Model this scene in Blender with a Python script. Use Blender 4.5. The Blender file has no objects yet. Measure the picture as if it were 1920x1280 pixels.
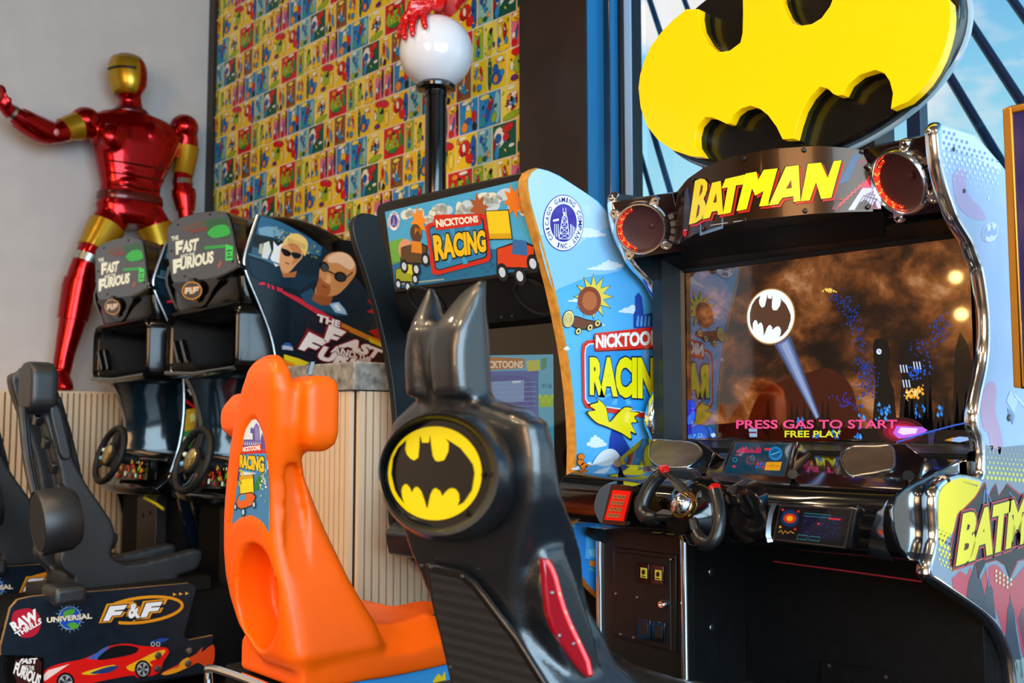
import bpy, bmesh, math, random
from mathutils import Vector, Matrix

scene = bpy.context.scene
COL = scene.collection

# ------------------------------------------------------------------ camera
FPX = 1867.0                      # focal length in pixels of a 1920 x 1280 frame
PITCH = math.atan(147 / FPX)
YAW = math.radians(46.45)
CAMH = 1.1
cam_data = bpy.data.cameras.new('camera')
cam = bpy.data.objects.new('camera', cam_data)
COL.objects.link(cam)
cam.location = (0, 0, CAMH)
cam.rotation_euler = (math.radians(90) + PITCH, 0, YAW)
cam_data.sensor_width = 36
cam_data.lens = FPX / 1920 * 36
cam_data.clip_start = 0.05
cam_data.dof.use_dof = True
cam_data.dof.focus_distance = 2.75
cam_data.dof.aperture_fstop = 3.5
scene.camera = cam

# ------------------------------------------------------------------ view
vs = scene.view_settings
vs.view_transform = 'Standard'
vs.look = 'None'
vs.gamma = 1
vs.use_curve_mapping = False
vs.exposure = 0.0

# ------------------------------------------------------------------ sky
def lin(h):
    h = h.lstrip('#')
    o = []
    for i in (0, 2, 4):
        c = int(h[i:i + 2], 16) / 255
        o.append(c / 12.92 if c <= .04045 else ((c + .055) / 1.055) ** 2.4)
    return tuple(o) + (1,)

world = bpy.data.worlds.new('world')
scene.world = world
world.use_nodes = True
wn, wl = world.node_tree.nodes, world.node_tree.links
wn.clear()
w_out = wn.new('ShaderNodeOutputWorld')
w_bg = wn.new('ShaderNodeBackground')
w_tc = wn.new('ShaderNodeTexCoord')
w_sep = wn.new('ShaderNodeSeparateXYZ')
w_grad = wn.new('ShaderNodeValToRGB')
w_grad.color_ramp.elements[0].position = 0.0
w_grad.color_ramp.elements[0].color = lin('#e2fbff')
w_grad.color_ramp.elements[1].position = 0.50
w_grad.color_ramp.elements[1].color = lin('#25a4f2')
e = w_grad.color_ramp.elements.new(0.24)
e.color = lin('#a6e9ff')
w_noise = wn.new('ShaderNodeTexNoise')
w_noise.inputs['Scale'].default_value = 4.2
w_noise.inputs['Detail'].default_value = 9
w_noise.inputs['Roughness'].default_value = 0.55
w_map = wn.new('ShaderNodeMapping')
w_map.inputs['Scale'].default_value = (1, 1, 2.0)
w_map.inputs['Location'].default_value = (0.35, 0.2, 0.1)
w_cl = wn.new('ShaderNodeValToRGB')
w_cl.color_ramp.elements[0].position = 0.60
w_cl.color_ramp.elements[1].position = 0.70
w_mix = wn.new('ShaderNodeMix')
w_mix.data_type = 'RGBA'
w_mix.inputs['B'].default_value = (1.0, 1.0, 1.0, 1)
wl.new(w_tc.outputs['Generated'], w_sep.inputs[0])
wl.new(w_sep.outputs['Z'], w_grad.inputs[0])
wl.new(w_tc.outputs['Generated'], w_map.inputs[0])
wl.new(w_map.outputs[0], w_noise.inputs[0])
w_dist = wn.new('ShaderNodeVectorMath')           # one bigger cloud low in the sky beyond the window
w_dist.operation = 'DISTANCE'
w_dist.inputs[1].default_value = (-0.570, 0.735, 0.368)
w_rng = wn.new('ShaderNodeMapRange')
w_rng.inputs['From Min'].default_value = 0.0
w_rng.inputs['From Max'].default_value = 0.085
w_rng.inputs['To Min'].default_value = 0.24
w_rng.inputs['To Max'].default_value = 0.0
w_add = wn.new('ShaderNodeMath')
wl.new(w_tc.outputs['Generated'], w_dist.inputs[0])
wl.new(w_dist.outputs['Value'], w_rng.inputs['Value'])
wl.new(w_noise.outputs['Fac'], w_add.inputs[0])
wl.new(w_rng.outputs['Result'], w_add.inputs[1])
wl.new(w_add.outputs[0], w_cl.inputs[0])
wl.new(w_cl.outputs[0], w_mix.inputs['Factor'])
wl.new(w_grad.outputs[0], w_mix.inputs['A'])
wl.new(w_mix.outputs['Result'], w_bg.inputs[0])
w_bg.inputs[1].default_value = 1.0
wl.new(w_bg.outputs[0], w_out.inputs[0])

# ------------------------------------------------------------------ large lights
def area(name, loc, target, sx, sy, power, color):
    d = bpy.data.lights.new(name, 'AREA')
    d.shape = 'RECTANGLE'
    d.size, d.size_y = sx, sy
    d.energy = power
    d.color = color[:3]
    o = bpy.data.objects.new(name, d)
    COL.objects.link(o)
    o.location = loc
    o.rotation_euler = (Vector(target) - Vector(loc)).to_track_quat('-Z', 'Y').to_euler()
    return o

area('daylight_from_side_glazing', (3.5, -0.6, 2.2), (-3.5, 1.4, 1.2), 5.6, 3.6, 580, (0.58, 0.81, 1.0))
area('warm_front_fill', (-0.6, -4.3, 2.5), (-3.4, 2.6, 1.3), 3.4, 2.6, 300, (1.0, 0.60, 0.29))  # unseen warm fill light added in front of the closed front wall
CEILING_LAMPS = [(-5.0, -0.4), (-3.6, -1.3), (-2.2, -0.6), (-0.9, -1.6), (-3.0, 0.9), (0.6, -0.5)]

# ------------------------------------------------------------------ pixel <-> place
FWD = Vector((-math.sin(YAW) * math.cos(PITCH), math.cos(YAW) * math.cos(PITCH), math.sin(PITCH)))
RGT = Vector((math.cos(YAW), math.sin(YAW), 0))
UPV = RGT.cross(FWD)
EYE = Vector((0, 0, CAMH))

def ray(x, y):
    return FWD + RGT * ((x - 960) / FPX) + UPV * ((640 - y) / FPX)

def P(x, y, X=None, Y=None, Z=None):
    """the point of the plane X, Y or Z = const that photo pixel (x, y) shows"""
    d = ray(x, y)
    t = X / d.x if X is not None else Y / d.y if Y is not None else (Z - CAMH) / d.z
    return EYE + d * t

class Plane:
    """a real plane with a normal towards the viewer; pt() gives the point a photo pixel shows on it"""
    def __init__(s, p0, n):
        s.p0 = Vector(p0)
        s.n = Vector(n).normalized()
        if s.n.dot(s.p0 - EYE) > 0:
            s.n = -s.n
    def pt(s, x, y, lift=0.0):
        d = ray(x, y)
        return EYE + d * ((s.p0 - EYE).dot(s.n) / d.dot(s.n)) + s.n * lift

def planeX(v): return Plane((v, 0, 0), (1, 0, 0))
def planeY(v): return Plane((0, v, 0), (0, 1, 0))
def plane3(a, b, c):
    a, b, c = Vector(a), Vector(b), Vector(c)
    return Plane(a, (b - a).cross(c - a))

# ------------------------------------------------------------------ materials
MATS = {}
def mat(name, color, rough=0.5, metal=0.0, coat=0.0, vary=0.0, scale=30.0, emit=0.0, ecol=None,
        spec=0.5, bump=0.0, bscale=200.0, trans=0.0, ior=1.45, alpha=1.0):
    if name in MATS:
        return MATS[name]
    m = bpy.data.materials.new(name)
    m.use_nodes = True
    nt = m.node_tree
    b = nt.nodes['Principled BSDF']
    c = lin(color) if isinstance(color, str) else tuple(color) + (1,)
    b.inputs['Base Color'].default_value = c
    b.inputs['Roughness'].default_value = rough
    b.inputs['Metallic'].default_value = metal
    b.inputs['Coat Weight'].default_value = coat
    b.inputs['Coat Roughness'].default_value = 0.06
    b.inputs['Specular IOR Level'].default_value = spec
    b.inputs['Transmission Weight'].default_value = trans
    b.inputs['IOR'].default_value = ior
    b.inputs['Alpha'].default_value = alpha
    if emit:
        b.inputs['Emission Color'].default_value = lin(ecol) if ecol else c
        b.inputs['Emission Strength'].default_value = emit
    if vary or bump:
        tc = nt.nodes.new('ShaderNodeTexCoord')
    if vary:
        n = nt.nodes.new('ShaderNodeTexNoise')
        n.inputs['Scale'].default_value = scale
        n.inputs['Detail'].default_value = 5
        nt.links.new(tc.outputs['Object'], n.inputs['Vector'])
        r = nt.nodes.new('ShaderNodeValToRGB')
        r.color_ramp.elements[0].position = 0.3
        r.color_ramp.elements[1].position = 0.7
        r.color_ramp.elements[0].color = tuple(x * (1 - vary) for x in c[:3]) + (1,)
        r.color_ramp.elements[1].color = tuple(min(1, x * (1 + vary)) for x in c[:3]) + (1,)
        nt.links.new(n.outputs['Fac'], r.inputs[0])
        nt.links.new(r.outputs[0], b.inputs['Base Color'])
    if bump:
        n2 = nt.nodes.new('ShaderNodeTexNoise')
        n2.inputs['Scale'].default_value = bscale
        n2.inputs['Detail'].default_value = 3
        nt.links.new(tc.outputs['Object'], n2.inputs['Vector'])
        bp = nt.nodes.new('ShaderNodeBump')
        bp.inputs['Strength'].default_value = bump
        bp.inputs['Distance'].default_value = 0.002
        nt.links.new(n2.outputs['Fac'], bp.inputs['Height'])
        nt.links.new(bp.outputs[0], b.inputs['Normal'])
    MATS[name] = m
    return m

def ink(color, rough=0.28):
    """printed colour on laminate"""
    return mat('print_' + color.strip('#') + ('' if rough == .28 else '_%d' % int(rough * 100)), color, rough, spec=0.4)

def glow(color, s=1.0):
    return mat('glow_%s_%d' % (color.strip('#'), int(s * 100)), '#000000', 0.15, emit=s, ecol=color, spec=0.6)

# ------------------------------------------------------------------ mesh builder
class MB:
    def __init__(s):
        s.v, s.f, s.mi, s.mats = [], [], [], []
    def m(s, mt):
        if mt not in s.mats:
            s.mats.append(mt)
        return s.mats.index(mt)
    def add(s, verts, faces, mt):
        o, k = len(s.v), s.m(mt)
        s.v += [Vector(p) for p in verts]
        for f in faces:
            s.f.append([i + o for i in f])
            s.mi.append(k)
        return s
    def poly(s, pts, mt):
        return s.add(pts, [list(range(len(pts)))], mt)
    def prism(s, pts, off, mt, side=None, backm=None):
        off = Vector(off)
        n = len(pts)
        s.poly(pts, mt)
        b = [Vector(p) + off for p in pts]
        s.poly(b[::-1], backm or side or mt)
        a = list(pts) + b
        s.add(a, [[i, i + n, (i + 1) % n + n, (i + 1) % n] for i in range(n)], side or mt)
        return s
    def box(s, lo, hi, mt):
        x0, y0, z0 = lo
        x1, y1, z1 = hi
        v = [(x0, y0, z0), (x1, y0, z0), (x1, y1, z0), (x0, y1, z0), (x0, y0, z1), (x1, y0, z1), (x1, y1, z1), (x0, y1, z1)]
        return s.add(v, [[0, 3, 2, 1], [4, 5, 6, 7], [0, 1, 5, 4], [1, 2, 6, 5], [2, 3, 7, 6], [3, 0, 4, 7]], mt)
    def obox(s, c, ax, ay, az, mt):
        """box of centre c and three half-axis vectors"""
        c, ax, ay, az = Vector(c), Vector(ax), Vector(ay), Vector(az)
        v = [c + ax * i + ay * j + az * k for k in (-1, 1) for i, j in ((-1, -1), (1, -1), (1, 1), (-1, 1))]
        return s.add(v, [[0, 3, 2, 1], [4, 5, 6, 7], [0, 1, 5, 4], [1, 2, 6, 5], [2, 3, 7, 6], [3, 0, 4, 7]], mt)
    def loft(s, rings, mt, caps=True, closed=False):
        n = len(rings[0])
        v = [p for r in rings for p in r]
        f = []
        R_ = len(rings)
        for k in range(R_ if closed else R_ - 1):
            a, b = k * n, ((k + 1) % R_) * n
            for i in range(n):
                j = (i + 1) % n
                f.append([a + i, a + j, b + j, b + i])
        if caps and not closed:
            f.append(list(range(n))[::-1])
            f.append([(R_ - 1) * n + i for i in range(n)])
        return s.add(v, f, mt)
    def tube(s, path, r, mt, n=10, closed=False, caps=True):
        path = [Vector(p) for p in path]
        rs = r if isinstance(r, (list, tuple)) else [r] * len(path)
        rings, prev = [], None
        N = len(path)
        for i, p in enumerate(path):
            if closed:
                t = path[(i + 1) % N] - path[i - 1]
            else:
                t = path[min(i + 1, N - 1)] - path[max(i - 1, 0)]
            t.normalize()
            if prev is None:
                a = t.cross(Vector((0, 0, 1)))
                if a.length < .05:
                    a = t.cross(Vector((1, 0, 0)))
            else:
                a = prev - t * prev.dot(t)
            a.normalize()
            prev = a
            b = t.cross(a)
            rings.append([p + a * (math.cos(2 * math.pi * k / n) * rs[i]) + b * (math.sin(2 * math.pi * k / n) * rs[i]) for k in range(n)])
        return s.loft(rings, mt, caps, closed)
    def lathe(s, prof, c, ax, mt, n=32, sx=1.0, sy=1.0, u=None, caps=True):
        """profile of (radius, height) turned about axis ax at c; sx, sy squash it"""
        c, ax = Vector(c), Vector(ax).normalized()
        u = Vector(u) if u else (Vector((0, 0, 1)).cross(ax) if abs(ax.z) < .9 else Vector((1, 0, 0)))
        u = (u - ax * u.dot(ax)).normalized()
        w = ax.cross(u)
        rings = [[c + ax * h + u * (r * sx * math.cos(2 * math.pi * k / n)) + w * (r * sy * math.sin(2 * math.pi * k / n)) for k in range(n)] for r, h in prof]
        return s.loft(rings, mt, caps)
    def ball(s, c, r, mt, n=24, m_=14, rx=None, ry=None, rz=None):
        c = Vector(c)
        rx, ry, rz = rx or r, ry or r, rz or r
        rings = []
        for i in range(1, m_):
            t = math.pi * i / m_
            rings.append([c + Vector((rx * math.sin(t) * math.cos(2 * math.pi * k / n), ry * math.sin(t) * math.sin(2 * math.pi * k / n), -rz * math.cos(t))) for k in range(n)])
        return s.loft(rings, mt)
    def build(s, name, parent=None, bevel=0.0, smooth=35, seg=2, remesh=0.0, soften=0, subsurf=0, fix=True):
        me = bpy.data.meshes.new(name)
        root = parent
        while root is not None and root.parent is not None:
            root = root.parent
        off = root.location.copy() if root is not None else Vector((0, 0, 0))
        me.from_pydata([tuple(p - off) for p in s.v], [], s.f)
        for mt in s.mats:
            me.materials.append(mt)
        for p, k in zip(me.polygons, s.mi):
            p.material_index = k
            p.use_smooth = True
        if fix:
            bm = bmesh.new()
            bm.from_mesh(me)
            bmesh.ops.remove_doubles(bm, verts=bm.verts, dist=1e-5)
            bmesh.ops.recalc_face_normals(bm, faces=bm.faces)
            bm.to_mesh(me)
            bm.free()
        me.update()
        if not remesh:
            me.set_sharp_from_angle(angle=math.radians(smooth))
        o = bpy.data.objects.new(name, me)
        COL.objects.link(o)
        if parent is not None:
            o.parent = parent
        if remesh:
            r = o.modifiers.new('remesh', 'REMESH')
            r.mode = 'VOXEL'
            r.voxel_size = remesh
            r.use_smooth_shade = True
            if soften:
                q = o.modifiers.new('soften', 'SMOOTH')
                q.iterations = soften
                q.factor = 0.5
        if bevel:
            b = o.modifiers.new('bevel', 'BEVEL')
            b.width = bevel
            b.segments = seg
            b.limit_method = 'ANGLE'
            b.angle_limit = math.radians(40)
            b.harden_normals = False
        if subsurf:
            q = o.modifiers.new('subsurf', 'SUBSURF')
            q.levels = q.render_levels = subsurf
        return o

def thing(name, label, cat, loc=(0, 0, 0), group=None):
    o = bpy.data.objects.new(name, None)
    COL.objects.link(o)
    o.location = loc
    o.empty_display_size = 0.1
    o['label'] = label
    o['category'] = cat
    if group:
        o['group'] = group
    return o

def tag(o, label=None, cat=None, group=None, kind=None):
    if label: o['label'] = label
    if cat: o['category'] = cat
    if group: o['group'] = group
    if kind: o['kind'] = kind
    return o

# ------------------------------------------------------------------ drawing helpers (photo pixels on real planes)
def ell(cx, cy, rx, ry, n=28, rot=0.0, a0=0.0, a1=360.0):
    o = []
    full = abs(a1 - a0 - 360) < 1e-6
    cr, sr = math.cos(math.radians(rot)), math.sin(math.radians(rot))
    for k in range(n if full else n + 1):
        t = math.radians(a0 + (a1 - a0) * k / n)
        x, y = rx * math.cos(t), ry * math.sin(t)
        o.append((cx + x * cr - y * sr, cy + x * sr + y * cr))
    return o

def smooth_path(pts, k=6, closed=False):
    """Catmull-Rom through 2D or 3D points"""
    pts = [Vector(p) for p in pts]
    n = len(pts)
    out = []
    for i in range(n if closed else n - 1):
        p0 = pts[(i - 1) % n] if closed or i > 0 else pts[i]
        p1, p2 = pts[i], pts[(i + 1) % n]
        p3 = pts[(i + 2) % n] if closed or i + 2 < n else p2
        for j in range(k):
            t = j / k
            out.append(.5 * ((2 * p1) + (p2 - p0) * t + (2 * p0 - 5 * p1 + 4 * p2 - p3) * t * t + (3 * p1 - p0 - 3 * p2 + p3) * t ** 3))
    if not closed:
        out.append(pts[-1])
    return [tuple(p) for p in out]

def draw(mb, pl, pts, mt, lift):
    """flat print of a pixel outline on plane pl"""
    mb.poly([pl.pt(p[0], p[1], lift) for p in pts], mt)

def stroke(mb, pl, pts, w, mt, lift, closed=False):
    """flat line of pixel width w"""
    pts = [Vector(p[:2]) for p in pts]
    n = len(pts)
    L, Rr = [], []
    for i in range(n):
        a = pts[(i - 1) % n] if closed or i > 0 else pts[i]
        b = pts[(i + 1) % n] if closed or i + 1 < n else pts[i]
        d = b - a
        d = d.normalized() if d.length > 1e-6 else Vector((1, 0))
        q = Vector((-d.y, d.x)) * (w / 2)
        L.append(pts[i] + q)
        Rr.append(pts[i] - q)
    for i in range(n if closed else n - 1):
        j = (i + 1) % n
        mb.poly([pl.pt(p.x, p.y, lift) for p in (L[i], L[j], Rr[j], Rr[i])], mt)

def homog(src, dst):
    """3x3 homography from four src points to four dst points"""
    A, B = [], []
    for (x, y), (u, v) in zip(src, dst):
        A.append([x, y, 1, 0, 0, 0, -u * x, -u * y]); B.append(u)
        A.append([0, 0, 0, x, y, 1, -v * x, -v * y]); B.append(v)
    n = 8
    M = [r + [b] for r, b in zip(A, B)]
    for i in range(n):
        p = max(range(i, n), key=lambda k: abs(M[k][i]))
        M[i], M[p] = M[p], M[i]
        q = M[i][i]
        M[i] = [x / q for x in M[i]]
        for k in range(n):
            if k != i and M[k][i]:
                f = M[k][i]
                M[k] = [x - f * y for x, y in zip(M[k], M[i])]
    h = [M[i][8] for i in range(n)]
    def f(x, y):
        w = h[6] * x + h[7] * y + 1
        return ((h[0] * x + h[1] * y + h[2]) / w, (h[3] * x + h[4] * y + h[5]) / w)
    return f

_TXT = {}
def text_shape(s, bold=0.0, space=1.0):
    k = (s, bold, space)
    if k in _TXT:
        return _TXT[k]
    cu = bpy.data.curves.new('lettering', 'FONT')
    cu.body = s
    cu.offset = bold
    cu.space_character = space
    cu.resolution_u = 3
    cu.fill_mode = 'FRONT'
    o = bpy.data.objects.new('lettering', cu)
    COL.objects.link(o)
    dg = bpy.context.evaluated_depsgraph_get()
    dg.update()
    me = o.evaluated_get(dg).to_mesh()
    v = [(p.co.x, p.co.y) for p in me.vertices]
    f = [list(p.vertices) for p in me.polygons]
    o.evaluated_get(dg).to_mesh_clear()
    bpy.data.objects.remove(o)
    bpy.data.curves.remove(cu)
    _TXT[k] = (v, f)
    return _TXT[k]

def text(mb, pl, s, quad, mt, lift, bold=0.02, outline=None, shear=0.0, space=1.0, shadow=None):
    """lettering filling the pixel quad (bottom-left, bottom-right, top-right, top-left) on plane pl
    outline: list of (extra boldness, material), widest first, drawn underneath"""
    v, f = text_shape(s, bold, space)
    xs, ys = [p[0] for p in v], [p[1] for p in v]
    box = [(min(xs), min(ys)), (max(xs), min(ys)), (max(xs), max(ys)), (min(xs), max(ys))]
    hm = homog(box, quad)
    lay = [(b, mm) for b, mm in (outline or [])] + [(0, mt)]
    for i, (b, mm) in enumerate(lay):
        vv, ff = text_shape(s, bold + b, space)
        mb.add([pl.pt(*hm(*p), lift + i * 0.0006) for p in vv], ff, mm)

def clip(poly, x0, x1, y0, y1):
    for ax, lim, sg in ((0, x0, 1), (0, x1, -1), (1, y0, 1), (1, y1, -1)):
        out = []
        for i in range(len(poly)):
            a, b = poly[i], poly[(i + 1) % len(poly)]
            ia, ib = (a[ax] - lim) * sg >= 0, (b[ax] - lim) * sg >= 0
            if ia:
                out.append(a)
            if ia != ib:
                t = (lim - a[ax]) / (b[ax] - a[ax])
                out.append((a[0] + (b[0] - a[0]) * t, a[1] + (b[1] - a[1]) * t))
        poly = out
        if not poly:
            return []
    return poly

def sring(cx, cy, z, hx, hy, n=24, p=3.0, rot=0.0):
    """superellipse ring in a horizontal plane"""
    o = []
    for k in range(n):
        t = 2 * math.pi * k / n
        c, s_ = math.cos(t), math.sin(t)
        x = hx * math.copysign(abs(c) ** (2 / p), c)
        y = hy * math.copysign(abs(s_) ** (2 / p), s_)
        o.append(Vector((cx + x * math.cos(rot) - y * math.sin(rot), cy + x * math.sin(rot) + y * math.cos(rot), z)))
    return o

# shared materials
M_BLACK_GLOSS = mat('black_gloss_plastic', '#0a0a0c', 0.12, coat=0.6, spec=0.6)
M_BLACK_SATIN = mat('black_satin_plastic', '#131416', 0.30, spec=1.0, coat=.3, bump=0.25, bscale=420)
M_BLACK_MATTE = mat('black_matte_board', '#0b0b0c', 0.6, vary=0.3, scale=40, spec=.2)
M_BLACK_HOOD = mat('black_gloss_hood', '#070708', 0.16, spec=.35, coat=.12)
M_BLACK_METAL = mat('black_painted_metal', '#16130f', 0.38, vary=0.2, scale=25)
M_CHROME = mat('chrome', '#f4f4f8', 0.13, metal=1.0)
M_STEEL = mat('brushed_steel', '#a8a9ac', 0.28, metal=1.0, vary=0.15, scale=90)
M_RUBBER = mat('black_rubber', '#0d0d0e', 0.6)
# ================================================================== THE SETTING
WALL_Y = 3.1           # comic wall and window wall
LEFT_X = -6.25         # grey side wall
CEIL = 4.3
M_WALL = mat('grey_wall_paint', '#c2bbb7', 0.6, vary=0.04, scale=6, bump=0.15, bscale=160)
M_DARK = mat('dark_brown_painted_steel', '#2b1f18', 0.42, vary=0.12, scale=8)
M_FRAME = mat('window_frame_dark_anodised', '#1b2430', 0.25, metal=0.0, coat=0.3, spec=0.7)
M_OAK = mat('pale_oak_slats', '#dcbf9f', 0.5, vary=0.05, scale=3)
M_FELT = mat('black_felt_backing', '#0c1112', 0.8)
M_STONE = mat('rough_stone_cap', '#8b877f', 0.75, vary=0.6, scale=22, bump=1.0, bscale=70)

def struct(o):
    o['kind'] = 'structure'
    return o

mb = MB()
M_FLOOR = mat('dark_wood_floor', '#2a1c15', 0.35, vary=0.4, scale=5)
mb.box((-6.45, -4.6, -0.1), (3.6, 3.4, 0), M_FLOOR)
struct(mb.build('floor'))
mb = MB()
mb.box((-6.45, -4.6, CEIL), (3.6, 3.4, CEIL + .1), mat('dark_ceiling', '#4a4038', 0.7, vary=.1, scale=3))
struct(mb.build('ceiling'))
mb = MB()
mb.box((-6.45, -4.6, 0), (LEFT_X, WALL_Y + .3, CEIL), M_WALL)
struct(mb.build('wall_left'))
mb = MB()
mb.box((-6.25, -4.7, 0), (3.6, -4.55, CEIL), mat('warm_plaster_wall', '#8a7460', 0.7, vary=.1, scale=3))
struct(mb.build('wall_front'))

# slatted ledge along the grey wall
def slats(mb, a, b, z0, z1, n_out, pitch=0.0335, wid=0.0240, th=0.020):
    """upright oak slats on felt from plan point a to plan point b"""
    a, b, n_out = Vector(a), Vector(b), Vector(n_out).normalized()
    d = (b - a)
    L = d.length
    d.normalize()
    k = int(L / pitch)
    for i in range(k + 1):
        s = i * pitch + wid / 2
        if s + wid / 2 > L + .001:
            break
        c = a + d * s + n_out * (th / 2) + Vector((0, 0, (z0 + z1) / 2))
        mb.obox(c, d * (wid / 2), n_out * (th / 2), Vector((0, 0, (z1 - z0) / 2)), M_OAK)

LEDGE_Z = 1.265
mb = MB()
mb.box((LEFT_X, -4.5, 0), (-5.920, WALL_Y, LEDGE_Z - .012), M_FELT)
mb.box((LEFT_X, -4.5, LEDGE_Z - .012), (-5.9, WALL_Y, LEDGE_Z), M_OAK)
slats(mb, (-5.920, -4.4, 0), (-5.920, WALL_Y - .02, 0), .02, LEDGE_Z - .012, (1, 0, 0))
tr = struct(mb.build('trim_1'))
tr['label'] = 'pale wooden slat wainscot with a ledge along the grey wall'

# side glazing that lets the daylight in (right of the viewer)
f = MB()
for y in (-4.5, -2.9, -1.3, .3, 1.9, 3.3):
    f.box((3.55, y - .04, 0), (3.62, y + .04, CEIL), M_FRAME)
f.box((3.55, -4.55, 0), (3.62, 3.4, .12), M_FRAME)
f.box((3.55, -4.55, CEIL - .12), (3.62, 3.4, CEIL), M_FRAME)
struct(f.build('window_2'))['label'] = 'tall side glazing with slim dark uprights'

# comic wall --------------------------------------------------------
CW0, CW1 = -6.17, -3.185
mb = MB()
M_GUT = mat('wallpaper_gutter_cream', '#f1dcb8', 0.45)
mb.box((LEFT_X, WALL_Y, 0), (-3.15, WALL_Y + .25, CEIL), M_DARK)
mb.box((CW0, WALL_Y - .004, 0.9), (CW1, WALL_Y + .01, CEIL), M_GUT)
C = dict(Y='#f6c915', y='#f9dc52', R='#d8151b', B='#1a5cae', b='#2a8cc8', G='#2b8a3c', g='#9bb81f', O='#f08c1e', N='#8f5a1c',
         P='#ee6f8d', T='#8fc4c2', t='#2a9fa5', K='#181416', W='#f4ecd8', V='#6a2a78', r='#a8161c', D='#135a3e')
def ink2(k):
    return mat('wallpaper_ink_' + {'Y': 'yellow', 'y': 'light_yellow', 'R': 'red', 'B': 'blue', 'b': 'sky_blue', 'G': 'green', 'g': 'lime',
               'O': 'orange', 'N': 'brown', 'P': 'pink', 'T': 'pale_teal', 't': 'teal', 'K': 'black', 'W': 'white', 'V': 'violet',
               'r': 'dark_red', 'D': 'dark_green'}[k], C[k], 0.42, spec=.35)
# each comic panel: background, then blobs (colour, cx, cy, rx, ry, turn) in a unit square
PAN = {
 'a': ('Y', [('B', .86, .45, .16, .5, 0), ('R', .42, .6, .34, .27, 20), ('R', .66, .28, .22, .2, -30), ('W', .40, .62, .09, .16, 10), ('K', .30, .45, .03, .12, 10), ('W', .22, .36, .07, .05, 0), ('O', .12, .85, .1, .07, 0)]),
 'b': ('T', [('b', .45, .55, .12, .32, 28), ('B', .28, .72, .14, .12, 0), ('b', .62, .72, .08, .28, -25), ('g', .2, .14, .2, .12, 0), ('O', .8, .22, .12, .1, 0), ('D', .55, .12, .18, .09, 0)]),
 'c': ('D', [('W', .28, .62, .28, .36, 0), ('B', .24, .6, .16, .16, 0), ('R', .66, .84, .28, .13, 15), ('R', .58, .58, .15, .15, 0), ('b', .2, .2, .12, .25, -10), ('W', .82, .3, .14, .06, 5), ('r', .1, .4, .07, .16, 0)]),
 'd': ('Y', [('O', .5, .5, .12, .3, 15), ('R', .36, .62, .13, .24, 0), ('b', .74, .4, .14, .3, 15), ('W', .55, .75, .14, .1, 0), ('K', .45, .14, .2, .12, 0), ('W', .3, .25, .07, .18, 0), ('D', .12, .2, .08, .18, 0)]),
 'e': ('R', [('g', .45, .35, .36, .28, 0), ('G', .84, .55, .1, .38, 10), ('g', .52, .66, .12, .14, 0), ('g', .18, .5, .1, .26, -15), ('K', .5, .75, .1, .05, 0), ('G', .45, .2, .26, .08, 0), ('O', .3, .84, .15, .1, 0)]),
 'f': ('g', [('B', .5, .3, .2, .24, 0), ('R', .48, .6, .2, .14, 20), ('b', .36, .2, .1, .16, 0), ('Y', .5, .86, .4, .1, 0), ('r', .56, .48, .08, .1, 0)]),
 'g': ('y', [('g', .52, .5, .3, .34, 0), ('K', .6, .74, .18, .1, 10), ('Y', .4, .14, .3, .12, 0), ('V', .86, .3, .12, .1, 0), ('D', .42, .5, .06, .03, 0)]),
 'h': ('Y', [('B', .2, .3, .16, .2, 12), ('r', .62, .55, .16, .32, 0), ('W', .3, .6, .1, .22, 0), ('Y', .5, .1, .48, .1, 0), ('b', .74, .28, .14, .14, 0), ('O', .52, .7, .1, .08, 0)]),
 'i': ('N', [('b', .46, .36, .18, .2, 20), ('W', .56, .62, .05, .26, -28), ('R', .66, .7, .05, .24, -28), ('b', .6, .24, .16, .09, 0), ('y', .5, .88, .3, .08, 0), ('W', .3, .4, .1, .05, -20), ('r', .2, .2, .12, .12, 0)]),
 'j': ('Y', [('Y', .5, .52, .26, .3, 30), ('b', .3, .66, .1, .22, -30), ('R', .62, .72, .14, .12, 0), ('b', .5, .2, .2, .12, 0), ('P', .64, .48, .1, .12, 0), ('N', .18, .24, .1, .14, 0)]),
 'k': ('Y', [('D', .1, .5, .12, .5, 0), ('B', .5, .34, .36, .26, 0), ('B', .42, .6, .18, .16, 0), ('O', .44, .3, .14, .14, 0), ('W', .66, .84, .22, .09, 5), ('b', .78, .42, .14, .12, 0)]),
 'l': ('P', [('Y', .4, .86, .4, .14, 0), ('K', .87, .5, .13, .5, 0), ('W', .3, .34, .24, .12, 0), ('B', .5, .4, .1, .3, -25), ('R', .3, .12, .3, .12, 0)]),
 'm': ('b', [('Y', .5, .55, .2, .34, 0), ('W', .48, .76, .14, .12, 0), ('R', .8, .45, .16, .2, 0), ('B', .5, .36, .18, .12, 0), ('O', .3, .18, .2, .18, 0), ('K', .84, .14, .14, .14, 0), ('y', .5, .95, .3, .06, 0)]),
 'n': ('b', [('t', .18, .2, .2, .2, 0), ('r', .5, .55, .12, .32, -28), ('B', .4, .34, .1, .24, -10), ('T', .86, .5, .14, .5, 0), ('y', .3, .9, .26, .09, 0), ('g', .72, .22, .12, .2, -20), ('R', .58, .74, .1, .1, 0)]),
 'o': ('y', [('r', .5, .52, .32, .3, 30), ('b', .52, .5, .2, .18, 0), ('O', .36, .66, .1, .1, 0), ('W', .62, .7, .18, .12, 0), ('K', .5, .58, .07, .1, 0), ('g', .5, .12, .44, .1, 8), ('W', .4, .36, .12, .08, 0)]),
 'p': ('Y', [('R', .55, .84, .4, .14, -12), ('g', .45, .5, .24, .32, 0), ('K', .58, .6, .08, .1, 0), ('y', .82, .34, .12, .3, 0), ('V', .3, .14, .18, .1, 0), ('W', .2, .5, .08, .16, 0)]),
}
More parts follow.
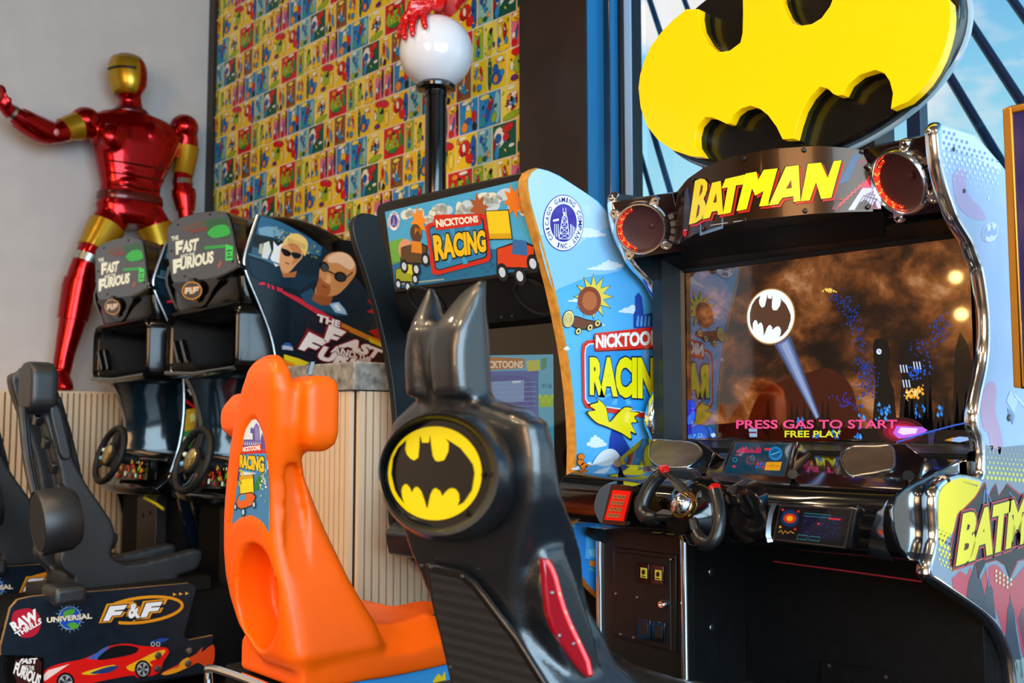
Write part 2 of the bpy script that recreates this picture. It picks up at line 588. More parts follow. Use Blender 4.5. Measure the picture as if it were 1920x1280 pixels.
ROWS = [[('a', .155), ('b', .11), ('c', .165), ('d', .105)],
        [('e', .185), ('f', .08), ('g', .085), ('h', .1), ('l', .085)],
        [('i', .115), ('j', .115), ('k', .135), ('p', .17)],
        [('l', .085), ('m', .14), ('n', .16), ('o', .15)]]
_r = random.Random(21)
for key, (bg, bl) in PAN.items():
    ex = []
    for _ in range(9):
        ex.append((_r.choice('KKKWRBbYyOgN'), _r.uniform(.1, .9), _r.uniform(.08, .92), _r.uniform(.02, .10), _r.uniform(.015, .05), _r.uniform(-70, 70)))
    if _r.random() < .6:
        ex.append(('W', _r.uniform(.3, .7), .9, .22, .06, 0))
    bl.extend(ex)
TW, TH, RH = 0.535, 0.678, 0.1695
for ci in range(-1, 7):
    x0 = -3.655 - 5 * TW + ci * TW
    for ri in range(-3, 7):
        zt = 2.477 + ri * TH - (ci - 5) * TH / 2
        for k, row in enumerate(ROWS):
            z1 = zt - k * RH
            z0 = z1 - RH
            if z1 < 1.0 or z0 > CEIL:
                continue
            x = x0 - (.06 if k % 2 else 0)
            for key, w in row:
                bg, blobs = PAN[key]
                g = .0035
                r = (x + g, x + w - g, z0 + g, z1 - g)
                bx = (max(r[0], CW0), min(r[1], CW1), max(r[2], .95), min(r[3], CEIL))
                x += w
                if bx[1] - bx[0] < .004 or bx[3] - bx[2] < .004:
                    continue
                mb.poly([(a_, WALL_Y - .005, b_) for a_, b_ in ((bx[0], bx[2]), (bx[1], bx[2]), (bx[1], bx[3]), (bx[0], bx[3]))], ink2(bg))
                for li, (c_, cx, cy, rx, ry, tn) in enumerate(blobs):
                    if rx < .4 and ry < .4:
                        rx, ry = rx * .86, ry * .86
                    W_, H_ = r[1] - r[0], r[3] - r[2]
                    if min(rx, ry) > .06:
                        eo = clip([(r[0] + px * W_, r[2] + py * H_) for px, py in ell(cx, cy, rx + .014, ry + .012, 9, tn)], *bx)
                        if len(eo) > 2:
                            mb.poly([(a_, WALL_Y - .0054 - li * .0004, b_) for a_, b_ in eo], ink2('K'))
                    e_ = clip([(r[0] + px * W_, r[2] + py * H_) for px, py in ell(cx, cy, rx, ry, 9, tn)], *bx)
                    if len(e_) > 2:
                        mb.poly([(a_, WALL_Y - .0056 - li * .0004, b_) for a_, b_ in e_], ink2(c_))
mb.box((CW0 - .085, WALL_Y - .03, 0), (CW0 + .004, WALL_Y + .02, CEIL), M_DARK)       # black edge strip in the corner
mb.box((CW1 - .004, WALL_Y - .012, 0), (CW1 + .04, WALL_Y + .02, CEIL), M_DARK)
wb = struct(mb.build('wall_back', fix=False))
wb['label'] = 'wall papered with a grid of bright comic panels'

# pillar between the comic wall and the window --------------------------------
M_REV = mat('reveal_sky_sheen', '#2076ac', 0.3, metal=.35, spec=.8)  # sky reflection on the dark reveals painted in as blue
mb = MB()
mb.box((-3.15, WALL_Y - .06, 0), (-2.747, WALL_Y + .05, CEIL), M_DARK)
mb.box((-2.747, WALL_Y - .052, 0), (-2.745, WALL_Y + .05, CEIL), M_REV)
struct(mb.build('trim_2'))['label'] = 'dark brown square pillar between comic wall and window'
# window ------------------------------------------------------------------------
M_JAMB = mat('blue_black_anodised', '#101c2c', 0.2, spec=1.0, coat=.6)
wt = MB()
wt.box((-2.80, WALL_Y + .05, 0), (-2.708, WALL_Y + .26, CEIL), M_JAMB)
win = struct(wt.build('window_1', bevel=.006, seg=3))
win['label'] = 'tall window with dark frame and blue sky outside'
f = MB()
f.box((-2.708, WALL_Y + .10, 0), (-2.688, WALL_Y + .24, CEIL), mat('frame_black', '#101012', .4))
for x in (-1.62, -1.50, .3):
    f.box((x, WALL_Y + .2, 0), (x + .05, WALL_Y + .26, CEIL), mat('frame_navy', '#17263f', .3, coat=.3))
f.box((-2.69, WALL_Y + .1, CEIL - .1), (3.5, WALL_Y + .26, CEIL), M_FRAME)
f.box((-2.69, WALL_Y + .1, 0), (3.5, WALL_Y + .26, .5), M_FRAME)
f.build('window_frame', win, bevel=.003)
f = MB()
f.box((-2.688, WALL_Y + .12, .5), (-2.652, WALL_Y + .126, CEIL - .1), mat('pale_blue_edge', '#9fc0e6', .35))
f.build('edge_strip', win)
f = MB()
f.box((-2.710, WALL_Y + .052, 0), (-2.7065, WALL_Y + .10, CEIL), M_REV)  # second strip with the blue sky sheen in its colour
f.build('sky_sheen_strip', win)
gl = bpy.data.materials.new('window_glass')
gl.use_nodes = True
nt = gl.node_tree
nt.nodes.clear()
o_ = nt.nodes.new('ShaderNodeOutputMaterial')
t_ = nt.nodes.new('ShaderNodeBsdfTransparent')
g_ = nt.nodes.new('ShaderNodeBsdfGlossy')
g_.inputs['Roughness'].default_value = 0.02
mx = nt.nodes.new('ShaderNodeMixShader')
mx.inputs[0].default_value = .07; nt.links.new(t_.outputs[0], mx.inputs[1]); nt.links.new(g_.outputs[0], mx.inputs[2])
nt.links.new(mx.outputs[0], o_.inputs[0])
f = MB()
f.box((-2.66, WALL_Y + .235, .5), (3.5, WALL_Y + .241, CEIL - .1), gl)
f.build('pane', win)

# sloping steel rods beyond the glass --------------------------------------------
M_ROD = mat('dark_navy_rod', '#0e2440', 0.4, metal=.2)
VP = ray(623, -1787).normalized()
def rod(x, y, Y, r):
    a = P(x, y, Y=Y)
    k0 = (0.95 - a.z) / VP.z
    k1 = (6.5 - a.z) / VP.z
    b = MB()
    b.tube([a + VP * k0, a + VP * k1], r, M_ROD, 8)
    return tag(b.build('steel_rod'), cat='rod', group='sloping steel rods outside the window')
rods = [(1218, 0, .016, 'dark sloping rod outside window crossing the left edge of white cloud'),
        (1170, 65, .016, 'dark sloping rod outside window left of the yellow sign, upper of the two nearest frame'),
        (1170, 178, .014, 'dark sloping rod outside window reaching the black speaker box, lower left'),
        (1170, 335, .014, 'short dark sloping rod outside window lowest beside the dark frame'),
        (1283, 0, .014, 'dark sloping rod outside window partly hidden behind the yellow sign'),
        (1820, 46, .020, 'dark sloping rod outside window right of the yellow sign, meeting the gold frame'),
        (1782, 146, .020, 'dark sloping rod outside window below right of the yellow sign, above pale panel'),
        (1712, 217, .016, 'short dark sloping rod outside window under the yellow sign, beside the dark uprights'),
        (1898, 0, .018, 'dark sloping rod outside window in the top right corner of photo')]
for x, y, r, lb in rods:
    tag(rod(x, y, 4.3, r), lb)

# low partition wall with slats and a stone cap -----------------------------------
PX0, PX1, PY0, PZ = -3.62, -3.06, 2.11, 1.21
mb = MB()
mb.box((PX0, PY0 + .020, 0), (PX1 - .020, WALL_Y - .03, PZ), M_FELT)
slats(mb, (PX0, PY0 + .020, 0), (PX1 - .020, PY0 + .020, 0), .02, PZ - .004, (0, -1, 0), .0335, .0254)
slats(mb, (PX1 - .020, PY0 + .022, 0), (PX1 - .020, WALL_Y - .04, 0), .02, PZ - .004, (1, 0, 0), .0335, .0254)
wm = struct(mb.build('wall_middle'))
wm['label'] = 'low partition wall of upright wooden slats under a stone cap'
mb = MB()
mb.box((PX0 - .01, PY0 - .012, PZ), (PX1 + .012, WALL_Y - .02, PZ + .105), M_STONE)
mb.build('stone_cap', wm, bevel=.006)
mb = MB()
for c_ in [[(583, 678), (590, 678), (585, 702), (578, 702)]]:
    draw(mb, planeY(PY0 - .0135), c_, ink('#8fb4d6'), 0)
draw(mb, planeY(PY0 - .0135), [(579, 679), (581, 678), (577, 700), (574, 700)], ink('#3a6aa8'), 0)
mb.build('stone_chip', wm)

# ceiling lamps (they light the room; warm reflections on chrome and screens)
M_LAMP = mat('warm_lamp_disc', '#000000', .3, emit=22, ecol='#ffc98a')
for i, (x, y) in enumerate(CEILING_LAMPS):
    t = thing('ceiling_lamp', 'round warm ceiling lamp in a black ring', 'lamp', (x, y, CEIL), 'round warm ceiling lamps')
    b = MB()
    b.lathe([(.13, 0), (.13, -.06), (.105, -.06), (.105, -.02)], (x, y, CEIL), (0, 0, 1), M_BLACK_METAL, 28, caps=False)
    b.build('lamp_ring', t)
    b = MB()
    b.lathe([(.105, -.04), (.105, -.045)], (x, y, CEIL), (0, 0, 1), M_LAMP, 24)
    b.build('lamp_disc', t)
    d = bpy.data.lights.new('lamp_glow', 'SPOT')
    d.energy = 120
    d.spot_size = math.radians(130)
    d.spot_blend = .6
    d.shadow_soft_size = .1
    d.color = (1.0, .74, .45)
    o = bpy.data.objects.new('lamp_glow', d)
    COL.objects.link(o)
    o.parent = t
    o.location = (0, 0, -.09)

# round bulbs along the front wall behind the viewer
M_BULB = mat('warm_bulb', '#000000', .3, emit=30, ecol='#ffc070')
for x, z in ((-3.92, 2.46), (-3.88, 2.10), (-3.66, 1.98), (-3.32, 3.5), (-3.3, 2.86)):
    t = thing('wall_bulb', 'round warm bulb on the wall behind the viewer', 'lamp', (x, -4.5, z), 'round warm wall bulbs')
    b = MB()
    b.ball((x, -4.44, z), .055, M_BULB, 16, 10)
    b.build('bulb', t)
    b = MB()
    b.lathe([(.045, 0), (.045, .02), (.03, .03)], (x, -4.55, z), (0, 1, 0), M_BLACK_METAL, 16)
    b.build('socket', t)
# ================================================================== BAT CABINET (right)
def zof(X, Y, y):
    """height of the point above plan point (X, Y) that shows at pixel row y"""
    d = X * -math.sin(YAW) + Y * math.cos(YAW)
    k = (640 - y) / FPX
    c, s = math.cos(PITCH), math.sin(PITCH)
    return CAMH + d * (k * c + s) / (c - k * s)

def pxof(p):
    q = Vector(p) - EYE
    f = q.dot(FWD)
    return 960 + FPX * q.dot(RGT) / f, 640 - FPX * q.dot(UPV) / f

def interp(tab, x):
    if x <= tab[0][0]: return tab[0][1]
    for (a, b), (c, d) in zip(tab, tab[1:]):
        if x <= c:
            return b + (d - b) * (x - a) / (c - a)
    return tab[-1][1]

# black bat on the yellow oval of the seat, as traced; also reused as a unit shape
BAT = [(745, 837), (761, 822), (759, 840), (762, 850), (769, 858), (777, 862), (785, 856), (787, 835), (788, 812), (792, 827), (805.6, 827), (808, 812),
       (810, 834), (813, 853), (818, 862), (824, 864), (836, 861), (844, 844), (845, 828), (839, 819), (867, 837), (884, 858), (892, 870), (895, 887), (890, 919), (874, 943),
       (862, 950), (866, 940), (865, 927), (859, 918), (850, 915), (843, 918), (836, 925), (832, 931), (828, 921), (819, 915), (813, 918), (808, 928), (802, 956),
       (797, 938), (791, 922), (784, 913), (779, 913), (775, 917), (772, 924), (769, 915), (764, 909), (759, 907), (754, 911), (751, 920), (753, 934), (757, 945),
       (746, 932), (739, 919), (732, 888), (735, 858)]
def bat_shape(cx, cy, rx, ry, rot=0.0, sc=1.0):
    o = []
    cr, sr = math.cos(math.radians(rot)), math.sin(math.radians(rot))
    for x, y in BAT:
        a, b = (x - 815) / 84 * rx * sc, (y - 886) / 84 * ry * sc
        o.append((cx + a * cr - b * sr, cy + a * sr + b * cr))
    return o

XR, XL = -0.98, -2.01
bat = thing('arcade_cabinet', 'large black driving cabinet with wide screen, yoke wheel and curved yellow-lettered header', 'arcade machine', (-1.48, 2.6, 0))

# side panels -----------------------------------------------------------------
front_px = [(1764, 234), (1760, 246), (1763, 286), (1768, 318), (1776, 350), (1786, 379), (1797, 408), (1813, 435), (1824, 454), (1834, 482), (1843, 507),
            (1851, 557), (1855, 600), (1855, 647), (1850, 693), (1840, 740), (1834, 777), (1835, 800), (1842, 823), (1846, 850), (1846, 884), (1841, 900),
            (1828, 899), (1803, 894), (1781, 900), (1766, 911), (1757, 927), (1756, 952), (1758, 983), (1758, 1011), (1752, 1042), (1745, 1074),
            (1762, 1088), (1794, 1110), (1825, 1131), (1850, 1150), (1869, 1171), (1884, 1196), (1897, 1227), (1903, 1255), (1906, 1280)]
edge = [P(x, y, X=XR) for x, y in front_px]
top_px = [(1877, 308), (1851, 278), (1829, 254), (1792, 242)]
topl = [P(x, y, X=XR) for x, y in top_px]
last = edge[-1]
outline = edge + [Vector((XR, last.y + .01, 0.0)), Vector((XR, 3.08, 0.0)), Vector((XR, 3.08, 1.62))] + topl
M_PALE = mat('pale_blue_laminate', '#b4cdf4', 0.28, vary=.05, scale=9)
M_TEALBLACK = mat('teal_black_laminate', '#0d1d24', 0.35)
sp = MB()
sp.prism(outline, (-.03, 0, 0), M_PALE, M_BLACK_MATTE, M_TEALBLACK)
plR = planeX(XR)
L0 = .0006
def dR(pts, c, k=1):
    draw(sp, plR, pts, ink(c), L0 * k)
# halftone dots near the top
dR([(1765, 238), (1792, 244), (1828, 256), (1850, 280), (1876, 310), (1876, 322), (1850, 306), (1815, 292), (1764, 280)], '#dbe7f2', 1)
for r_ in range(9):
    for c_ in range(12):
        x = 1769 + c_ * 9.6 + (r_ % 2) * 4.8
        y = 247 + r_ * 10.5 + c_ * 2.4
        if y > 236 + 1.0 * max(0, x - 1764) * .62 and x < 1874:
            q = max(.9, 3.1 - r_ * .12 - c_ * .06) if r_ < 4 else max(.7, 3.4 - (r_ - 4) * .5)
            dR(ell(x, y, q * .85, q * 1.25, 8), '#7f9cd2' if r_ < 4 else '#eef5ff', 2)
dR(smooth_path([(1786, 330), (1800, 318), (1812, 322), (1812, 352), (1822, 374), (1838, 388), (1848, 410), (1832, 412), (1808, 400), (1792, 376)], 4, True), '#c6b4e2', 1)
dR([(1851, 372), (1856, 364), (1853, 378)], '#f2f8ff', 2)
for x, y in ((1787, 280), (1807, 358)):
    dR(ell(x, y, 2.6, 4.6, 12), '#15171c', 3)
# small white bat oval
dR(ell(1855.5, 435.5, 14.5, 19.5, 28, 22), '#eef4ff', 2)
dR(ell(1855.5, 435.5, 12.6, 17.4, 28, 22), '#a9c3ee', 3)
for pts in ([(1848, 424), (1852, 420), (1857, 422), (1855, 432), (1850, 434)], [(1858, 420), (1864, 419), (1866, 426), (1862, 432), (1859, 428)],
            [(1845, 446), (1849, 442), (1853, 445), (1857, 440), (1861, 443), (1865, 440), (1866, 446), (1861, 452), (1853, 454), (1847, 452)]):
    dR(pts, '#eef4ff', 4)
# pink blush, crease, bolts lower down
dR(smooth_path([(1838, 745), (1856, 715), (1868, 730), (1866, 770), (1874, 800), (1880, 832), (1874, 852), (1866, 838), (1860, 850), (1852, 812), (1842, 800)], 4, True), '#cda9c8', 1)
dR([(1893, 732), (1908, 750), (1900, 775), (1886, 752)], '#cfe0f6', 2)
dR([(1902, 737), (1920, 757), (1920, 764), (1899, 741)], '#d8e8fb', 2)
dR([(1888, 764), (1902, 778), (1898, 796), (1890, 778)], '#7f9cc4', 2)
dR(ell(1891, 783, 3.6, 7, 12), '#22252c', 3)
dR(ell(1892, 783, 1.6, 3, 10), '#8b8f98', 4)
# grey zone with yellow halftone
dR([(1848, 834), (1880, 838), (1935, 832), (1935, 1300), (1905, 1300), (1900, 1238), (1886, 1199), (1870, 1174), (1850, 1152), (1747, 1074), (1757, 1012), (1842, 905), (1848, 886)], '#8592a2', 1)
for r_ in range(7):
    for c_ in range(11):
        x = 1851 + c_ * 7.4 + (r_ % 2) * 3.7
        y = 838 + r_ * 9.5 + c_ * .6
        q = 1.0 + r_ * .38
        if x < 1935:
            dR(ell(x, y, q * .8, q * 1.15, 8), '#e3dc52', 2)
# yellow bump and its dark halftone edge
dR(smooth_path([(1759, 1010), (1758, 975), (1758, 950), (1759, 929), (1767, 913), (1782, 902), (1803, 896), (1827, 901), (1838, 908), (1828, 930), (1814, 950), (1795, 962), (1786, 996), (1774, 1010), (1764, 1024)], 4, True), '#f0d41e', 2)
for r_ in range(8):
    for c_ in range(6):
        x = 1760 + c_ * 6.4 + (r_ % 2) * 3.2
        y = 1002 + r_ * 9 + c_ * 3
        if x < 1786 + r_ * .5 and y < 1086 - (1790 - x) * .3:
            if r_ < 3:
                dR(ell(x, y - 10, .8 + r_ * .5, 1.1 + r_ * .7, 8), '#3b3f38', 3)
            else:
                q = 3.2 - (r_ - 3) * .35
                dR(ell(x, y - 8, q * .85, q * 1.2, 8), '#e9e04a', 3)
for x in range(7):
    dR(ell(1806 + x * 4, 903 + x * 1.2, .7 + x * .09, 1 + x * .12, 8), '#4a4a3a', 3)
# dark jagged backing of the lettering with a red edge
cape = [(1779, 1062), (1782, 1015), (1796, 962), (1826, 932), (1846, 902), (1850, 925), (1853, 932), (1858, 918), (1866, 905), (1872, 930), (1888, 905), (1935, 945), (1935, 1045),
        (1908, 1052), (1893, 1086), (1884, 1060), (1868, 1050), (1846, 1056), (1833, 1084), (1826, 1056)]
dR(cape, '#b2363f', 3)
cc = Vector((1856, 1000))
dR([tuple(cc + (Vector(p) - cc) * .965) for p in cape], '#1d222c', 4)
stroke(sp, plR, [(1844, 918), (1840, 966)], 1.4, ink('#6f9ad8'), L0 * 5)
stroke(sp, plR, [(1847, 918), (1852, 962)], 1.4, ink('#6f9ad8'), L0 * 5)
stroke(sp, plR, [(1848, 920), (1864, 960)], 1.4, ink('#6f9ad8'), L0 * 5)
stroke(sp, plR, [(1890, 922), (1918, 960)], 1.4, ink('#6f9ad8'), L0 * 5)
# skyline
dR([(1784, 1084), (1800, 1070), (1812, 1078), (1818, 1064), (1822, 1068), (1812, 1120), (1786, 1102)], '#c04a58', 2)
dR(smooth_path([(1838, 1120), (1836, 1094), (1850, 1066), (1866, 1058), (1880, 1072), (1892, 1092), (1905, 1080), (1935, 1060), (1935, 1225), (1918, 1232), (1908, 1180), (1900, 1150), (1884, 1190), (1872, 1160), (1864, 1140)], 3, True), '#c3505c', 2)
dR([(1811, 1118), (1815, 1090), (1822, 1072), (1826, 1058), (1832, 1074), (1840, 1092), (1846, 1120), (1846, 1146)], '#3c4452', 3)
dR([(1845, 1146), (1847, 1105), (1851, 1094), (1852, 1078), (1855, 1094), (1860, 1104), (1866, 1160)], '#454c58', 3)
dR([(1884, 1194), (1888, 1140), (1892, 1128), (1892, 1112), (1895, 1128), (1900, 1142), (1904, 1180), (1914, 1240), (1922, 1300), (1908, 1300), (1899, 1238)], '#4c5460', 3)
dR([(1908, 1160), (1916, 1138), (1924, 1150), (1935, 1130), (1935, 1260), (1924, 1240)], '#7a5560', 3)
dR([(1900, 1236), (1912, 1236), (1935, 1220), (1935, 1300), (1907, 1300)], '#9fb0ab', 3)
for i in range(14):
    x, y = 1866 + (i % 5) * 7, 1070 + (i // 5) * 9 + (i % 5) * 4
    dR(ell(x, y, 2.1 - .1 * (i // 5), 3.2, 8), '#e0d39a', 4)
text(sp, plR, 'BATMAN', [(1787, 1061), (1982, 996), (1984, 912), (1801, 962)], ink('#f4dc2c'), L0 * 8, bold=.055, outline=[(.06, ink('#c23c46')), (.03, ink('#1a1d24'))], space=.92)
stroke(sp, plR, [(1785, 1066), (1848, 1044), (1935, 1012)], 3.2, ink('#c8505a'), L0 * 6)
stroke(sp, plR, [(1852, 1100), (1846, 1058)], 1.0, ink('#86aee0'), L0 * 6)
sp.build('side_panel', bat, fix=False)
lp = MB()
lp.prism([Vector((XL, p.y, p.z)) for p in outline], (.03, 0, 0), M_TEALBLACK, M_BLACK_MATTE, M_TEALBLACK)
lp.build('side_panel', bat, fix=False)
cut = front_px.index((1841, 900))
def trim_edge(X):
    for seg_, nm in ((edge[:cut] if X < -1.5 else edge[:31], 'chrome_edge'), (edge[30:], 'chrome_edge')):
        pts = smooth_path([(X, p.y - .002, p.z) for p in seg_], 3)
        b = MB()
        rings = []
        for i, p in enumerate(pts):
            p = Vector(p)
            t = Vector(pts[min(i + 1, len(pts) - 1)]) - Vector(pts[max(i - 1, 0)])
            t.normalize()
            o = Vector((1, 0, 0)).cross(t).normalized()
            if o.y > 0 and abs(o.y) > .2:
                o = -o
            rings.append([p + Vector((.0175 * math.cos(a), 0, 0)) + o * (.010 * math.sin(a)) for a in [2 * math.pi * k / 12 for k in range(12)]])
        b.loft(rings, M_CHROME)
        b.build(nm, bat)
        if X < -1.5:
            break
trim_edge(XR - .015)
trim_edge(XL + .015)

# body behind -----------------------------------------------------------------
b = MB()
b.box((XL + .03, 2.62, 0), (XR - .03, 2.98, 1.66), M_BLACK_MATTE)
b.build('body', bat)

# header lamp strip with the curved sign ---------------------------------------
class Cyl:
    """upright cylinder surface seen from outside"""
    def __init__(s, cx, cy, r):
        s.c, s.r = Vector((cx, cy)), r
    def pt(s, x, y, lift=0.0):
        d = ray(x, y)
        o = Vector((EYE.x, EYE.y)) - s.c
        dd = Vector((d.x, d.y))
        a, bq, cq = dd.dot(dd), 2 * o.dot(dd), o.dot(o) - (s.r + lift) ** 2
        D = bq * bq - 4 * a * cq
        t = (-bq - math.sqrt(max(D, 0))) / (2 * a)
        return EYE + d * t
MX0, MX1, MY, SAG = -1.815, -1.185, 2.40, .125
half = (MX1 - MX0) / 2
MR = (half * half + SAG * SAG) / (2 * SAG)
MC = ((MX0 + MX1) / 2, MY - SAG + MR)
cyl = Cyl(MC[0], MC[1], MR)
TOPC = [(1270, 360), (1277, 352), (1290, 336), (1320, 315), (1370, 295), (1450, 279), (1540, 273), (1600, 278), (1660, 288)]
BOTC = [(1270, 458), (1277, 454), (1300, 440), (1340, 426), (1420, 411), (1520, 401), (1600, 397), (1660, 396)]
arc = []
for i in range(41):
    a = math.asin(half / MR) * (-1 + 2 * i / 40)
    arc.append((MC[0] + MR * math.sin(a), MC[1] - MR * math.cos(a)))
tops, bots = [], []
for x, y in arc:
    px = pxof((x, y, 1.6))[0]
    tops.append(Vector((x, y, zof(x, y, interp(TOPC, px)))))
    bots.append(Vector((x, y, zof(x, y, interp(BOTC, px)))))
M_HEAD = mat('header_dark_mirror_film', '#3a2614', 0.24, metal=.6, coat=.25)
mk = MB()
n_ = len(arc)
mk.add(tops + bots, [[i, i + 1, n_ + i + 1, n_ + i] for i in range(n_ - 1)], M_HEAD)
back = [Vector((p.x + (p.x - MC[0]) / MR * -.012, p.y + .012, p.z)) for p in tops]
mk.add(tops + back, [[i, i + 1, n_ + i + 1, n_ + i] for i in range(n_ - 1)], M_BLACK_MATTE)
backb = [Vector((p.x, 2.46, p.z)) for p in bots]
mk.add(bots + backb, [[i, i + 1, n_ + i + 1, n_ + i] for i in range(n_ - 1)], M_BLACK_MATTE)
# printed side flashes
draw(mk, cyl, [(1610, 300), (1640, 300), (1652, 392), (1640, 392), (1600, 392), (1560, 392)], ink('#8d2438'), .0006)
draw(mk, cyl, [(1625, 340), (1646, 330), (1652, 390), (1590, 394)], ink('#c8c3d6'), .0012)
draw(mk, cyl, [(1600, 290), (1616, 286), (1590, 340), (1572, 346)], ink('#41597c'), .0012)
draw(mk, cyl, [(1612, 352), (1636, 322), (1648, 340), (1640, 352)], ink('#d5243c'), .0018)
for i in range(6):
    stroke(mk, cyl, [(1604 + i * 7, 392 - i), (1620 + i * 6, 366 - i * 3), (1650, 350 - i * 9 + 26)], 1.1, ink('#5a2030'), .0024)
for i in range(5):
    for j in range(7):
        draw(mk, cyl, ell(1576 + j * 7 - i * 2, 380 - j * 6.5 + i * 3.2, 1.6, 1.6, 8), ink('#e0564e'), .0018)
draw(mk, cyl, [(1280, 440), (1284, 360), (1290, 352), (1294, 380), (1290, 432)], ink('#3a4152'), .0006)
stroke(mk, cyl, [(1284, 366), (1289, 352), (1291, 380)], 1.6, ink('#2d5fb0'), .0012)
draw(mk, cyl, ell(1284, 436, 4, 8, 10), ink('#c8252c'), .0012)
draw(mk, cyl, [(1312, 442), (1356, 428), (1356, 404), (1312, 420)], ink('#5c7ba0'), .0006)
c1 = lambda pts: [(1270 + x / 4.98, 270 + y / 4.98) for x, y in pts]
c2 = lambda pts: [(1400 + x / 5.17, 270 + y / 5.17) for x, y in pts]
LET = [c1([(108, 752), (165, 345), (215, 322), (255, 328), (280, 360), (280, 420), (265, 470), (245, 510), (262, 550), (270, 585), (255, 640), (225, 700), (170, 735)]),
       c1([(235, 702), (325, 362), (405, 343), (428, 652), (378, 662), (375, 622), (322, 632), (302, 688)]),
       c1([(412, 414), (450, 325), (640, 282), (612, 378), (548, 385), (500, 640), (425, 655), (470, 405)]),
       c2([(-99, 649), (-8, 285), (95, 268), (112, 345), (165, 250), (300, 235), (215, 545), (212, 595), (120, 605), (163, 455), (82, 500), (52, 430), (0, 632)]),
       c2([(215, 593), (380, 220), (505, 205), (520, 550), (455, 562), (452, 505), (345, 520), (305, 583)]),
       c2([(525, 552), (592, 192), (720, 180), (785, 330), (845, 165), (920, 158), (820, 520), (722, 532), (672, 370), (610, 545)])]
HOLES = [c1([(203, 490), (222, 375), (236, 392), (228, 445)]), c1([(172, 695), (195, 560), (208, 580), (198, 655)]), c1([(335, 548), (362, 455), (366, 540)]), c2([(380, 435), (430, 345), (438, 425)])]
for k, L_ in enumerate(LET):
    draw(mk, cyl, [(x + 4.5, y + 4.5) for x, y in L_], ink('#c4281f'), .0024 + k * .00005)
    stroke(mk, cyl, [(x + 4, y + 4) for x, y in L_], 3, ink('#c4281f'), .0024, True)
for k, L_ in enumerate(LET):
    stroke(mk, cyl, L_, 4.2, ink('#17110e'), .0034, True)
for k, L_ in enumerate(LET):
    draw(mk, cyl, L_, ink('#f3e61c', .2), .0044 + k * .00005)
for L_ in HOLES:
    draw(mk, cyl, L_, ink('#6a2414'), .005)
text(mk, cyl, 'TM', [(1568, 378), (1579, 376), (1579, 371), (1568, 373)], ink('#c4281f'), .004, bold=.01)
stroke(mk, cyl, [(1282, 432), (1340, 421), (1400, 412)], 1.3, ink('#b8bcc4'), .003)
mk.build('header_sign', bat, fix=False)
for x, y in ((1300, 338), (1396, 297), (1507, 281), (1319, 430), (1397, 412), (1509, 395), (1627, 388), (1278, 362), (1279, 446), (1616, 284)):
    b = MB()
    p = cyl.pt(x, y, .002)
    nrm = Vector((p.x - MC[0], p.y - MC[1], 0)).normalized()
    b.lathe([(.0065, -.001), (.0065, .003), (.0035, .005)], p, nrm, M_BLACK_METAL, 10)
    b.build('screw', bat)
# header housing
b = MB()
b.box((XL + .03, 2.46, 1.62), (XR - .03, 2.98, 1.735), M_BLACK_MATTE)
b.prism([P(1277, 455, Y=2.41), P(1650, 396, Y=2.41), P(1650, 440, Y=2.50), P(1277, 488, Y=2.50)], (0, .04, 0), M_BLACK_MATTE)
b.build('header_box', bat)

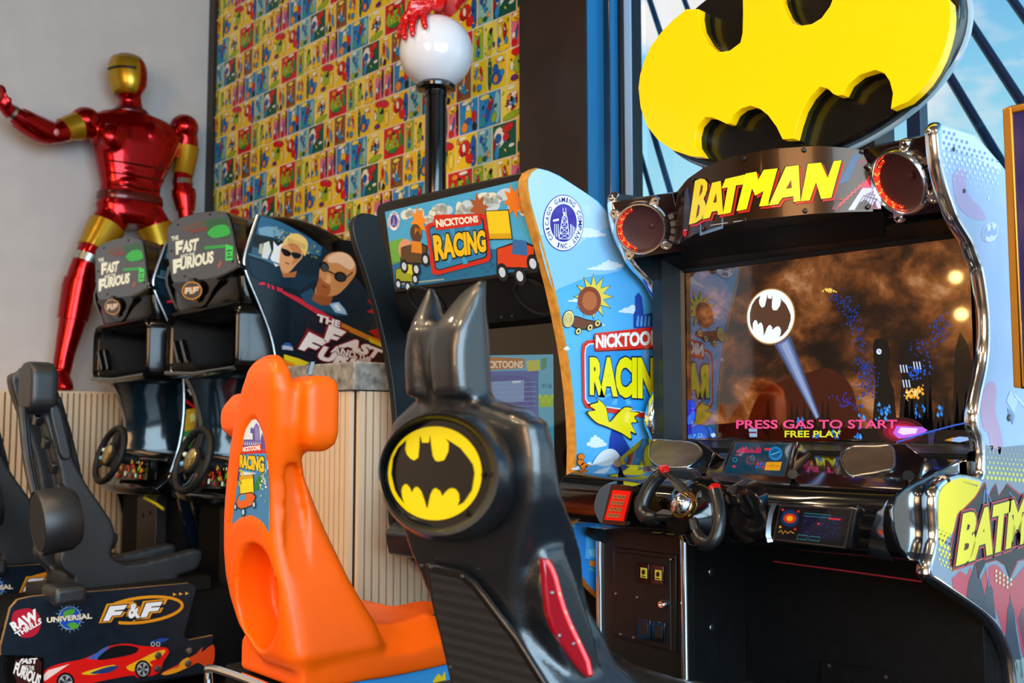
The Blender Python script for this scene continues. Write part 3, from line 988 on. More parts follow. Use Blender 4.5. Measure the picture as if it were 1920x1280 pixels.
# speakers ---------------------------------------------------------------------
M_PLATE = mat('dark_maroon_plate', '#16060a', 0.16, coat=.4)
M_CONE = mat('brown_red_speaker_cone', '#3a1513', 0.55, bump=.4, bscale=300)
def speaker(quad, pl, cpx, rpx, label=None):
    pb = MB()
    pb.prism([pl.pt(x, y) for x, y in quad], -pl.n * .02, M_PLATE)
    plate = pb.build('speaker_plate', bat, bevel=.002)
    c = pl.pt(*cpx)
    n = pl.n
    d = (c - EYE).dot(FWD)
    r = rpx * d / FPX
    up = (Vector((0, 0, 1)) - n * n.z).normalized()
    rt = up.cross(n).normalized()
    rb = MB()
    rb.lathe([(r * .82, .002), (r * .825, .012), (r * .85, .020), (r * .885, .0245), (r * .925, .0245), (r * .96, .020), (r * .985, .012), (r, 0)], c, n, M_CHROME, 48, caps=False)
    for a in (148, 58, -38, -118):
        q = Vector((math.cos(math.radians(a)), math.sin(math.radians(a))))
        pc = c + (rt * q.x + up * q.y) * (r * 1.13)
        rb.lathe([(r * .17, 0), (r * .17, .010), (r * .14, .014), (r * .09, .014), (r * .085, .006)], pc, n, M_CHROME, 18)
        rb.lathe([(r * .05, .004), (r * .05, .012)], pc, n, M_BLACK_METAL, 10)
        ic = c + (rt * q.x + up * q.y) * (r * .98)
        tq = (rt * -q.y + up * q.x)
        rb.obox((pc + ic) / 2 + n * .006, tq * (r * .16), (pc - ic) * .5, n * .006, M_CHROME)
    # small clamp details on the right
    for k in range(5):
        a = math.radians(18 - k * 13)
        pc = c + (rt * math.cos(a) + up * math.sin(a)) * (r * 1.2)
        rb.obox(pc + n * .008, (rt * math.cos(a) + up * math.sin(a)) * (r * .1), (rt * -math.sin(a) + up * math.cos(a)) * (r * .09), n * .008, M_STEEL)
    ring = rb.build('chrome_ring', bat, smooth=40)
    cb = MB()
    cb.lathe([(r * .84, .010), (r * .80, .006), (r * .66, .001), (r * .3, -.002), (0.0005, -.002)], c + n * .003, n, M_CONE, 40, caps=False)
    cb.lathe([(r * .1, 0), (r * .09, .005), (r * .03, .008)], c + n * .002 + rt * (r * .38) + up * (r * .06), n, M_CONE, 16)
    cb.build('speaker_cone', bat)
    lb = MB()
    M_LED = glow('#ff2a12', 1.6)
    M_LED2 = glow('#ff7a30', 2.2)
    for k in range(30):
        a = math.radians(112 + k * 4.9)
        for j, rr in enumerate((.775, .72)):
            lb.ball(c + n * .012 + (rt * math.cos(a) + up * math.sin(a)) * (r * rr), r * (.036 if j == 0 else .026) * (1.1 if 5 < k < 26 else .7), M_LED2 if (k + j) % 4 == 0 else M_LED, 8, 5)
    lb.build('red_lights', ring)
plS = plane3(P(1150, 380, Y=2.29), P(1262, 362, Y=2.37), P(1182, 484, Y=2.36))
speaker([(1148, 379), (1262, 361), (1284, 470), (1182, 485)], plS, (1203, 427), 51)
plS2 = plane3(P(1746, 252, Y=2.315), P(1622, 278, Y=2.375), P(1784, 394, Y=2.40))
speaker([(1620, 279), (1744, 252), (1782, 394), (1650, 412)], plS2, (1693, 338), 66)

# screen and its frame ------------------------------------------------------------
SY = 2.57
plScr = planeY(SY)
scr_q = [(1289, 823.5), (1862, 836), (1862, 438), (1289, 512)]
sc3 = [P(x, y, Y=SY) for x, y in scr_q]
sx0, sx1 = sc3[0].x, XR - .035
sz0, sz1 = sc3[0].z, sc3[3].z
FYF = 2.50
fb = MB()
M_BEZ = mat('bezel_black_plastic', '#101315', 0.35, bump=.2, bscale=500)
fz1 = zof(XL + .04, FYF, 482) 
# outer flat frame, chamfer, inner lip
ox0, ox1, oz0, oz1 = sx0 - .055, XR - .03, sz0 - .04, sz1 + .07
ix0, ix1, iz0, iz1 = sx0 - .012, XR - .03, sz0 - .004, sz1 + .012
F_ = lambda x, z, y: Vector((x, y, z))
O_ = [F_(ox0, oz0, FYF), F_(ox1, oz0, FYF), F_(ox1, oz1, FYF), F_(ox0, oz1, FYF)]
M2 = [F_(ox0 + .02, oz0 + .018, FYF - .004), F_(ox1, oz0 + .018, FYF - .004), F_(ox1, oz1 - .03, FYF - .004), F_(ox0 + .02, oz1 - .03, FYF - .004)]
I_ = [F_(ix0, iz0, SY - .01), F_(ix1, iz0, SY - .01), F_(ix1, iz1, SY - .01), F_(ix0, iz1, SY - .01)]
I2 = [F_(sx0, sz0, SY - .004), F_(sx1, sz0, SY - .004), F_(sx1, sz1, SY - .004), F_(sx0, sz1, SY - .004)]
for A_, B_ in ((O_, M2), (M2, I_), (I_, I2)):
    for i in (0, 2, 3):
        j = (i + 1) % 4
        fb.poly([A_[i], A_[j], B_[j], B_[i]], M_BEZ)
fb.box((XL + .03, FYF, oz0 - .15), (ox0, FYF + .12, oz1 + .05), M_TEALBLACK)
fb.box((XL + .03, FYF - .02, oz1), (XR - .03, FYF + .1, oz1 + .03), M_BEZ)
fb.box((XL + .03, FYF, oz1 + .03), (XR - .03, FYF + .12, 1.68), M_BLACK_MATTE)
fb.box((XL + .03, FYF - .05, oz0 - .06), (XR - .03, FYF + .12, oz0), mat('ledge_brown_black', '#1d150d', .35))
fb.box((XL + .03, FYF - .10, oz0 - .12), (XR - .03, FYF + .12, oz0 - .06), mat('ledge_brown_black', '#1d150d', .35))
fb.build('screen_frame', bat, fix=False)

ms = bpy.data.materials.new('screen_burning_clouds')
ms.use_nodes = True
nt = ms.node_tree
bs = nt.nodes['Principled BSDF']
bs.inputs['Base Color'].default_value = (0, 0, 0, 1)
bs.inputs['Roughness'].default_value = .035
bs.inputs['Specular IOR Level'].default_value = .9
bs.inputs['IOR'].default_value = 1.8
tc = nt.nodes.new('ShaderNodeTexCoord')
mp = nt.nodes.new('ShaderNodeMapping')
mp.inputs['Scale'].default_value = (1, 1, 1.15)
mp.inputs['Rotation'].default_value = (0, .6, 0)
n1 = nt.nodes.new('ShaderNodeTexNoise')
n1.inputs['Scale'].default_value = 6.0
n1.inputs['Detail'].default_value = 10
n1.inputs['Roughness'].default_value = .62
n1.inputs['Distortion'].default_value = .3
rp = nt.nodes.new('ShaderNodeValToRGB')
els = rp.color_ramp.elements
els[0].position, els[0].color = .36, lin('#0c0705')
els[1].position, els[1].color = .74, lin('#e2a877')
for p_, c_ in ((.45, '#2e170b'), (.53, '#5f3315'), (.61, '#94572a')):
    q_ = els.new(p_)
    q_.color = lin(c_)
nt.links.new(tc.outputs['Object'], mp.inputs[0])
nt.links.new(mp.outputs[0], n1.inputs['Vector'])
nt.links.new(n1.outputs['Fac'], rp.inputs[0])
nt.links.new(rp.outputs[0], bs.inputs['Emission Color'])
bs.inputs['Emission Strength'].default_value = .8
def sg(c, s=.9):
    k = 'screen_%s_%d' % (c.strip('#'), int(s * 100))
    if k not in MATS:
        m = mat(k, '#000000', .035, emit=s, ecol=c, spec=.9, ior=1.8)
    return MATS[k]
sb = MB()
sb.poly([F_(sx0, sz0, SY), F_(sx1, sz0, SY), F_(sx1, sz1, SY), F_(sx0, sz1, SY)], ms)
def dS(pts, c, s=.9, k=1):
    draw(sb, plScr, pts, sg(c, s), .0004 * k)
rnd = random.Random(4)
# dusk glow low, dark ground, towers
dS([(1290, 822), (1290, 800), (1400, 790), (1560, 800), (1700, 806), (1850, 800), (1850, 834)], '#050608', .9, 1)
dS(smooth_path([(1416, 820), (1420, 745), (1462, 715), (1510, 700), (1552, 690), (1590, 715), (1606, 760), (1600, 820)], 5, True), '#451507', .8, 1)
def firs(x0, x1, y, hmin, hmax, c):
    x = x0
    while x < x1:
        h, w = rnd.uniform(hmin, hmax), rnd.uniform(5, 10)
        dS([(x - w, y), (x - w * .4, y - h * .55), (x, y - h), (x + w * .4, y - h * .5), (x + w, y)], c, .9, 2)
        x += rnd.uniform(7, 15)
firs(1420, 1560, 806, 20, 62, '#120805')
firs(1700, 1846, 806, 30, 100, '#070605')
dS([(1634, 820), (1642, 720), (1637, 650), (1640, 636), (1662, 634), (1668, 654), (1664, 700), (1676, 730), (1684, 820)], '#08080b', .9, 2)
dS([(1684, 820), (1692, 690), (1684, 660), (1690, 642), (1706, 640), (1722, 662), (1738, 678), (1744, 720), (1752, 820)], '#07080c', .9, 2)
dS([(1786, 820), (1790, 660), (1800, 622), (1812, 640), (1824, 680), (1846, 700), (1846, 820)], '#0a0805', .9, 2)
dS(ell(1648.5, 659, 5, 5.5, 14), '#d8e4ff', 1, 3)
stroke(sb, plScr, [(1648.5, 656), (1648.5, 659), (1652, 660)], 1.2, sg('#1a1a22'), .0016)
for x0, y0, n in ((1687, 684, 3), (1712, 678, 3), (1692, 712, 3)):
    for i in range(n):
        x = x0 + i * 5.5
        dS([(x, y0), (x + 2.4, y0 - .5), (x + 5, y0 + 14), (x + 2.6, y0 + 14.5)], '#c8d8f8', .95, 3)
def sparks(path, n, spread, c, smin, smax, k=3):
    for i in range(n):
        t = rnd.random() * (len(path) - 1)
        a = int(t)
        f = t - a
        x = path[a][0] * (1 - f) + path[a + 1][0] * f + rnd.gauss(0, spread)
        y = path[a][1] * (1 - f) + path[a + 1][1] * f + rnd.gauss(0, spread * .9)
        if x < 1296 or x > 1835: continue
        s = rnd.uniform(smin, smax)
        dS([(x - s, y + s * .2), (x, y - s), (x + s * .8, y - s * .1), (x + s * .2, y + s * 1.1)], c, .9, k)
sparks([(1566, 552), (1590, 575), (1606, 615), (1618, 680), (1630, 720), (1620, 740)], 230, 8, '#173a92', 1.0, 2.6)
sparks([(1600, 600), (1625, 690), (1635, 720)], 70, 12, '#2450b4', .7, 1.8, 4)
sparks([(1716, 650), (1748, 650), (1762, 615), (1770, 606)], 90, 11, '#1c3f96', 1.0, 3.0)
sparks([(1710, 700), (1736, 690)], 50, 8, '#1f5ad0', 1.4, 3.2)
sparks([(1575, 745), (1600, 760)], 40, 9, '#3a2f90', 1.2, 3)
sparks([(1698, 735), (1710, 742), (1726, 728)], 60, 5, '#ffb43a', 1.2, 3.6)
sparks([(1700, 738), (1722, 735)], 26, 4, '#ffe9a0', 1, 2.2, 4)
sparks([(1546, 543), (1566, 546)], 26, 2.2, '#ffd860', 1, 2.8, 4)
for (x, y, w, h, a) in ((1618, 770, 7, 24, -.2), (1650, 775, 7, 18, -.35), (1664, 772, 7, 14, .2), (1725, 772, 9, 14, .3), (1610, 810, 6, 16, -.2), (1500, 800, 6, 16, 0), (1562, 810, 10, 12, .4), (1530, 820, 8, 9, 0), (1762, 770, 5, 10, 0)):
    for q in range(9):
        xx, yy = x + rnd.uniform(-w, w) + a * rnd.uniform(-h, h), y + rnd.uniform(-h, h)
        if yy > 820: yy = 819
        s = rnd.uniform(2, 5)
        dS([(xx - s * .6, yy), (xx, yy - s * 1.4), (xx + s * .7, yy), (xx + s * .3, yy + s)], rnd.choice(['#2a7fe0', '#1d58c0', '#4aa6f0']), .9, 5)
# beam and emblem light
dS([(1452, 646), (1482, 628), (1538, 780), (1530, 786)], '#4a5a86', .75, 4)
dS([(1458, 646), (1479, 634), (1536, 781), (1531, 785)], '#7488bc', .8, 5)
dS([(1465, 646), (1476, 639), (1535, 782), (1532, 784)], '#9db0dc', .85, 5.5)
dS(ell(1446, 593, 46.5, 54, 40, 8), '#8a5a2c', .9, 4)
dS(ell(1446, 593, 44.5, 51.5, 40, 8), '#f0d9a8', 1, 5)
dS(ell(1446, 593, 43, 50, 40, 8), '#f4faff', 1.05, 6)
sb.poly([plScr.pt(x, y, .003) for x, y in bat_shape(1446, 593, 40, 46, 10)], sg('#5b3c2b', .9))
# light bar of a car, lower right
for rx_, ry_, c_ in ((44, 26, '#3a0616'), (34, 20, '#8a0a30'), (24, 14, '#d01048')):
    dS(ell(1690, 808, rx_, ry_, 24), c_, .8, 3 + (44 - rx_) // 10)
dS([(1675, 812), (1682, 798), (1730, 800), (1740, 806), (1728, 816), (1686, 822)], '#c36af0', 1, 7)
dS([(1684, 810), (1690, 801), (1722, 803), (1718, 812), (1694, 815)], '#ffd9ff', 1.1, 8)
stroke(sb, plScr, [(1682, 829), (1734, 812), (1790, 797), (1846, 786)], 3, sg('#2f63d8'), .0036)
dS([(1741, 812), (1756, 806), (1750, 834), (1742, 833)], '#2e2f58', .9, 8)
dS([(1772, 825), (1800, 818), (1835, 821), (1800, 829)], '#9ec4ff', .9, 8)
dS([(1772, 825), (1790, 819), (1784, 827)], '#d89a30', .9, 9)
# officer in blue, lower left
dS(smooth_path([(1290, 768), (1290, 752), (1300, 750), (1304, 762), (1305, 776), (1301, 792), (1290, 795)], 4, True), '#1a2fd0', .85, 4)
dS([(1290, 782), (1302, 768), (1304, 778), (1300, 794), (1290, 796)], '#2f6df0', .9, 5)
dS([(1290, 796), (1304, 794), (1322, 800), (1328, 806), (1328, 822), (1290, 822)], '#1526b8', .85, 4)
dS([(1328, 800), (1333, 800), (1344, 822), (1336, 822)], '#1c3cc8', .85, 4)
dS([(1333, 814), (1340, 811), (1343, 817), (1336, 820)], '#bcd8f8', .95, 5)
text(sb, plScr, 'G.P.D.', [(1291, 822), (1320, 819), (1320, 811), (1291, 815)], sg('#58b8f0'), .0024, bold=.015)
dS([(1404, 803), (1420, 803), (1420, 819), (1406, 819)], '#9cc4ea', .8, 3)
dS([(1405, 809), (1419, 809), (1419, 812), (1405, 812)], '#7a2a40', .8, 4)
text(sb, plScr, 'PRESS GAS TO START', [(1382, 803.5), (1684, 803), (1684, 786.5), (1382, 787)], sg('#f0508c', 1), .0046, bold=.022, outline=[(.02, sg('#3a0a20'))])
text(sb, plScr, 'FREE PLAY', [(1473, 819.5), (1579, 819.5), (1579, 807), (1473, 807)], sg('#e2e22c', 1), .0046, bold=.022, outline=[(.02, sg('#202004'))])
sb.build('screen', bat, fix=False)

# dashboard --------------------------------------------------------------------------
DX0, DX1 = XL - .004, XR - .03
prof = [(2.50, 1.01), (2.30, .975), (2.16, .950), (2.115, .935), (2.095, .905), (2.10, .86), (2.125, .82), (2.17, .79), (2.26, .775), (2.50, .775)]
db = MB()
NX = 12
rings = []
for i in range(NX + 1):
    x = DX0 + (DX1 - DX0) * i / NX
    g = .0
    rings.append([Vector((x, y - .02 * math.sin(math.pi * i / NX) * (1 if y < 2.2 else 0), z)) for y, z in prof])
db.loft(rings, M_BLACK_GLOSS)
dash = db.build('dashboard', bat, bevel=.006, seg=3, smooth=50)

def pod(px_face, Yt, Yb, deep, name='speaker_pod', m=M_BLACK_GLOSS, bev=.006):
    """raised housing whose sloping face shows as the pixel outline; returns its plane"""
    ys = [p[1] for p in px_face]
    xt = [p for p in px_face if p[1] == min(ys)][0]
    xb = [p for p in px_face if p[1] == max(ys)][0]
    a, b_ = P(xt[0], xt[1], Y=Yt), P(xb[0], xb[1], Y=Yb)
    pl = plane3(a, b_, a + Vector((1, 0, 0)))
    q = MB()
    q.prism([pl.pt(x, y) for x, y in px_face], deep, m)
    o = q.build(name, dash, bevel=bev, seg=3)
    return pl, o
M_GRILLE = mat('perforated_steel_grille', '#a89078', 0.35, metal=.8, vary=.3, scale=12)
def grille(pl, outline, parent):
    g = MB()
    pts = smooth_path(outline, 5, True)
    g.prism([pl.pt(x, y, .003) for x, y in pts], -pl.n * .004, M_GRILLE)
    mh = mat('grille_hole', '#120d0a', .6)
    xs, ys = [p[0] for p in pts], [p[1] for p in pts]
    from mathutils.geometry import intersect_point_tri_2d
    def inside(x, y):
        c = False
        j = len(pts) - 1
        for i in range(len(pts)):
            if (pts[i][1] > y) != (pts[j][1] > y) and x < (pts[j][0] - pts[i][0]) * (y - pts[i][1]) / (pts[j][1] - pts[i][1]) + pts[i][0]:
                c = not c
            j = i
        return c
    r_ = 0
    y = min(ys) + 2
    while y < max(ys) - 1:
        x = min(xs) + (1.6 if r_ % 2 else 0)
        while x < max(xs):
            if inside(x - 1.5, y) and inside(x + 1.5, y) and inside(x, y - 1.4) and inside(x, y + 1.4):
                draw(g, pl, ell(x, y, 1.15, 1.0, 6), mh, .0036)
            x += 3.3
        y += 2.75
        r_ += 1
    o = g.build('speaker_grille', parent, fix=False)
    f = MB()
    f.tube([pl.pt(x, y, .003) for x, y in pts], .0028, M_STEEL, 6, closed=True)
    f.build('grille_rim', parent)
plp, po = pod([(1203, 821), (1310, 825), (1342, 848), (1318, 888), (1220, 892), (1120, 886), (1150, 866)], 2.40, 2.22, (0, .22, -.09))
grille(plp, [(1225, 828), (1265, 828), (1300, 832), (1316, 845), (1314, 857), (1290, 876), (1260, 878), (1236, 875), (1219, 858)], dash)
plp, po = pod([(1574, 846), (1592, 833), (1698, 831), (1736, 858), (1722, 900), (1690, 902), (1560, 900)], 2.40, 2.24, (0, .2, -.09))
grille(plp, [(1596, 840), (1640, 839), (1673, 840), (1677, 876), (1655, 885), (1620, 891), (1596, 893), (1581, 872), (1579, 854)], dash)
# centre read-out
plc, po = pod([(1372, 826), (1497, 827), (1480, 904), (1346, 897)], 2.38, 2.19, (0, .2, -.10), 'display_housing')
q = MB()
q.prism([plc.pt(x, y, .004) for x, y in ((1379, 831), (1487, 833), (1471, 896), (1356, 890))], -plc.n * .006, M_STEEL)
q.poly([plc.pt(x, y, .0046) for x, y in ((1382, 833), (1484, 835), (1468, 894), (1360, 888))], sg('#0c4a63', .55))
def dC(pts, c, k=1, s=.8): draw(q, plc, pts, sg(c, s), .0046 + .0004 * k)
for i in range(14):
    x, h = 1382 + i * 3.3, [5, 7, 9, 12, 10, 13, 8, 6, 9, 7, 5, 10, 12, 9][i]
    dC([(x, 852), (x + 2.2, 852), (x + 2.6, 852 - h), (x + .4, 852 - h)], '#d8285a', 1)
dC([(1434, 843), (1446, 843), (1447, 847), (1435, 847)], '#e03a50', 1)
dC(ell(1455, 853, 13, 13, 20), '#1b86c8', 1)
dC(ell(1455, 853, 9, 9, 18), '#0f5f96', 2)
stroke(q, plc, [(1447, 856), (1463, 850)], 1.2, sg('#8fd0f0', .8), .006)
dC([(1438, 869), (1467, 869), (1463, 885), (1434, 884)], '#f0a41c', 1)
stroke(q, plc, [(1440, 877), (1446, 877), (1448, 873), (1450, 881), (1452, 874), (1455, 878), (1462, 877)], 1, sg('#7a3a08', .8), .006)
for i in range(3):
    for j in range(2):
        dC([(1420 + i * 6 - j * 2, 870 + j * 6), (1424.5 + i * 6 - j * 2, 870 + j * 6), (1423.5 + i * 6 - j * 2, 875 + j * 6), (1419 + i * 6 - j * 2, 875 + j * 6)], ['#c8323a', '#2a62c8', '#2456a8'][(i + j) % 3], 1)
for cx, cy, r in ((1379, 865, 4), (1408, 866, 7), (1412, 861, 4)):
    stroke(q, plc, ell(cx, cy, r, r, 14), .8, sg('#b03a5a' if r > 5 else '#3fa0c0', .8), .006, True)
dC([(1373, 877), (1377, 874), (1382, 877), (1377, 880)], '#c83458', 1)
stroke(q, plc, [(1380, 856), (1390, 856)], 1.2, sg('#d8405a', .8), .006)
q.build('map_display', po, fix=False)

# front face furniture
plD = plane3(P(1300, 915, Y=2.075), P(1300, 985, Y=2.09), P(1400, 915, Y=2.075))
kb = MB()
kb.prism([plD.pt(x, y, .012) for x, y in smooth_path([(1150, 905), (1130, 915), (1120, 938), (1120, 955), (1128, 975), (1135, 980), (1140, 980), (1150, 940)], 4, True)], -plD.n * .03, mat('grey_blue_moulding', '#3f5866', .3, coat=.2))
kb.prism([plD.pt(x, y, .014) for x, y in ((1152, 905), (1196, 909), (1178, 984), (1134, 980))], -plD.n * .04, M_BLACK_GLOSS)
kp = kb.build('keypad_housing', dash, bevel=.003)
kb = MB()
kb.prism([plD.pt(x, y, .018) for x, y in ((1157, 916), (1190, 919), (1176, 974), (1141, 971))], -plD.n * .006, mat('red_keypad', '#d0160c', .35, emit=.5, ecol='#e0180c'))
for r_ in range(4):
    for c_ in range(3):
        x, y = 1160 + c_ * 8 - r_ * 3.4, 924 + r_ * 11.5 + c_ * .6
        kb.prism([plD.pt(a, b_, .021) for a, b_ in ((x, y), (x + 6.4, y + .4), (x + 4.6, y + 7.6), (x - 1.8, y + 7.2))], -plD.n * .004, mat('key_metal', '#c7b07a', .3, metal=.7))
        stroke(kb, plD, [(x + 1, y + 2), (x + 4, y + 4)], 1.2, ink('#3a1208'), .0215)
kb.build('keypad', kp, fix=False)
# right read-out
rb = MB()
rb.prism([plD.pt(x, y, .014) for x, y in ((1446, 940), (1612, 948), (1600, 1028), (1440, 1014))], -plD.n * .04, M_BLACK_GLOSS)
rh = rb.build('display_housing', dash, bevel=.006, seg=3)
rb = MB()
rb.loft([[plD.pt(x + dx, y, l) for dx, l in ((0, .006), (5, .022), (11, .014))] for x, y in ((1452, 940), (1445, 958), (1441, 980), (1440, 1000), (1444, 1012))], M_CHROME)
rb.build('chrome_flash', rh)
rb = MB()
rb.prism([plD.pt(x, y, .018) for x, y in ((1470, 943), (1606, 950), (1592, 1024), (1456, 1008))], -plD.n * .006, M_STEEL)
rb.poly([plD.pt(x, y, .0186) for x, y in ((1472, 945), (1603, 952), (1590, 1021), (1459, 1006))], sg('#10131c', .6))
def dD(pts, c, k=1, s=.8): draw(rb, plD, pts, sg(c, s), .0186 + .0004 * k)
dD(ell(1489, 968, 17, 16, 20), '#15305a', 1)
dD(ell(1489, 968, 12, 9, 18), '#d83a10', 2)
dD(ell(1489, 968, 6, 5, 14), '#ffb020', 3)
for x, y, c_ in ((1476, 952, '#d82a20'), (1505, 955, '#d82a20'), (1471, 984, '#e0a020'), (1499, 988, '#d82a20')):
    dD(ell(x, y, 2.4, 2.4, 10), c_, 2)
stroke(rb, plD, [(1468, 994), (1473, 990), (1476, 997), (1480, 991), (1485, 996), (1490, 992), (1497, 996)], 1.3, sg('#d8a020'), .02)
dD([(1514, 960), (1590, 964), (1582, 1010), (1506, 1002)], '#12152e', 1)
for i in range(60):
    x, y = rnd.uniform(1514, 1584), rnd.uniform(964, 1002)
    dD(ell(x, y, 1.1, .9, 5), rnd.choice(['#263a86', '#402a70', '#1d4a80']), 2)
stroke(rb, plD, [(1562, 968), (1584, 970)], 3, sg('#d02038'), .0196)
dD(ell(1543, 978, 3, 2, 8), '#d02038', 3)
for a in ([(1504, 998), (1522, 1000), (1520, 1008), (1502, 1006)], [(1526, 1001), (1546, 1003), (1544, 1010), (1524, 1008)], [(1516, 958), (1566, 962), (1565, 967), (1515, 963)]):
    stroke(rb, plD, a, 1, sg('#2a7f90'), .0196, True)
rb.build('scan_display', rh, fix=False)
# steering hub and small nozzles
hb = MB()
c = plD.pt(1352, 962)
hb.lathe([(.085, -.02), (.085, .03), (.07, .06), (.04, .085), (.035, .11)], plD.pt(1318, 958), plD.n, M_BLACK_GLOSS, 32)
hb.lathe([(.04, 0), (.045, .02), (.02, .028)], plD.pt(1222, 950), plD.n, mat('amber_ring', '#3a2a10', .2, metal=.6), 20)
hb.lathe([(.075, -.03), (.07, .02), (.05, .03)], plD.pt(1398, 960), plD.n, M_BLACK_GLOSS, 24)
hb.build('steering_column', dash, smooth=50)
for x, y in ((1160, 872), (1318, 884), (1486, 893), (1702, 896)):
    nb = MB()
    p = P(x, y, Y=2.17)
    ax = Vector((.45, -.75, .35)).normalized()
    nb.lathe([(.006, -.028), (.009, 0), (.012, .014), (.012, .018), (.006, .018)], p, ax, M_BLACK_GLOSS, 16)
    nb.build('nozzle', dash)

# yoke wheel
WN = Vector((0, -.92, .38)).normalized()
wc = P(1287, 950, Y=1.96)
plW = Plane(wc, WN)
wb_ = MB()
def W(x, y, l=0.0): return plW.pt(x, y, l)
M_GRIP = mat('black_grip_plastic', '#141516', .3, coat=.2)
left = smooth_path([W(1243, 886), W(1228, 900), W(1214, 922), W(1205, 945), W(1205, 960), W(1214, 970), W(1232, 971)], 5)
wb_.tube(left, [.0165] * 3 + [.018] * (len(left) - 6) + [.016] * 3, M_GRIP, 14)
wb_.build('wheel_grip', dash, smooth=60)
wb_ = MB()
right = smooth_path([W(1340, 921), W(1345, 940), W(1348, 965), W(1347, 988), W(1341, 1008), W(1328, 1019), W(1315, 1014), W(1306, 1000)], 5)
wb_.tube(right, .0165, M_GRIP, 14)
wb_.build('wheel_grip', dash, smooth=60)
wb_ = MB()
for a in ([(1245, 884), (1258, 888), (1282, 905), (1298, 925), (1288, 935), (1272, 918)], [(1212, 966), (1250, 955), (1275, 957), (1272, 970), (1245, 975), (1220, 976)], [(1295, 975), (1305, 968), (1316, 1004), (1306, 1012)]):
    wb_.prism([W(x, y, .006) for x, y in a], -WN * .016, M_GRIP)
wb_.build('wheel_spokes', dash, bevel=.004)
wb_ = MB()
for a in ([(1259, 901), (1274, 909), (1284, 926), (1276, 924), (1266, 912)], [(1234, 965), (1248, 957), (1266, 962), (1264, 968)], [(1312, 928), (1318, 922), (1317, 934), (1309, 940)], [(1297, 975), (1304, 978), (1302, 996), (1300, 994)]):
    wb_.prism([W(x, y, .012) for x, y in a], -WN * .008, M_CHROME)
d_ = (wc - EYE).dot(FWD)
rr = 27 * d_ / FPX
wb_.lathe([(rr * 1.0, 0), (rr * 1.05, .012), (rr * .95, .02), (rr * .86, .02), (rr * .8, .014)], wc, WN, mat('gold_ring', '#d8a860', .15, metal=1), 36, caps=False)
wb_.lathe([(rr * .84, .012), (rr * .78, .026), (rr * .6, .036), (rr * .3, .042), (.0005, .044)], wc, WN, M_CHROME, 36, caps=False)
wb_.build('wheel_hub', dash, smooth=50)
for x, y in ((1244, 879), (1340, 914)):
    nb = MB()
    nb.lathe([(.0135, -.006), (.0135, .004), (.010, .008)], W(x, y), (0, -.3, 1), glow('#e81008', .7), 18)
    nb.build('red_thumb_button', dash)

# chrome cheeks at the right end of the dash
cb = MB()
cb.loft([[Vector((XR - .045 - .06 * f_, y - .028 * (1 - f_) - .012, z)) for f_ in (0, .35, .7, 1)] for y, z in
         [(2.20, .95), (2.155, .935), (2.125, .90), (2.12, .86), (2.135, .82), (2.17, .79)]], M_CHROME, caps=False)
cb.loft([[Vector((XR - .045 - .06 * 1 - .07 * f_ * math.sin(math.pi * min(1, max(0.05, k / 5))), y - .012 + .01 * f_, z)) for f_ in (0, .5, 1)] for k, (y, z) in
         enumerate([(2.20, .95), (2.155, .935), (2.125, .90), (2.12, .86), (2.135, .82), (2.17, .79)])], M_CHROME, caps=False)
cb.build('chrome_cheek', bat, smooth=60)

# lower front: coin box, door, foot well ------------------------------------------------
CY = 2.27
cx0, cx1 = XL + .005, -1.695
b = MB()
b.box((cx0, CY, 0), (cx1, 2.62, .80), M_BLACK_METAL)
b.box((cx1, 2.56, 0), (XR - .03, 2.62, .80), M_BLACK_MATTE)
b.box((cx1 - .002, CY + .03, .02), (cx1 + .004, 2.55, .76), M_BLACK_MATTE)
for z in (zof(cx1, 2.42, 1069), zof(cx1, 2.42, 1172)):
    b.lathe([(.011, 0), (.011, .003), (.004, .0045)], (cx1 + .004, CY + .115, z), (1, 0, 0), M_STEEL, 14)
b.build('coin_box', bat, bevel=.003)
b = MB()
for x_ in (cx1 + .001, cx0 + .0):
    b = MB()
    b.tube([(x_, CY - .004, .05), (x_, CY - .004, .785)], .011, M_CHROME, 12)
    b.build('chrome_corner', bat)
plK = planeY(CY)
b = MB()
def K(x, y, l=0.): return plK.pt(x, y, l)
b.prism([K(x, y, .006) for x, y in ((1152, 1025), (1270, 1040), (1270, 1224), (1152, 1192))], (0, .006, 0), M_BLACK_METAL)
b.prism([K(x, y, .010) for x, y in ((1155, 1033), (1261, 1047), (1262, 1218), (1156, 1188))], (0, .004, 0), mat('coin_door_enamel', '#15100d', .42, vary=.2, scale=30))
door = b.build('coin_door', bat, bevel=.0025)
for x0, y0 in ((1198, 1052), (1225, 1056)):
    b = MB()
    b.prism([K(x, y, .016) for x, y in ((x0, y0), (x0 + 25, y0 + 4), (x0 + 25, y0 + 40), (x0, y0 + 36))], (0, .008, 0), M_BLACK_GLOSS)
    b.prism([K(x, y, .018) for x, y in ((x0 + 10, y0 + 10), (x0 + 22, y0 + 12), (x0 + 22, y0 + 31), (x0 + 10, y0 + 29))], (0, .004, 0), mat('coin_slot_yellow', '#b9a640', .35, emit=.25, ecol='#b9a640'))
    b.prism([K(x, y, .0185) for x, y in ((x0 + 5, y0 + 7), (x0 + 6.5, y0 + 7), (x0 + 6.5, y0 + 31), (x0 + 5, y0 + 31))], (0, .002, 0), mat('slot_black', '#020202', .6))
    draw(b, plK, ell(x0 + 16, y0 + 19, 3.4, 5, 12), ink('#20180a'), .0185)
    draw(b, plK, [(x0 + 12, y0 + 25), (x0 + 20, y0 + 27), (x0 + 20, y0 + 29), (x0 + 12, y0 + 27)], ink('#20180a'), .0185)
    b.build('coin_slot', door, bevel=.001)
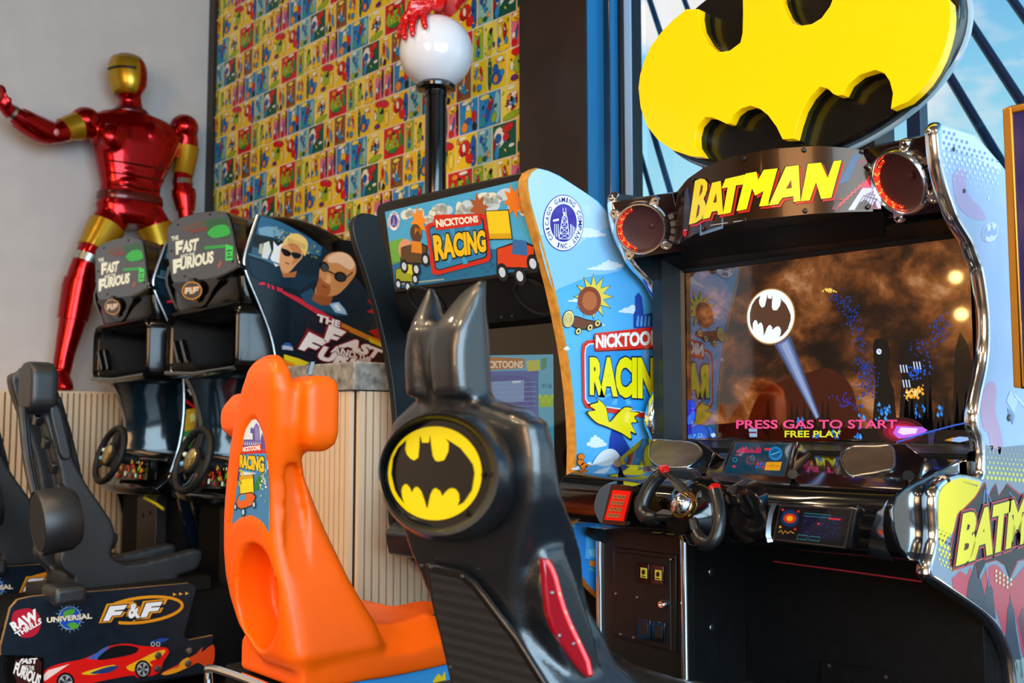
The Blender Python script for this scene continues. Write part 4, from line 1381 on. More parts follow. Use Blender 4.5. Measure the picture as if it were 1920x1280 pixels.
for x0, y0 in ((1201, 1157), (1228, 1162)):
    b = MB()
    b.prism([K(x, y, .016) for x, y in ((x0, y0), (x0 + 25, y0 + 4), (x0 + 25, y0 + 42), (x0, y0 + 37))], (0, .008, 0), M_BLACK_GLOSS)
    b.prism([K(x, y, .017) for x, y in ((x0 + 6, y0 + 8), (x0 + 20, y0 + 10), (x0 + 20, y0 + 34), (x0 + 6, y0 + 31))], (0, .003, 0), mat('slot_brown', '#1a110b', .5))
    b.build('coin_return', door, bevel=.001)
b = MB()
b.lathe([(.013, 0), (.013, .008), (.009, .014), (.005, .014), (.005, .009)], K(1249, 1131, .012), (0, -1, 0), M_CHROME, 20)
b.build('door_lock', door)
for x, y in ((1159, 1112), (1199, 1119), (1168, 1188), (1192, 1194), (1262, 1048)):
    b = MB()
    b.lathe([(.004, 0), (.004, .003), (.002, .004)], K(x, y, .010), (0, -1, 0), M_STEEL, 10)
    b.build('rivet', door)
# kick board under the dash on the right, with a cover plate
b = MB()
pk = plane3(P(1440, 1045, Y=2.33), P(1830, 1150, X=-1.012), P(1540, 1240, Y=2.55))
b.box((cx1 + .02, 2.40, .12), (XR - .031, 2.56, .16), M_BLACK_MATTE)
for x in (-1.45, -1.25):
    b.box((x, 2.36, .15), (x + .1, 2.40, .32), M_STEEL)
b.build('pedal_board', bat)
b = MB()
plF = planeY(2.558)
b.prism([plF.pt(x, y, .004) for x, y in ((1540, 1238), (1692, 1262), (1692, 1400), (1540, 1370))], (0, .003, 0), M_BLACK_MATTE)
for x, y in ((1557, 1247), (1663, 1268)):
    b.lathe([(.005, 0), (.005, .003)], plF.pt(x, y, .004), (0, -1, 0), M_STEEL, 10)
b.build('cover_plate', bat)
b = MB()
b.tube([P(1450, 1052, Y=2.22), P(1600, 1072, Y=2.22), P(1728, 1090, Y=2.22)], .002, mat('red_wire', '#7a1a22', .4), 6)
b.build('red_piping', bat)

# emblem sign standing on the cabinet -----------------------------------------------------
sign = thing('emblem_sign', 'big yellow raised bat emblem on a black oval board above the curved header', 'sign', (-1.43, 2.36, 1.735))
TY = 2.30
plT = planeY(TY)
e0, e1 = P(1199, 165, Y=TY), P(1788, 45, Y=TY)
SCX = (e0.x + e1.x) / 2
SA = (e1.x - e0.x) / 2
low = P(1478, 282, Y=TY)
yb = [(1197, 165), (1200, 200), (1213, 236), (1233, 262), (1262, 282), (1295, 293), (1317, 294), (1304, 275), (1303, 255), (1308, 235), (1322, 219), (1335, 220), (1352, 227), (1362, 232), (1368, 231),
      (1376, 214), (1390, 203), (1407, 198), (1425, 204), (1440, 216), (1456, 238), (1467, 261), (1488, 260), (1494, 236), (1504, 206), (1518, 182), (1537, 162), (1552, 166), (1562, 176), (1570, 179), (1580, 178),
      (1590, 158), (1612, 140), (1641, 131), (1658, 137), (1668, 152), (1674, 175), (1670, 204)]
pts = [P(x, y, Y=TY) for x, y in yb]
ctr_z = (P(1197, 150, Y=TY).z)
# right end and the top come from the emblem's own symmetry
zt = lambda p: p.z
lowz = min(p.z for p in pts)
cz = P(1215, 120, Y=TY).z
SCX, SA, SB, cz = -1.41, .479, .287, 2.08
def oval(a, b_, t): return Vector((SCX + a * math.cos(t), TY, cz + b_ * math.sin(t)))
body = [p for p in pts[6:]]
# wing edge along the oval from the right lower tip round to the upper right tip
redge = [P(x, y, Y=TY) for x, y in ((1703, 190), (1722, 173), (1739, 155), (1754, 132), (1766, 107), (1775, 80), (1781, 54), (1783, 28), (1781, 4))]
q = redge[-1]
rt0 = math.atan2((q.z - cz) / (SB * .92), (q.x - SCX) / (SA * .95))
right_e = redge + [oval(SA * .95, SB * .92, rt0 * (1 - k / 5) + math.radians(44) * k / 5) for k in range(1, 6)]
q = pts[6]
lt0 = math.atan2((q.z - cz) / SB, (q.x - SCX) / SA)
nA = P(1312, 17, Y=TY)
notchL = [P(x, y, Y=TY) for x, y in ((1287, 17), (1310, 17), (1309, 32), (1313, 56), (1328, 82), (1347, 98), (1368, 95), (1388, 80), (1392, 62), (1393, 25))]
notchR = [P(x, y, Y=TY) for x, y in ((1462, -10), (1466, 8), (1475, 28), (1487, 45), (1503, 48), (1522, 45), (1540, 34), (1556, 12), (1566, -14))]
head = [Vector((notchL[-1].x, TY, notchR[0].z + .02)), Vector((notchL[-1].x + .015, TY, notchR[0].z + .10)), Vector((SCX - .03, TY, notchR[0].z + .07)), Vector((SCX + .02, TY, notchR[0].z + .07)), Vector((notchR[0].x - .012, TY, notchR[0].z + .10))]
tipR = oval(SA * .95, SB * .92, math.radians(44))
left_e = [oval(SA, SB, math.pi + (lt0 + math.pi) * (1 - k / 10) + (math.radians(-44)) * k / 10) for k in range(1, 10)]
left_e = [P(x, y, Y=TY) for x, y in ((1295, 293), (1262, 282), (1233, 262), (1213, 236), (1201, 202), (1197, 165), (1200, 140), (1208, 113), (1221, 86), (1240, 60), (1262, 37))]
shape = body[0:] + right_e + [Vector((notchR[-1].x + .01, TY, tipR.z))] + notchR[::-1] + head[::-1] + notchL[::-1] + left_e[::-1]
M_YEL = mat('lit_yellow_acrylic', '#f6c400', 0.25, coat=.3, emit=.30, ecol='#ffc400')
b = MB()
TH_ = .055
# bevelled front: inner face slightly smaller in front
cen = Vector((SCX, TY, cz))
b.prism(shape, (0, .032, 0), M_YEL)
b.build('yellow_emblem', sign, bevel=.012, seg=4, smooth=45)
b = MB()
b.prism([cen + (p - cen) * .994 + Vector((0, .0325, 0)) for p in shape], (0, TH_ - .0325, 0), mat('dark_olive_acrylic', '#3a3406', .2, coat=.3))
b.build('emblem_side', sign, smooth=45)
b = MB()
ov = [oval(SA, SB, 2 * math.pi * k / 72) + Vector((0, TH_ + .001, 0)) for k in range(72)]
b.prism(ov, (0, .05, 0), mat('black_gloss_board', '#0d0b0a', .22, coat=.4))
b.build('oval_board', sign, bevel=.006, seg=3)
b = MB()
b.tube([oval(SA + .002, SB + .002, 2 * math.pi * k / 72) + Vector((0, TH_ + .052, 0)) for k in range(72)], .009, mat('clear_rim', '#9fb4c0', .12, coat=.5), 8, closed=True)
b.build('clear_rim', sign)
for x, y in ((1488, 237), (1595, 157), (1705, 188), (1785, 22), (1480, 2)):
    b = MB()
    p = P(x, y, Y=TY + .02)
    b.lathe([(.005, -.004), (.005, .002), (.003, .004)], p, (.5, -1, 0), M_BLACK_METAL, 10)
    b.build('screw', sign)
for x in (SCX - .2, SCX + .2):
    b = MB()
    b.box((x - .03, 2.41, 1.737), (x + .03, 2.50, cz), M_BLACK_METAL)
    b.build('stand_post', sign)
# ================================================================== MOULDED SEATS
def rrect(xl, xr, yb, yf, z, r, k=5):
    """rounded rectangle ring in the plane z"""
    o = []
    for cx, cy, a0 in ((xr - r, yb + r, -90), (xr - r, yf - r, 0), (xl + r, yf - r, 90), (xl + r, yb + r, 180)):
        for i in range(k + 1):
            a = math.radians(a0 + 90 * i / k)
            o.append(Vector((cx + r * math.cos(a), cy + r * math.sin(a), z)))
    return o

def shell_rings(levels):
    """levels: (pixel row, left px, back corner px, right px, back Y, corner radius, extra) from top to bottom"""
    rs = []
    for y, l, c, r_, yb, rad in levels:
        a, b_ = P(l, y, Y=yb), P(c, y, Y=yb)
        f_ = P(r_, y, X=b_.x)
        rs.append(rrect(a.x, b_.x, yb, max(f_.y, yb + 2.1 * rad), b_.z, min(rad, (b_.x - a.x) * .45)))
    return rs

def bake(o):
    dg = bpy.context.evaluated_depsgraph_get()
    dg.update()
    me = bpy.data.meshes.new_from_object(o.evaluated_get(dg))
    old = o.data
    o.modifiers.clear()
    o.data = me
    bpy.data.meshes.remove(old)
    for p in o.data.polygons:
        p.use_smooth = True
    return o

def carve(o, cutter):
    m = o.modifiers.new('carve', 'BOOLEAN')
    m.operation = 'DIFFERENCE'
    m.solver = 'EXACT'
    m.object = cutter
    bake(o)
    me = cutter.data
    bpy.data.objects.remove(cutter)
    bpy.data.meshes.remove(me)

def soften(o, n, f=.5):
    q = o.modifiers.new('soften', 'SMOOTH')
    q.iterations = n
    q.factor = f
    bake(o)

# ------------------------------------------------------------------ black seat with ears
M_SEAT = mat('black_moulded_seat', '#14171b', 0.36, bump=.3, bscale=300, spec=1.0, coat=.45)
SX = -1.355
seat = thing('game_seat', 'black moulded seat with two pointed ears and a yellow oval bat emblem on its back', 'seat', (SX, 1.45, 0))
mb = MB()
body = [(741, 778, 868, 930, 1.13, .03), (752, 760, 900, 955, 1.13, .035), (768, 742, 950, 1005, 1.125, .04), (790, 728, 988, 1038, 1.12, .024), (840, 718, 998, 1050, 1.12, .022), (890, 716, 1000, 1056, 1.12, .022),
        (940, 724, 999, 1066, 1.125, .022), (1000, 742, 980, 1086, 1.135, .022), (1062, 760, 966, 1101, 1.15, .022), (1120, 784, 962, 1103, 1.165, .022), (1180, 806, 970, 1118, 1.18, .022),
        (1230, 820, 992, 1146, 1.19, .025), (1280, 832, 1028, 1178, 1.20, .05), (1340, 842, 1062, 1235, 1.21, .05), (1420, 850, 1080, 1290, 1.22, .05), (1500, 850, 1090, 1300, 1.23, .05)]
mb.loft(shell_rings(body), M_SEAT)
head = [(596, 782, 856, 915, 1.125, .03), (606, 768, 860, 925, 1.105, .04), (630, 761, 862, 929, 1.10, .045), (660, 759, 862, 930, 1.10, .045), (700, 764, 864, 931, 1.105, .045), (735, 774, 868, 931, 1.115, .04), (775, 778, 872, 940, 1.12, .04)]
hr = shell_rings(head)
mb.loft(hr, M_SEAT)
Xo = P(862, 660, Y=1.10).x + .004
Xi_c = P(759, 660, Y=1.10).x - .002
ear_b = [(861, 742), (857, 690), (857, 650), (862, 615), (872, 590), (884, 565), (897, 540), (907, 524)]
ear_f = [(932, 742), (929, 690), (928, 650), (926, 612), (923, 588), (920, 562), (917, 540), (913, 524)]
for sgn in (1, -1):
    rings = []
    for k, ((xb, yb_), (xf, yf_)) in enumerate(zip(ear_b, ear_f)):
        b0, f0 = P(xb, yb_, X=Xo), P(xf, yf_, X=Xo)
        th = [.085, .085, .086, .084, .078, .066, .046, .018][k]
        if sgn > 0:
            x0, x1 = Xo - th, Xo
        else:
            x0, x1 = Xi_c, Xi_c + th * .55
        yb2, yf2 = b0.y, max(f0.y, b0.y + .012)
        rad = min(.02, (x1 - x0) * .42, (yf2 - yb2) * .42)
        rings.append(rrect(x0, x1, yb2, yf2, b0.z, rad, 4))
    mb.loft(rings, M_SEAT)
# side bolster fairing carrying the red lamp, cushion, plinth
XS = -1.185
fair = [P(x, y, X=XS) for x, y in ((1012, 1038), (1050, 1026), (1066, 1062), (1082, 1110), (1098, 1160), (1112, 1210), (1120, 1290), (1085, 1290), (1050, 1235), (1018, 1170), (1004, 1100))]
mb.prism([p + Vector((.012, 0, 0)) for p in fair], (-.10, 0, 0), M_SEAT)
ctop = .585
cw = .245
rings = []
for yy, hw, dz in ((1.20, cw - .01, 0), (1.30, cw, .0), (1.45, cw, -.012), (1.6, cw, -.006), (1.72, cw, .0), (1.78, cw - .02, -.012), (1.80, cw - .05, -.03)):
    zt = ctop + dz
    rings.append([Vector((SX + x, yy, z)) for x, z in ((-hw, .40), (hw, .40), (hw, zt - .03), (hw - .03, zt), (hw - .09, zt - .02), (0, zt - .03), (-hw + .09, zt - .02), (-hw + .03, zt), (-hw, zt - .03))])
mb.loft(rings, M_SEAT)
shell = mb.build('seat_shell', seat, remesh=.0085)
bake(shell)
soften(shell, 2)
b = MB()
b.box((SX - .2, 1.25, 0), (SX + .2, 1.76, .42), M_BLACK_MATTE)
b.build('pedestal', seat, bevel=.01)

# emblem bezel and plate
b = MB()
E_ = [(planeY(1.128), ell(850, 894, 122, 124, 56)), (planeY(1.10), ell(838, 892, 124, 125, 56)), (planeY(1.074), ell(828, 890, 119, 121, 56)), (planeY(1.062), ell(822, 889, 113, 115, 56)),
      (planeY(1.064), ell(820, 888, 108, 109, 56)), (planeY(1.076), ell(819, 888, 104, 104, 56)), (planeY(1.082), ell(819, 888, 100, 100, 56))]
b.loft([[pl.pt(x, y) for x, y in pts] for pl, pts in E_], M_BLACK_SATIN, caps=False)
bez = b.build('emblem_bezel', seat, smooth=50)
b = MB()
plE = planeY(1.084)
b.poly([plE.pt(x, y) for x, y in ell(818, 888, 104, 104, 56)], mat('emblem_black', '#0b0b0c', .16, coat=.4))
M_EY = mat('emblem_yellow', '#e8d400', .3, coat=.4)
b.poly([plE.pt(x, y, .0012) for x, y in ell(816.5, 887, 88, 88, 64)], M_EY)
b.poly([plE.pt(x, y, .0024) for x, y in [(816 + (x - 816) * .956, 887 + (y - 887) * .956) for x, y in BAT]], mat('emblem_black', '#0b0b0c', .16, coat=.4))
b.build('emblem_plate', bez, fix=False)
for x, y in ((726, 900), (908, 890), (876, 962), (757, 966)):
    b = MB()
    b.lathe([(.0045, 0), (.0045, .002), (.002, .003)], plE.pt(x, y, .001), (0, -1, 0), M_BLACK_METAL, 10)
    b.build('screw', bez)

# perforated panel low on the back
b = MB()
plB = plane3(P(830, 1058, Y=1.138), P(830, 1280, Y=1.182), P(830, 1058, Y=1.138) + Vector((1, 0, 0)))
gq = [(797, 1056), (862, 1070), (886, 1090), (908, 1118), (938, 1158), (968, 1196), (1022, 1282), (1060, 1340), (862, 1340), (846, 1285), (826, 1200), (808, 1128)]
b.prism([plB.pt(x, y) for x, y in gq], -plB.n * .01, M_BLACK_SATIN)
frame = b.build('grille_frame', seat, bevel=.002)
gm = bpy.data.materials.new('black_perforated_mesh')
gm.use_nodes = True
nt = gm.node_tree
bs = nt.nodes['Principled BSDF']
tc = nt.nodes.new('ShaderNodeTexCoord')
vo = nt.nodes.new('ShaderNodeTexVoronoi')
vo.inputs['Scale'].default_value = 260
vo.inputs['Randomness'].default_value = .1
cr = nt.nodes.new('ShaderNodeValToRGB')
cr.color_ramp.elements[0].position, cr.color_ramp.elements[0].color = .30, (.002, .002, .002, 1)
cr.color_ramp.elements[1].position, cr.color_ramp.elements[1].color = .42, lin('#2c2b2c')
nt.links.new(tc.outputs['Object'], vo.inputs['Vector'])
nt.links.new(vo.outputs['Distance'], cr.inputs[0])
nt.links.new(cr.outputs[0], bs.inputs['Base Color'])
bs.inputs['Roughness'].default_value = .5
b = MB()
c0 = Vector((885, 1215))
b.poly([plB.pt(*(c0 + (Vector(p) - c0) * .90), .0015) for p in gq], gm)
b.build('grille', frame, fix=False)
for x, y in ((808, 1063), (868, 1080), (815, 1150), (845, 1250), (792, 1060)):
    b = MB()
    b.lathe([(.0035, 0), (.0035, .002), (.0015, .003)], plB.pt(x, y, .0008), plB.n, M_STEEL, 8)
    b.build('screw', frame)

# red lamp strip on the side
plL = planeX(XS + .014)
rq = [(1012, 1048), (1017, 1044), (1025, 1051), (1036, 1068), (1043, 1092), (1050, 1124), (1063, 1158), (1080, 1195), (1101, 1232), (1107, 1262), (1102, 1269), (1094, 1266), (1080, 1250), (1062, 1225), (1045, 1200), (1031, 1178), (1021, 1146), (1016, 1100)]
b = MB()
b.prism([plL.pt(x, y, .009) for x, y in rq], -plL.n * .012, mat('red_lamp_lens', '#7a0812', .12, coat=.6, emit=.22, ecol='#d00828'))
lens = b.build('red_lamp', seat, bevel=.003)
b = MB()
ln = [(1017, 1049), (1026, 1062), (1034, 1082), (1041, 1110), (1050, 1140), (1063, 1172), (1079, 1205), (1094, 1238), (1099, 1262)]
stroke(b, plL, ln, 9, glow('#ff3048', .9), .0095)
stroke(b, plL, ln, 5, glow('#ff8088', 1.3), .0102)
for x, y in [(1041, 1112), (1052, 1146), (1064, 1174), (1077, 1200)]:
    draw(b, plL, ell(x, y, 1.6, 4, 8, -20), glow('#ffc0a0', 1.5), .0108)
b.build('lit_tube', lens, fix=False)
for x, y in ((1028, 1110), (1041, 1190), (1068, 1205)):
    b = MB()
    b.lathe([(.0032, 0), (.0032, .002), (.0012, .003)], plL.pt(x, y, .009), plL.n, M_STEEL, 10)
    b.build('screw', lens)
# ================================================================== BLUE RACING CABINET
NR, NL = -2.045, -2.955
nick = thing('arcade_cabinet', 'sky blue sit-down racing cabinet with cartoon lettering, wooden panel edge and slanted header', 'arcade machine', (-2.5, 2.4, 0))
nf = [(1000, 315), (988, 322), (981, 335), (981, 352), (986, 380), (996, 415), (1008, 455), (1020, 498), (1031, 540), (1042, 590), (1052, 640), (1060, 690), (1066, 740), (1070, 790), (1072, 840), (1071, 890), (1068, 940), (1064, 985), (1066, 1020), (1078, 1062), (1095, 1092), (1120, 1118), (1150, 1140), (1180, 1170)]
nedge = [P(x + 6, y, X=NR) for x, y in nf]
nt_ = [P(x, y, X=NR) for x, y in ((1120, 376), (1050, 330), (1028, 320), (1012, 316))]
outl = nedge + [Vector((NR, 2.34, 0)), Vector((NR, 2.98, 0)), Vector((NR, 2.98, 1.2))] + [Vector((NR, 2.6, 1.62))] + nt_
M_SKYP = mat('sky_blue_print', '#58b2ef', 0.25, vary=.05, scale=5)
M_PLY = mat('birch_ply_edge', '#c98b35', 0.45, vary=.25, scale=40)
M_EDGE = mat('black_edge', '#0e0f11', .35)
npn = MB()
npn.prism(outl, (-.028, 0, 0), M_SKYP, M_EDGE, M_BLACK_MATTE)
plN = planeX(NR)
def dN(pts, c, k=1): draw(npn, plN, pts, ink(c, .22), L0 * k)
dN(smooth_path([(1004, 318), (1020, 319), (1050, 332), (1118, 377), (1150, 420), (1150, 440), (1100, 468), (1060, 482), (1024, 496), (1012, 450), (998, 400), (989, 352), (992, 330)], 3, True), '#aed4f1', 1)
dN(smooth_path([(1010, 440), (1060, 470), (1110, 440), (1150, 430), (1170, 500), (1100, 520), (1050, 540), (1034, 538)], 4, True), '#8cc6f2', 2)
def cloud(x, y, w, h, c='#e6eff8', k=3, seed=1, mbx=None, pl=None, lift=None):
    r = random.Random(seed)
    for i in range(6):
        t = i / 5
        hh = h * (.35 + .65 * math.sin(math.pi * t)) * r.uniform(.7, 1.1)
        draw(mbx or npn, pl or plN, ell(x - w * .8 + 1.6 * w * t, y - hh * .35, w * r.uniform(.24, .36), hh * .6, 14), ink(c, .22), (lift if lift is not None else L0 * k) + i * .00004)
for a in ((1100, 442, 34, 16, 2), (1144, 500, 22, 15, 3), (1128, 505, 26, 10, 9), (1182, 585, 22, 14, 4), (1108, 610, 24, 8, 5), (1062, 655, 5, 8, 6), (1118, 835, 18, 24, 7), (1100, 880, 26, 14, 8), (1090, 565, 24, 8, 12)):
    cloud(a[0], a[1], a[2], a[3], '#dcebf8', 3, a[4])
# dark blue towers to the right
dN([(1187, 615), (1187, 588), (1190, 582), (1190, 556), (1196, 548), (1202, 556), (1206, 590), (1225, 585), (1225, 618)], '#2848a4', 4)
for i in range(4):
    dN([(1192 + i * 7, 604), (1194 + i * 7, 592), (1197 + i * 7, 592), (1196 + i * 7, 612), (1192 + i * 7, 612)], '#5aa4e4', 5)
# round maker's badge
BX, BY, RX, RY = 1055, 418, 38, 53
dN(ell(BX, BY, RX, RY, 56), '#3a3a98', 4)
dN(ell(BX, BY, RX - 1.3, RY - 1.6, 56), '#f1f4fa', 5)
dN(ell(BX, BY, 25, 35.5, 48), '#4437a0', 6)
for pts in ([(1046, 448), (1053, 406), (1061, 406), (1066, 448)],):
    stroke(npn, plN, pts, 1.5, ink('#f1f4fa', .22), L0 * 7)
for i in range(4):
    y0, y1 = 448 - i * 10.5, 448 - (i + 1) * 10.5
    wa, wb2 = 10 - i * 1.7, 10 - (i + 1) * 1.7
    stroke(npn, plN, [(1056.5 - wa, y0), (1056.5 + wb2, y1)], 1, ink('#f1f4fa', .22), L0 * 7)
    stroke(npn, plN, [(1056.5 + wa, y0), (1056.5 - wb2, y1)], 1, ink('#f1f4fa', .22), L0 * 7)
    stroke(npn, plN, [(1056.5 - wa, y0), (1056.5 + wa, y0)], 1, ink('#f1f4fa', .22), L0 * 7)
for x in (1054, 1059):
    stroke(npn, plN, [(x, 406), (x, 390)], 1.1, ink('#f1f4fa', .22), L0 * 7)
dN([(1053, 406), (1054, 398), (1060, 398), (1061, 406)], '#f1f4fa', 7)
for i in range(4):
    stroke(npn, plN, [(1068 + i * 2.6, 447 - i * 2), (1068 + i * 2.6, 420 + i * 2)], 1.2, ink('#f1f4fa', .22), L0 * 7)
dN([(1035, 412), (1046, 410), (1046, 414), (1035, 416)], '#f1f4fa', 7)
for i in range(3):
    stroke(npn, plN, [(1038 + i * 3.4, 446 - i), (1038 + i * 3.4, 420)], 1.2, ink('#f1f4fa', .22), L0 * 7)
def ring_text(mbx, pl, s, cx, cy, rx, ry, a0, a1, h, w, m, lift, inward=False):
    n = len(s)
    for i, ch in enumerate(s):
        if ch == ' ': continue
        a = math.radians(a0 + (a1 - a0) * i / (n - 1))
        ux, uy = math.cos(a), math.sin(a)
        tx, ty = (uy, -ux) if not inward else (-uy, ux)
        ox, oy = (ux, uy) if not inward else (-ux, -uy)
        ww = w * (.45 if ch in 'I.' else 1.25 if ch == 'M' else 1)
        def q(s_, o): return (cx + rx * (ux * 1 + tx * s_ + ox * o), cy - ry * (uy * 1 + ty * s_ + oy * o))
        hh = h * (.22 if ch == '.' else 1)
        text(mbx, pl, ch, [q(-ww / 2, -h / 2), q(ww / 2, -h / 2), q(ww / 2, -h / 2 + hh), q(-ww / 2, -h / 2 + hh)], m, lift, bold=.012)
ring_text(npn, plN, 'CHICAGO GAMING COMPANY', BX, BY, RX * .82, RY * .82, 221, -52, .22, .17, ink('#2c2c8c', .22), L0 * 7)
ring_text(npn, plN, 'INC.', BX, BY, RX * .82, RY * .82, 252, 290, .22, .17, ink('#2c2c8c', .22), L0 * 7, True)
# little log cart (drawn without a driver)
dN(smooth_path([(1068, 604), (1076, 592), (1098, 598), (1124, 604), (1126, 612), (1100, 618), (1078, 616)], 5, True), '#1c120c', 4)
dN(smooth_path([(1069, 604), (1077, 594), (1098, 600), (1122, 605), (1124, 611), (1100, 616), (1079, 614)], 5, True), '#6a3a1c', 5)
dN(ell(1064, 598, 11, 17, 24, 10), '#1c120c', 6)
dN(ell(1064, 598, 10, 15.5, 24, 10), '#ecd98a', 7)
for r_ in (7.6, 5, 2.4):
    stroke(npn, plN, ell(1063, 599, r_, r_ * 1.5, 20, 10), .9, ink('#8a6a2a', .22), L0 * 8, True)
for x, y in ((1082, 621), (1104, 614), (1118, 606)):
    dN(ell(x, y, 5.4, 7.2, 18, 25), '#1c120c', 8)
    dN(ell(x, y, 4.4, 6, 18, 25), '#ead882', 9)
    dN(ell(x, y, 2, 2.8, 12, 25), '#1c120c', 10)
burst = []
for k in range(24):
    a = math.radians(k * 15 - 90)
    rr_ = 1.0 if k % 2 == 0 else .52
    burst.append((1112 + 38 * rr_ * math.cos(a), 556 + 44 * rr_ * math.sin(a)))
dN(burst, '#1c160c', 3.4)
dN([(1112 + (x - 1112) * .94, 556 + (y - 556) * .94) for x, y in burst], '#e6cf4e', 3.7)
dN(ell(1104, 564, 22, 27, 26), '#8a3a1e', 4)
dN(ell(1104, 564, 14, 18, 22), '#b8622e', 5)
# game title
shield = [(1088, 660), (1090, 645), (1098, 638), (1240, 628), (1240, 785), (1200, 782), (1130, 772), (1096, 764), (1090, 752)]
dN(shield, '#d92c20', 10)
dN([(1093, 662), (1095, 650), (1101, 644), (1236, 636), (1236, 776), (1198, 773), (1130, 763), (1099, 756), (1094, 748)], '#f0f6fc', 11)
dN([(1094.5, 663), (1096, 652), (1102, 646), (1236, 638), (1236, 774), (1198, 771), (1130, 761), (1100, 754), (1096, 747)], '#2f93dc', 12)
for i in range(6):
    a = math.radians(200 + i * 27)
    dN([(1160, 730), (1160 + 64 * math.cos(a), 706 - 54 * math.sin(a)), (1160 + 64 * math.cos(a + .16), 706 - 54 * math.sin(a + .16))], '#58b4f0', 13)
dN([(1110, 630), (1113, 625), (1240, 612), (1240, 654), (1113, 660), (1110, 656)], '#7a1a14', 14)
dN([(1111, 629), (1114, 624.5), (1240, 611), (1240, 651), (1114, 657), (1111, 654)], '#de3020', 15)
text(npn, plN, 'NiCKTOONS', [(1113, 653), (1248, 646), (1248, 617), (1113, 628)], ink('#fbfbfb', .22), L0 * 16, bold=.045)
text(npn, plN, 'RACING', [(1101, 741), (1260, 752), (1260, 670), (1101, 669)], ink('#f2e40e', .22), L0 * 16, bold=.06, outline=[(.032, ink('#15224a', .22))])
# yellow splash, braid-like ribbon, bushes (no figures)
dN(smooth_path([(1112, 792), (1094, 772), (1110, 768), (1098, 758), (1116, 752), (1112, 744), (1132, 762), (1138, 790), (1150, 776), (1166, 762), (1182, 764), (1178, 770), (1196, 772), (1186, 780), (1192, 792), (1180, 794), (1190, 816), (1178, 810), (1180, 826), (1160, 812), (1130, 800)], 3, True), '#1c160c', 17)
dN(smooth_path([(1113, 791), (1097, 773), (1112, 769), (1101, 760), (1117, 754), (1114, 747), (1131, 763), (1137, 791), (1151, 778), (1166, 764), (1180, 766), (1176, 771), (1193, 774), (1184, 781), (1189, 791), (1178, 793), (1187, 812), (1177, 808), (1178, 822), (1160, 811), (1130, 798)], 3, True), '#f3dd12', 18)
for x, y, r in ((1085, 856, 6), (1084, 866, 6), (1090, 873, 6), (1098, 877, 6), (1106, 880, 6), (1152, 866, 6), (1162, 862, 6), (1172, 862, 6), (1142, 872, 6)):
    dN(ell(x, y, r + .8, r + 1, 14), '#1c120c', 17)
    dN(ell(x, y, r, r, 14), '#ee7a22', 18)
dN(smooth_path([(1100, 898), (1106, 870), (1124, 846), (1146, 842), (1160, 862), (1150, 892), (1126, 904)], 5, True), '#dfe9f2', 16.5)
dN(smooth_path([(1070, 960), (1073, 900), (1076, 884), (1086, 886), (1092, 898), (1084, 915), (1080, 960)], 4, True), '#1f9c4c', 17)
dN(smooth_path([(1150, 800), (1180, 840), (1190, 880), (1170, 900), (1150, 880), (1140, 850)], 4, True), '#2443a6', 4)
# lower corner art: blue boxes and an orange wedge
dN(smooth_path([(1072, 990), (1110, 996), (1150, 1015), (1180, 1050), (1180, 1165), (1150, 1138), (1120, 1114), (1098, 1090), (1080, 1058)], 3, True), '#2f86d8', 4)
dN([(1098, 1000), (1126, 1016), (1132, 1030), (1118, 1050), (1096, 1046)], '#55b0f2', 5)
dN([(1104, 1050), (1118, 1052), (1132, 1030), (1134, 1056), (1120, 1064), (1104, 1060)], '#ea8a26', 6)
dN([(1102, 1030), (1112, 1028), (1120, 1034), (1116, 1044), (1104, 1042)], '#8fd4f6', 6)
stroke(npn, plN, [(1098, 1000), (1126, 1016), (1132, 1030), (1118, 1050), (1118, 1062)], 1.4, ink('#14315e', .22), L0 * 7)
dN([(1102, 1062), (1120, 1070), (1134, 1060), (1132, 1070), (1120, 1074), (1102, 1068)], '#48a8c0', 6)
npn.build('side_panel', nick, fix=False)
# wooden edge of that panel and the left panel
b = MB()
ring = []
for i, p in enumerate(nedge):
    ring.append([p + Vector((.0015, -.004, 0)), p + Vector((-.0295, -.004, 0)), p + Vector((-.0295, .006, 0)), p + Vector((.0015, .006, 0))])
b.loft(ring, M_PLY)
b.build('wooden_edge', nick)
b = MB()
b.prism([Vector((NL, p.y, p.z)) for p in outl], (.028, 0, 0), M_EDGE, M_EDGE, M_EDGE)
b.build('side_panel', nick, bevel=.004)
b = MB()
b.box((NL + .028, 2.66, 0), (NR - .028, 2.97, 1.30), M_BLACK_MATTE)
b.box((NL + .028, 2.60, 1.30), (NR - .028, 2.66, 1.68), M_BLACK_MATTE)
b.box((NL + .028, 2.42, 0), (NR - .028, 2.66, .70), M_BLACK_MATTE)
b.build('body', nick)

# slanted header
a0, a1 = P(981, 336, X=NR - .03), P(1013, 505, X=NR - .03)
plM = plane3(a0, a1, a0 + Vector((-1, 0, 0)))
hm = MB()
fr_q = [(700, 392), (712, 376), (740, 370), (982, 322), (984, 336), (1018, 520), (744, 560)]
M_NFRAME = mat('dark_header_frame', '#17130f', .38)
hm.prism([plM.pt(x, y) for x, y in ((704, 398), (708, 385), (722, 379), (982, 322), (1019, 512), (740, 550))], -plM.n * .05, M_NFRAME)
hf = hm.build('header_frame', nick, bevel=.006)
hm = MB()
AQ = [(722, 397), (978, 337), (1011, 503), (742, 541)]
hmap = homog([(0, 1), (1, 1), (1, 0), (0, 0)], AQ)
def A(u, v): return hmap(u, v)
def dM(pts, c, k=1): draw(hm, plM, [A(*p) for p in pts], ink(c, .2), .0008 + L0 * k)
dM([(0, 0), (1, 0), (1, 1), (0, 1)], '#4aaede', 0)
dM([(0, 0), (1, 0), (1, .22), (.7, .3), (.4, .26), (0, .34)], '#1b6f9e', 1)
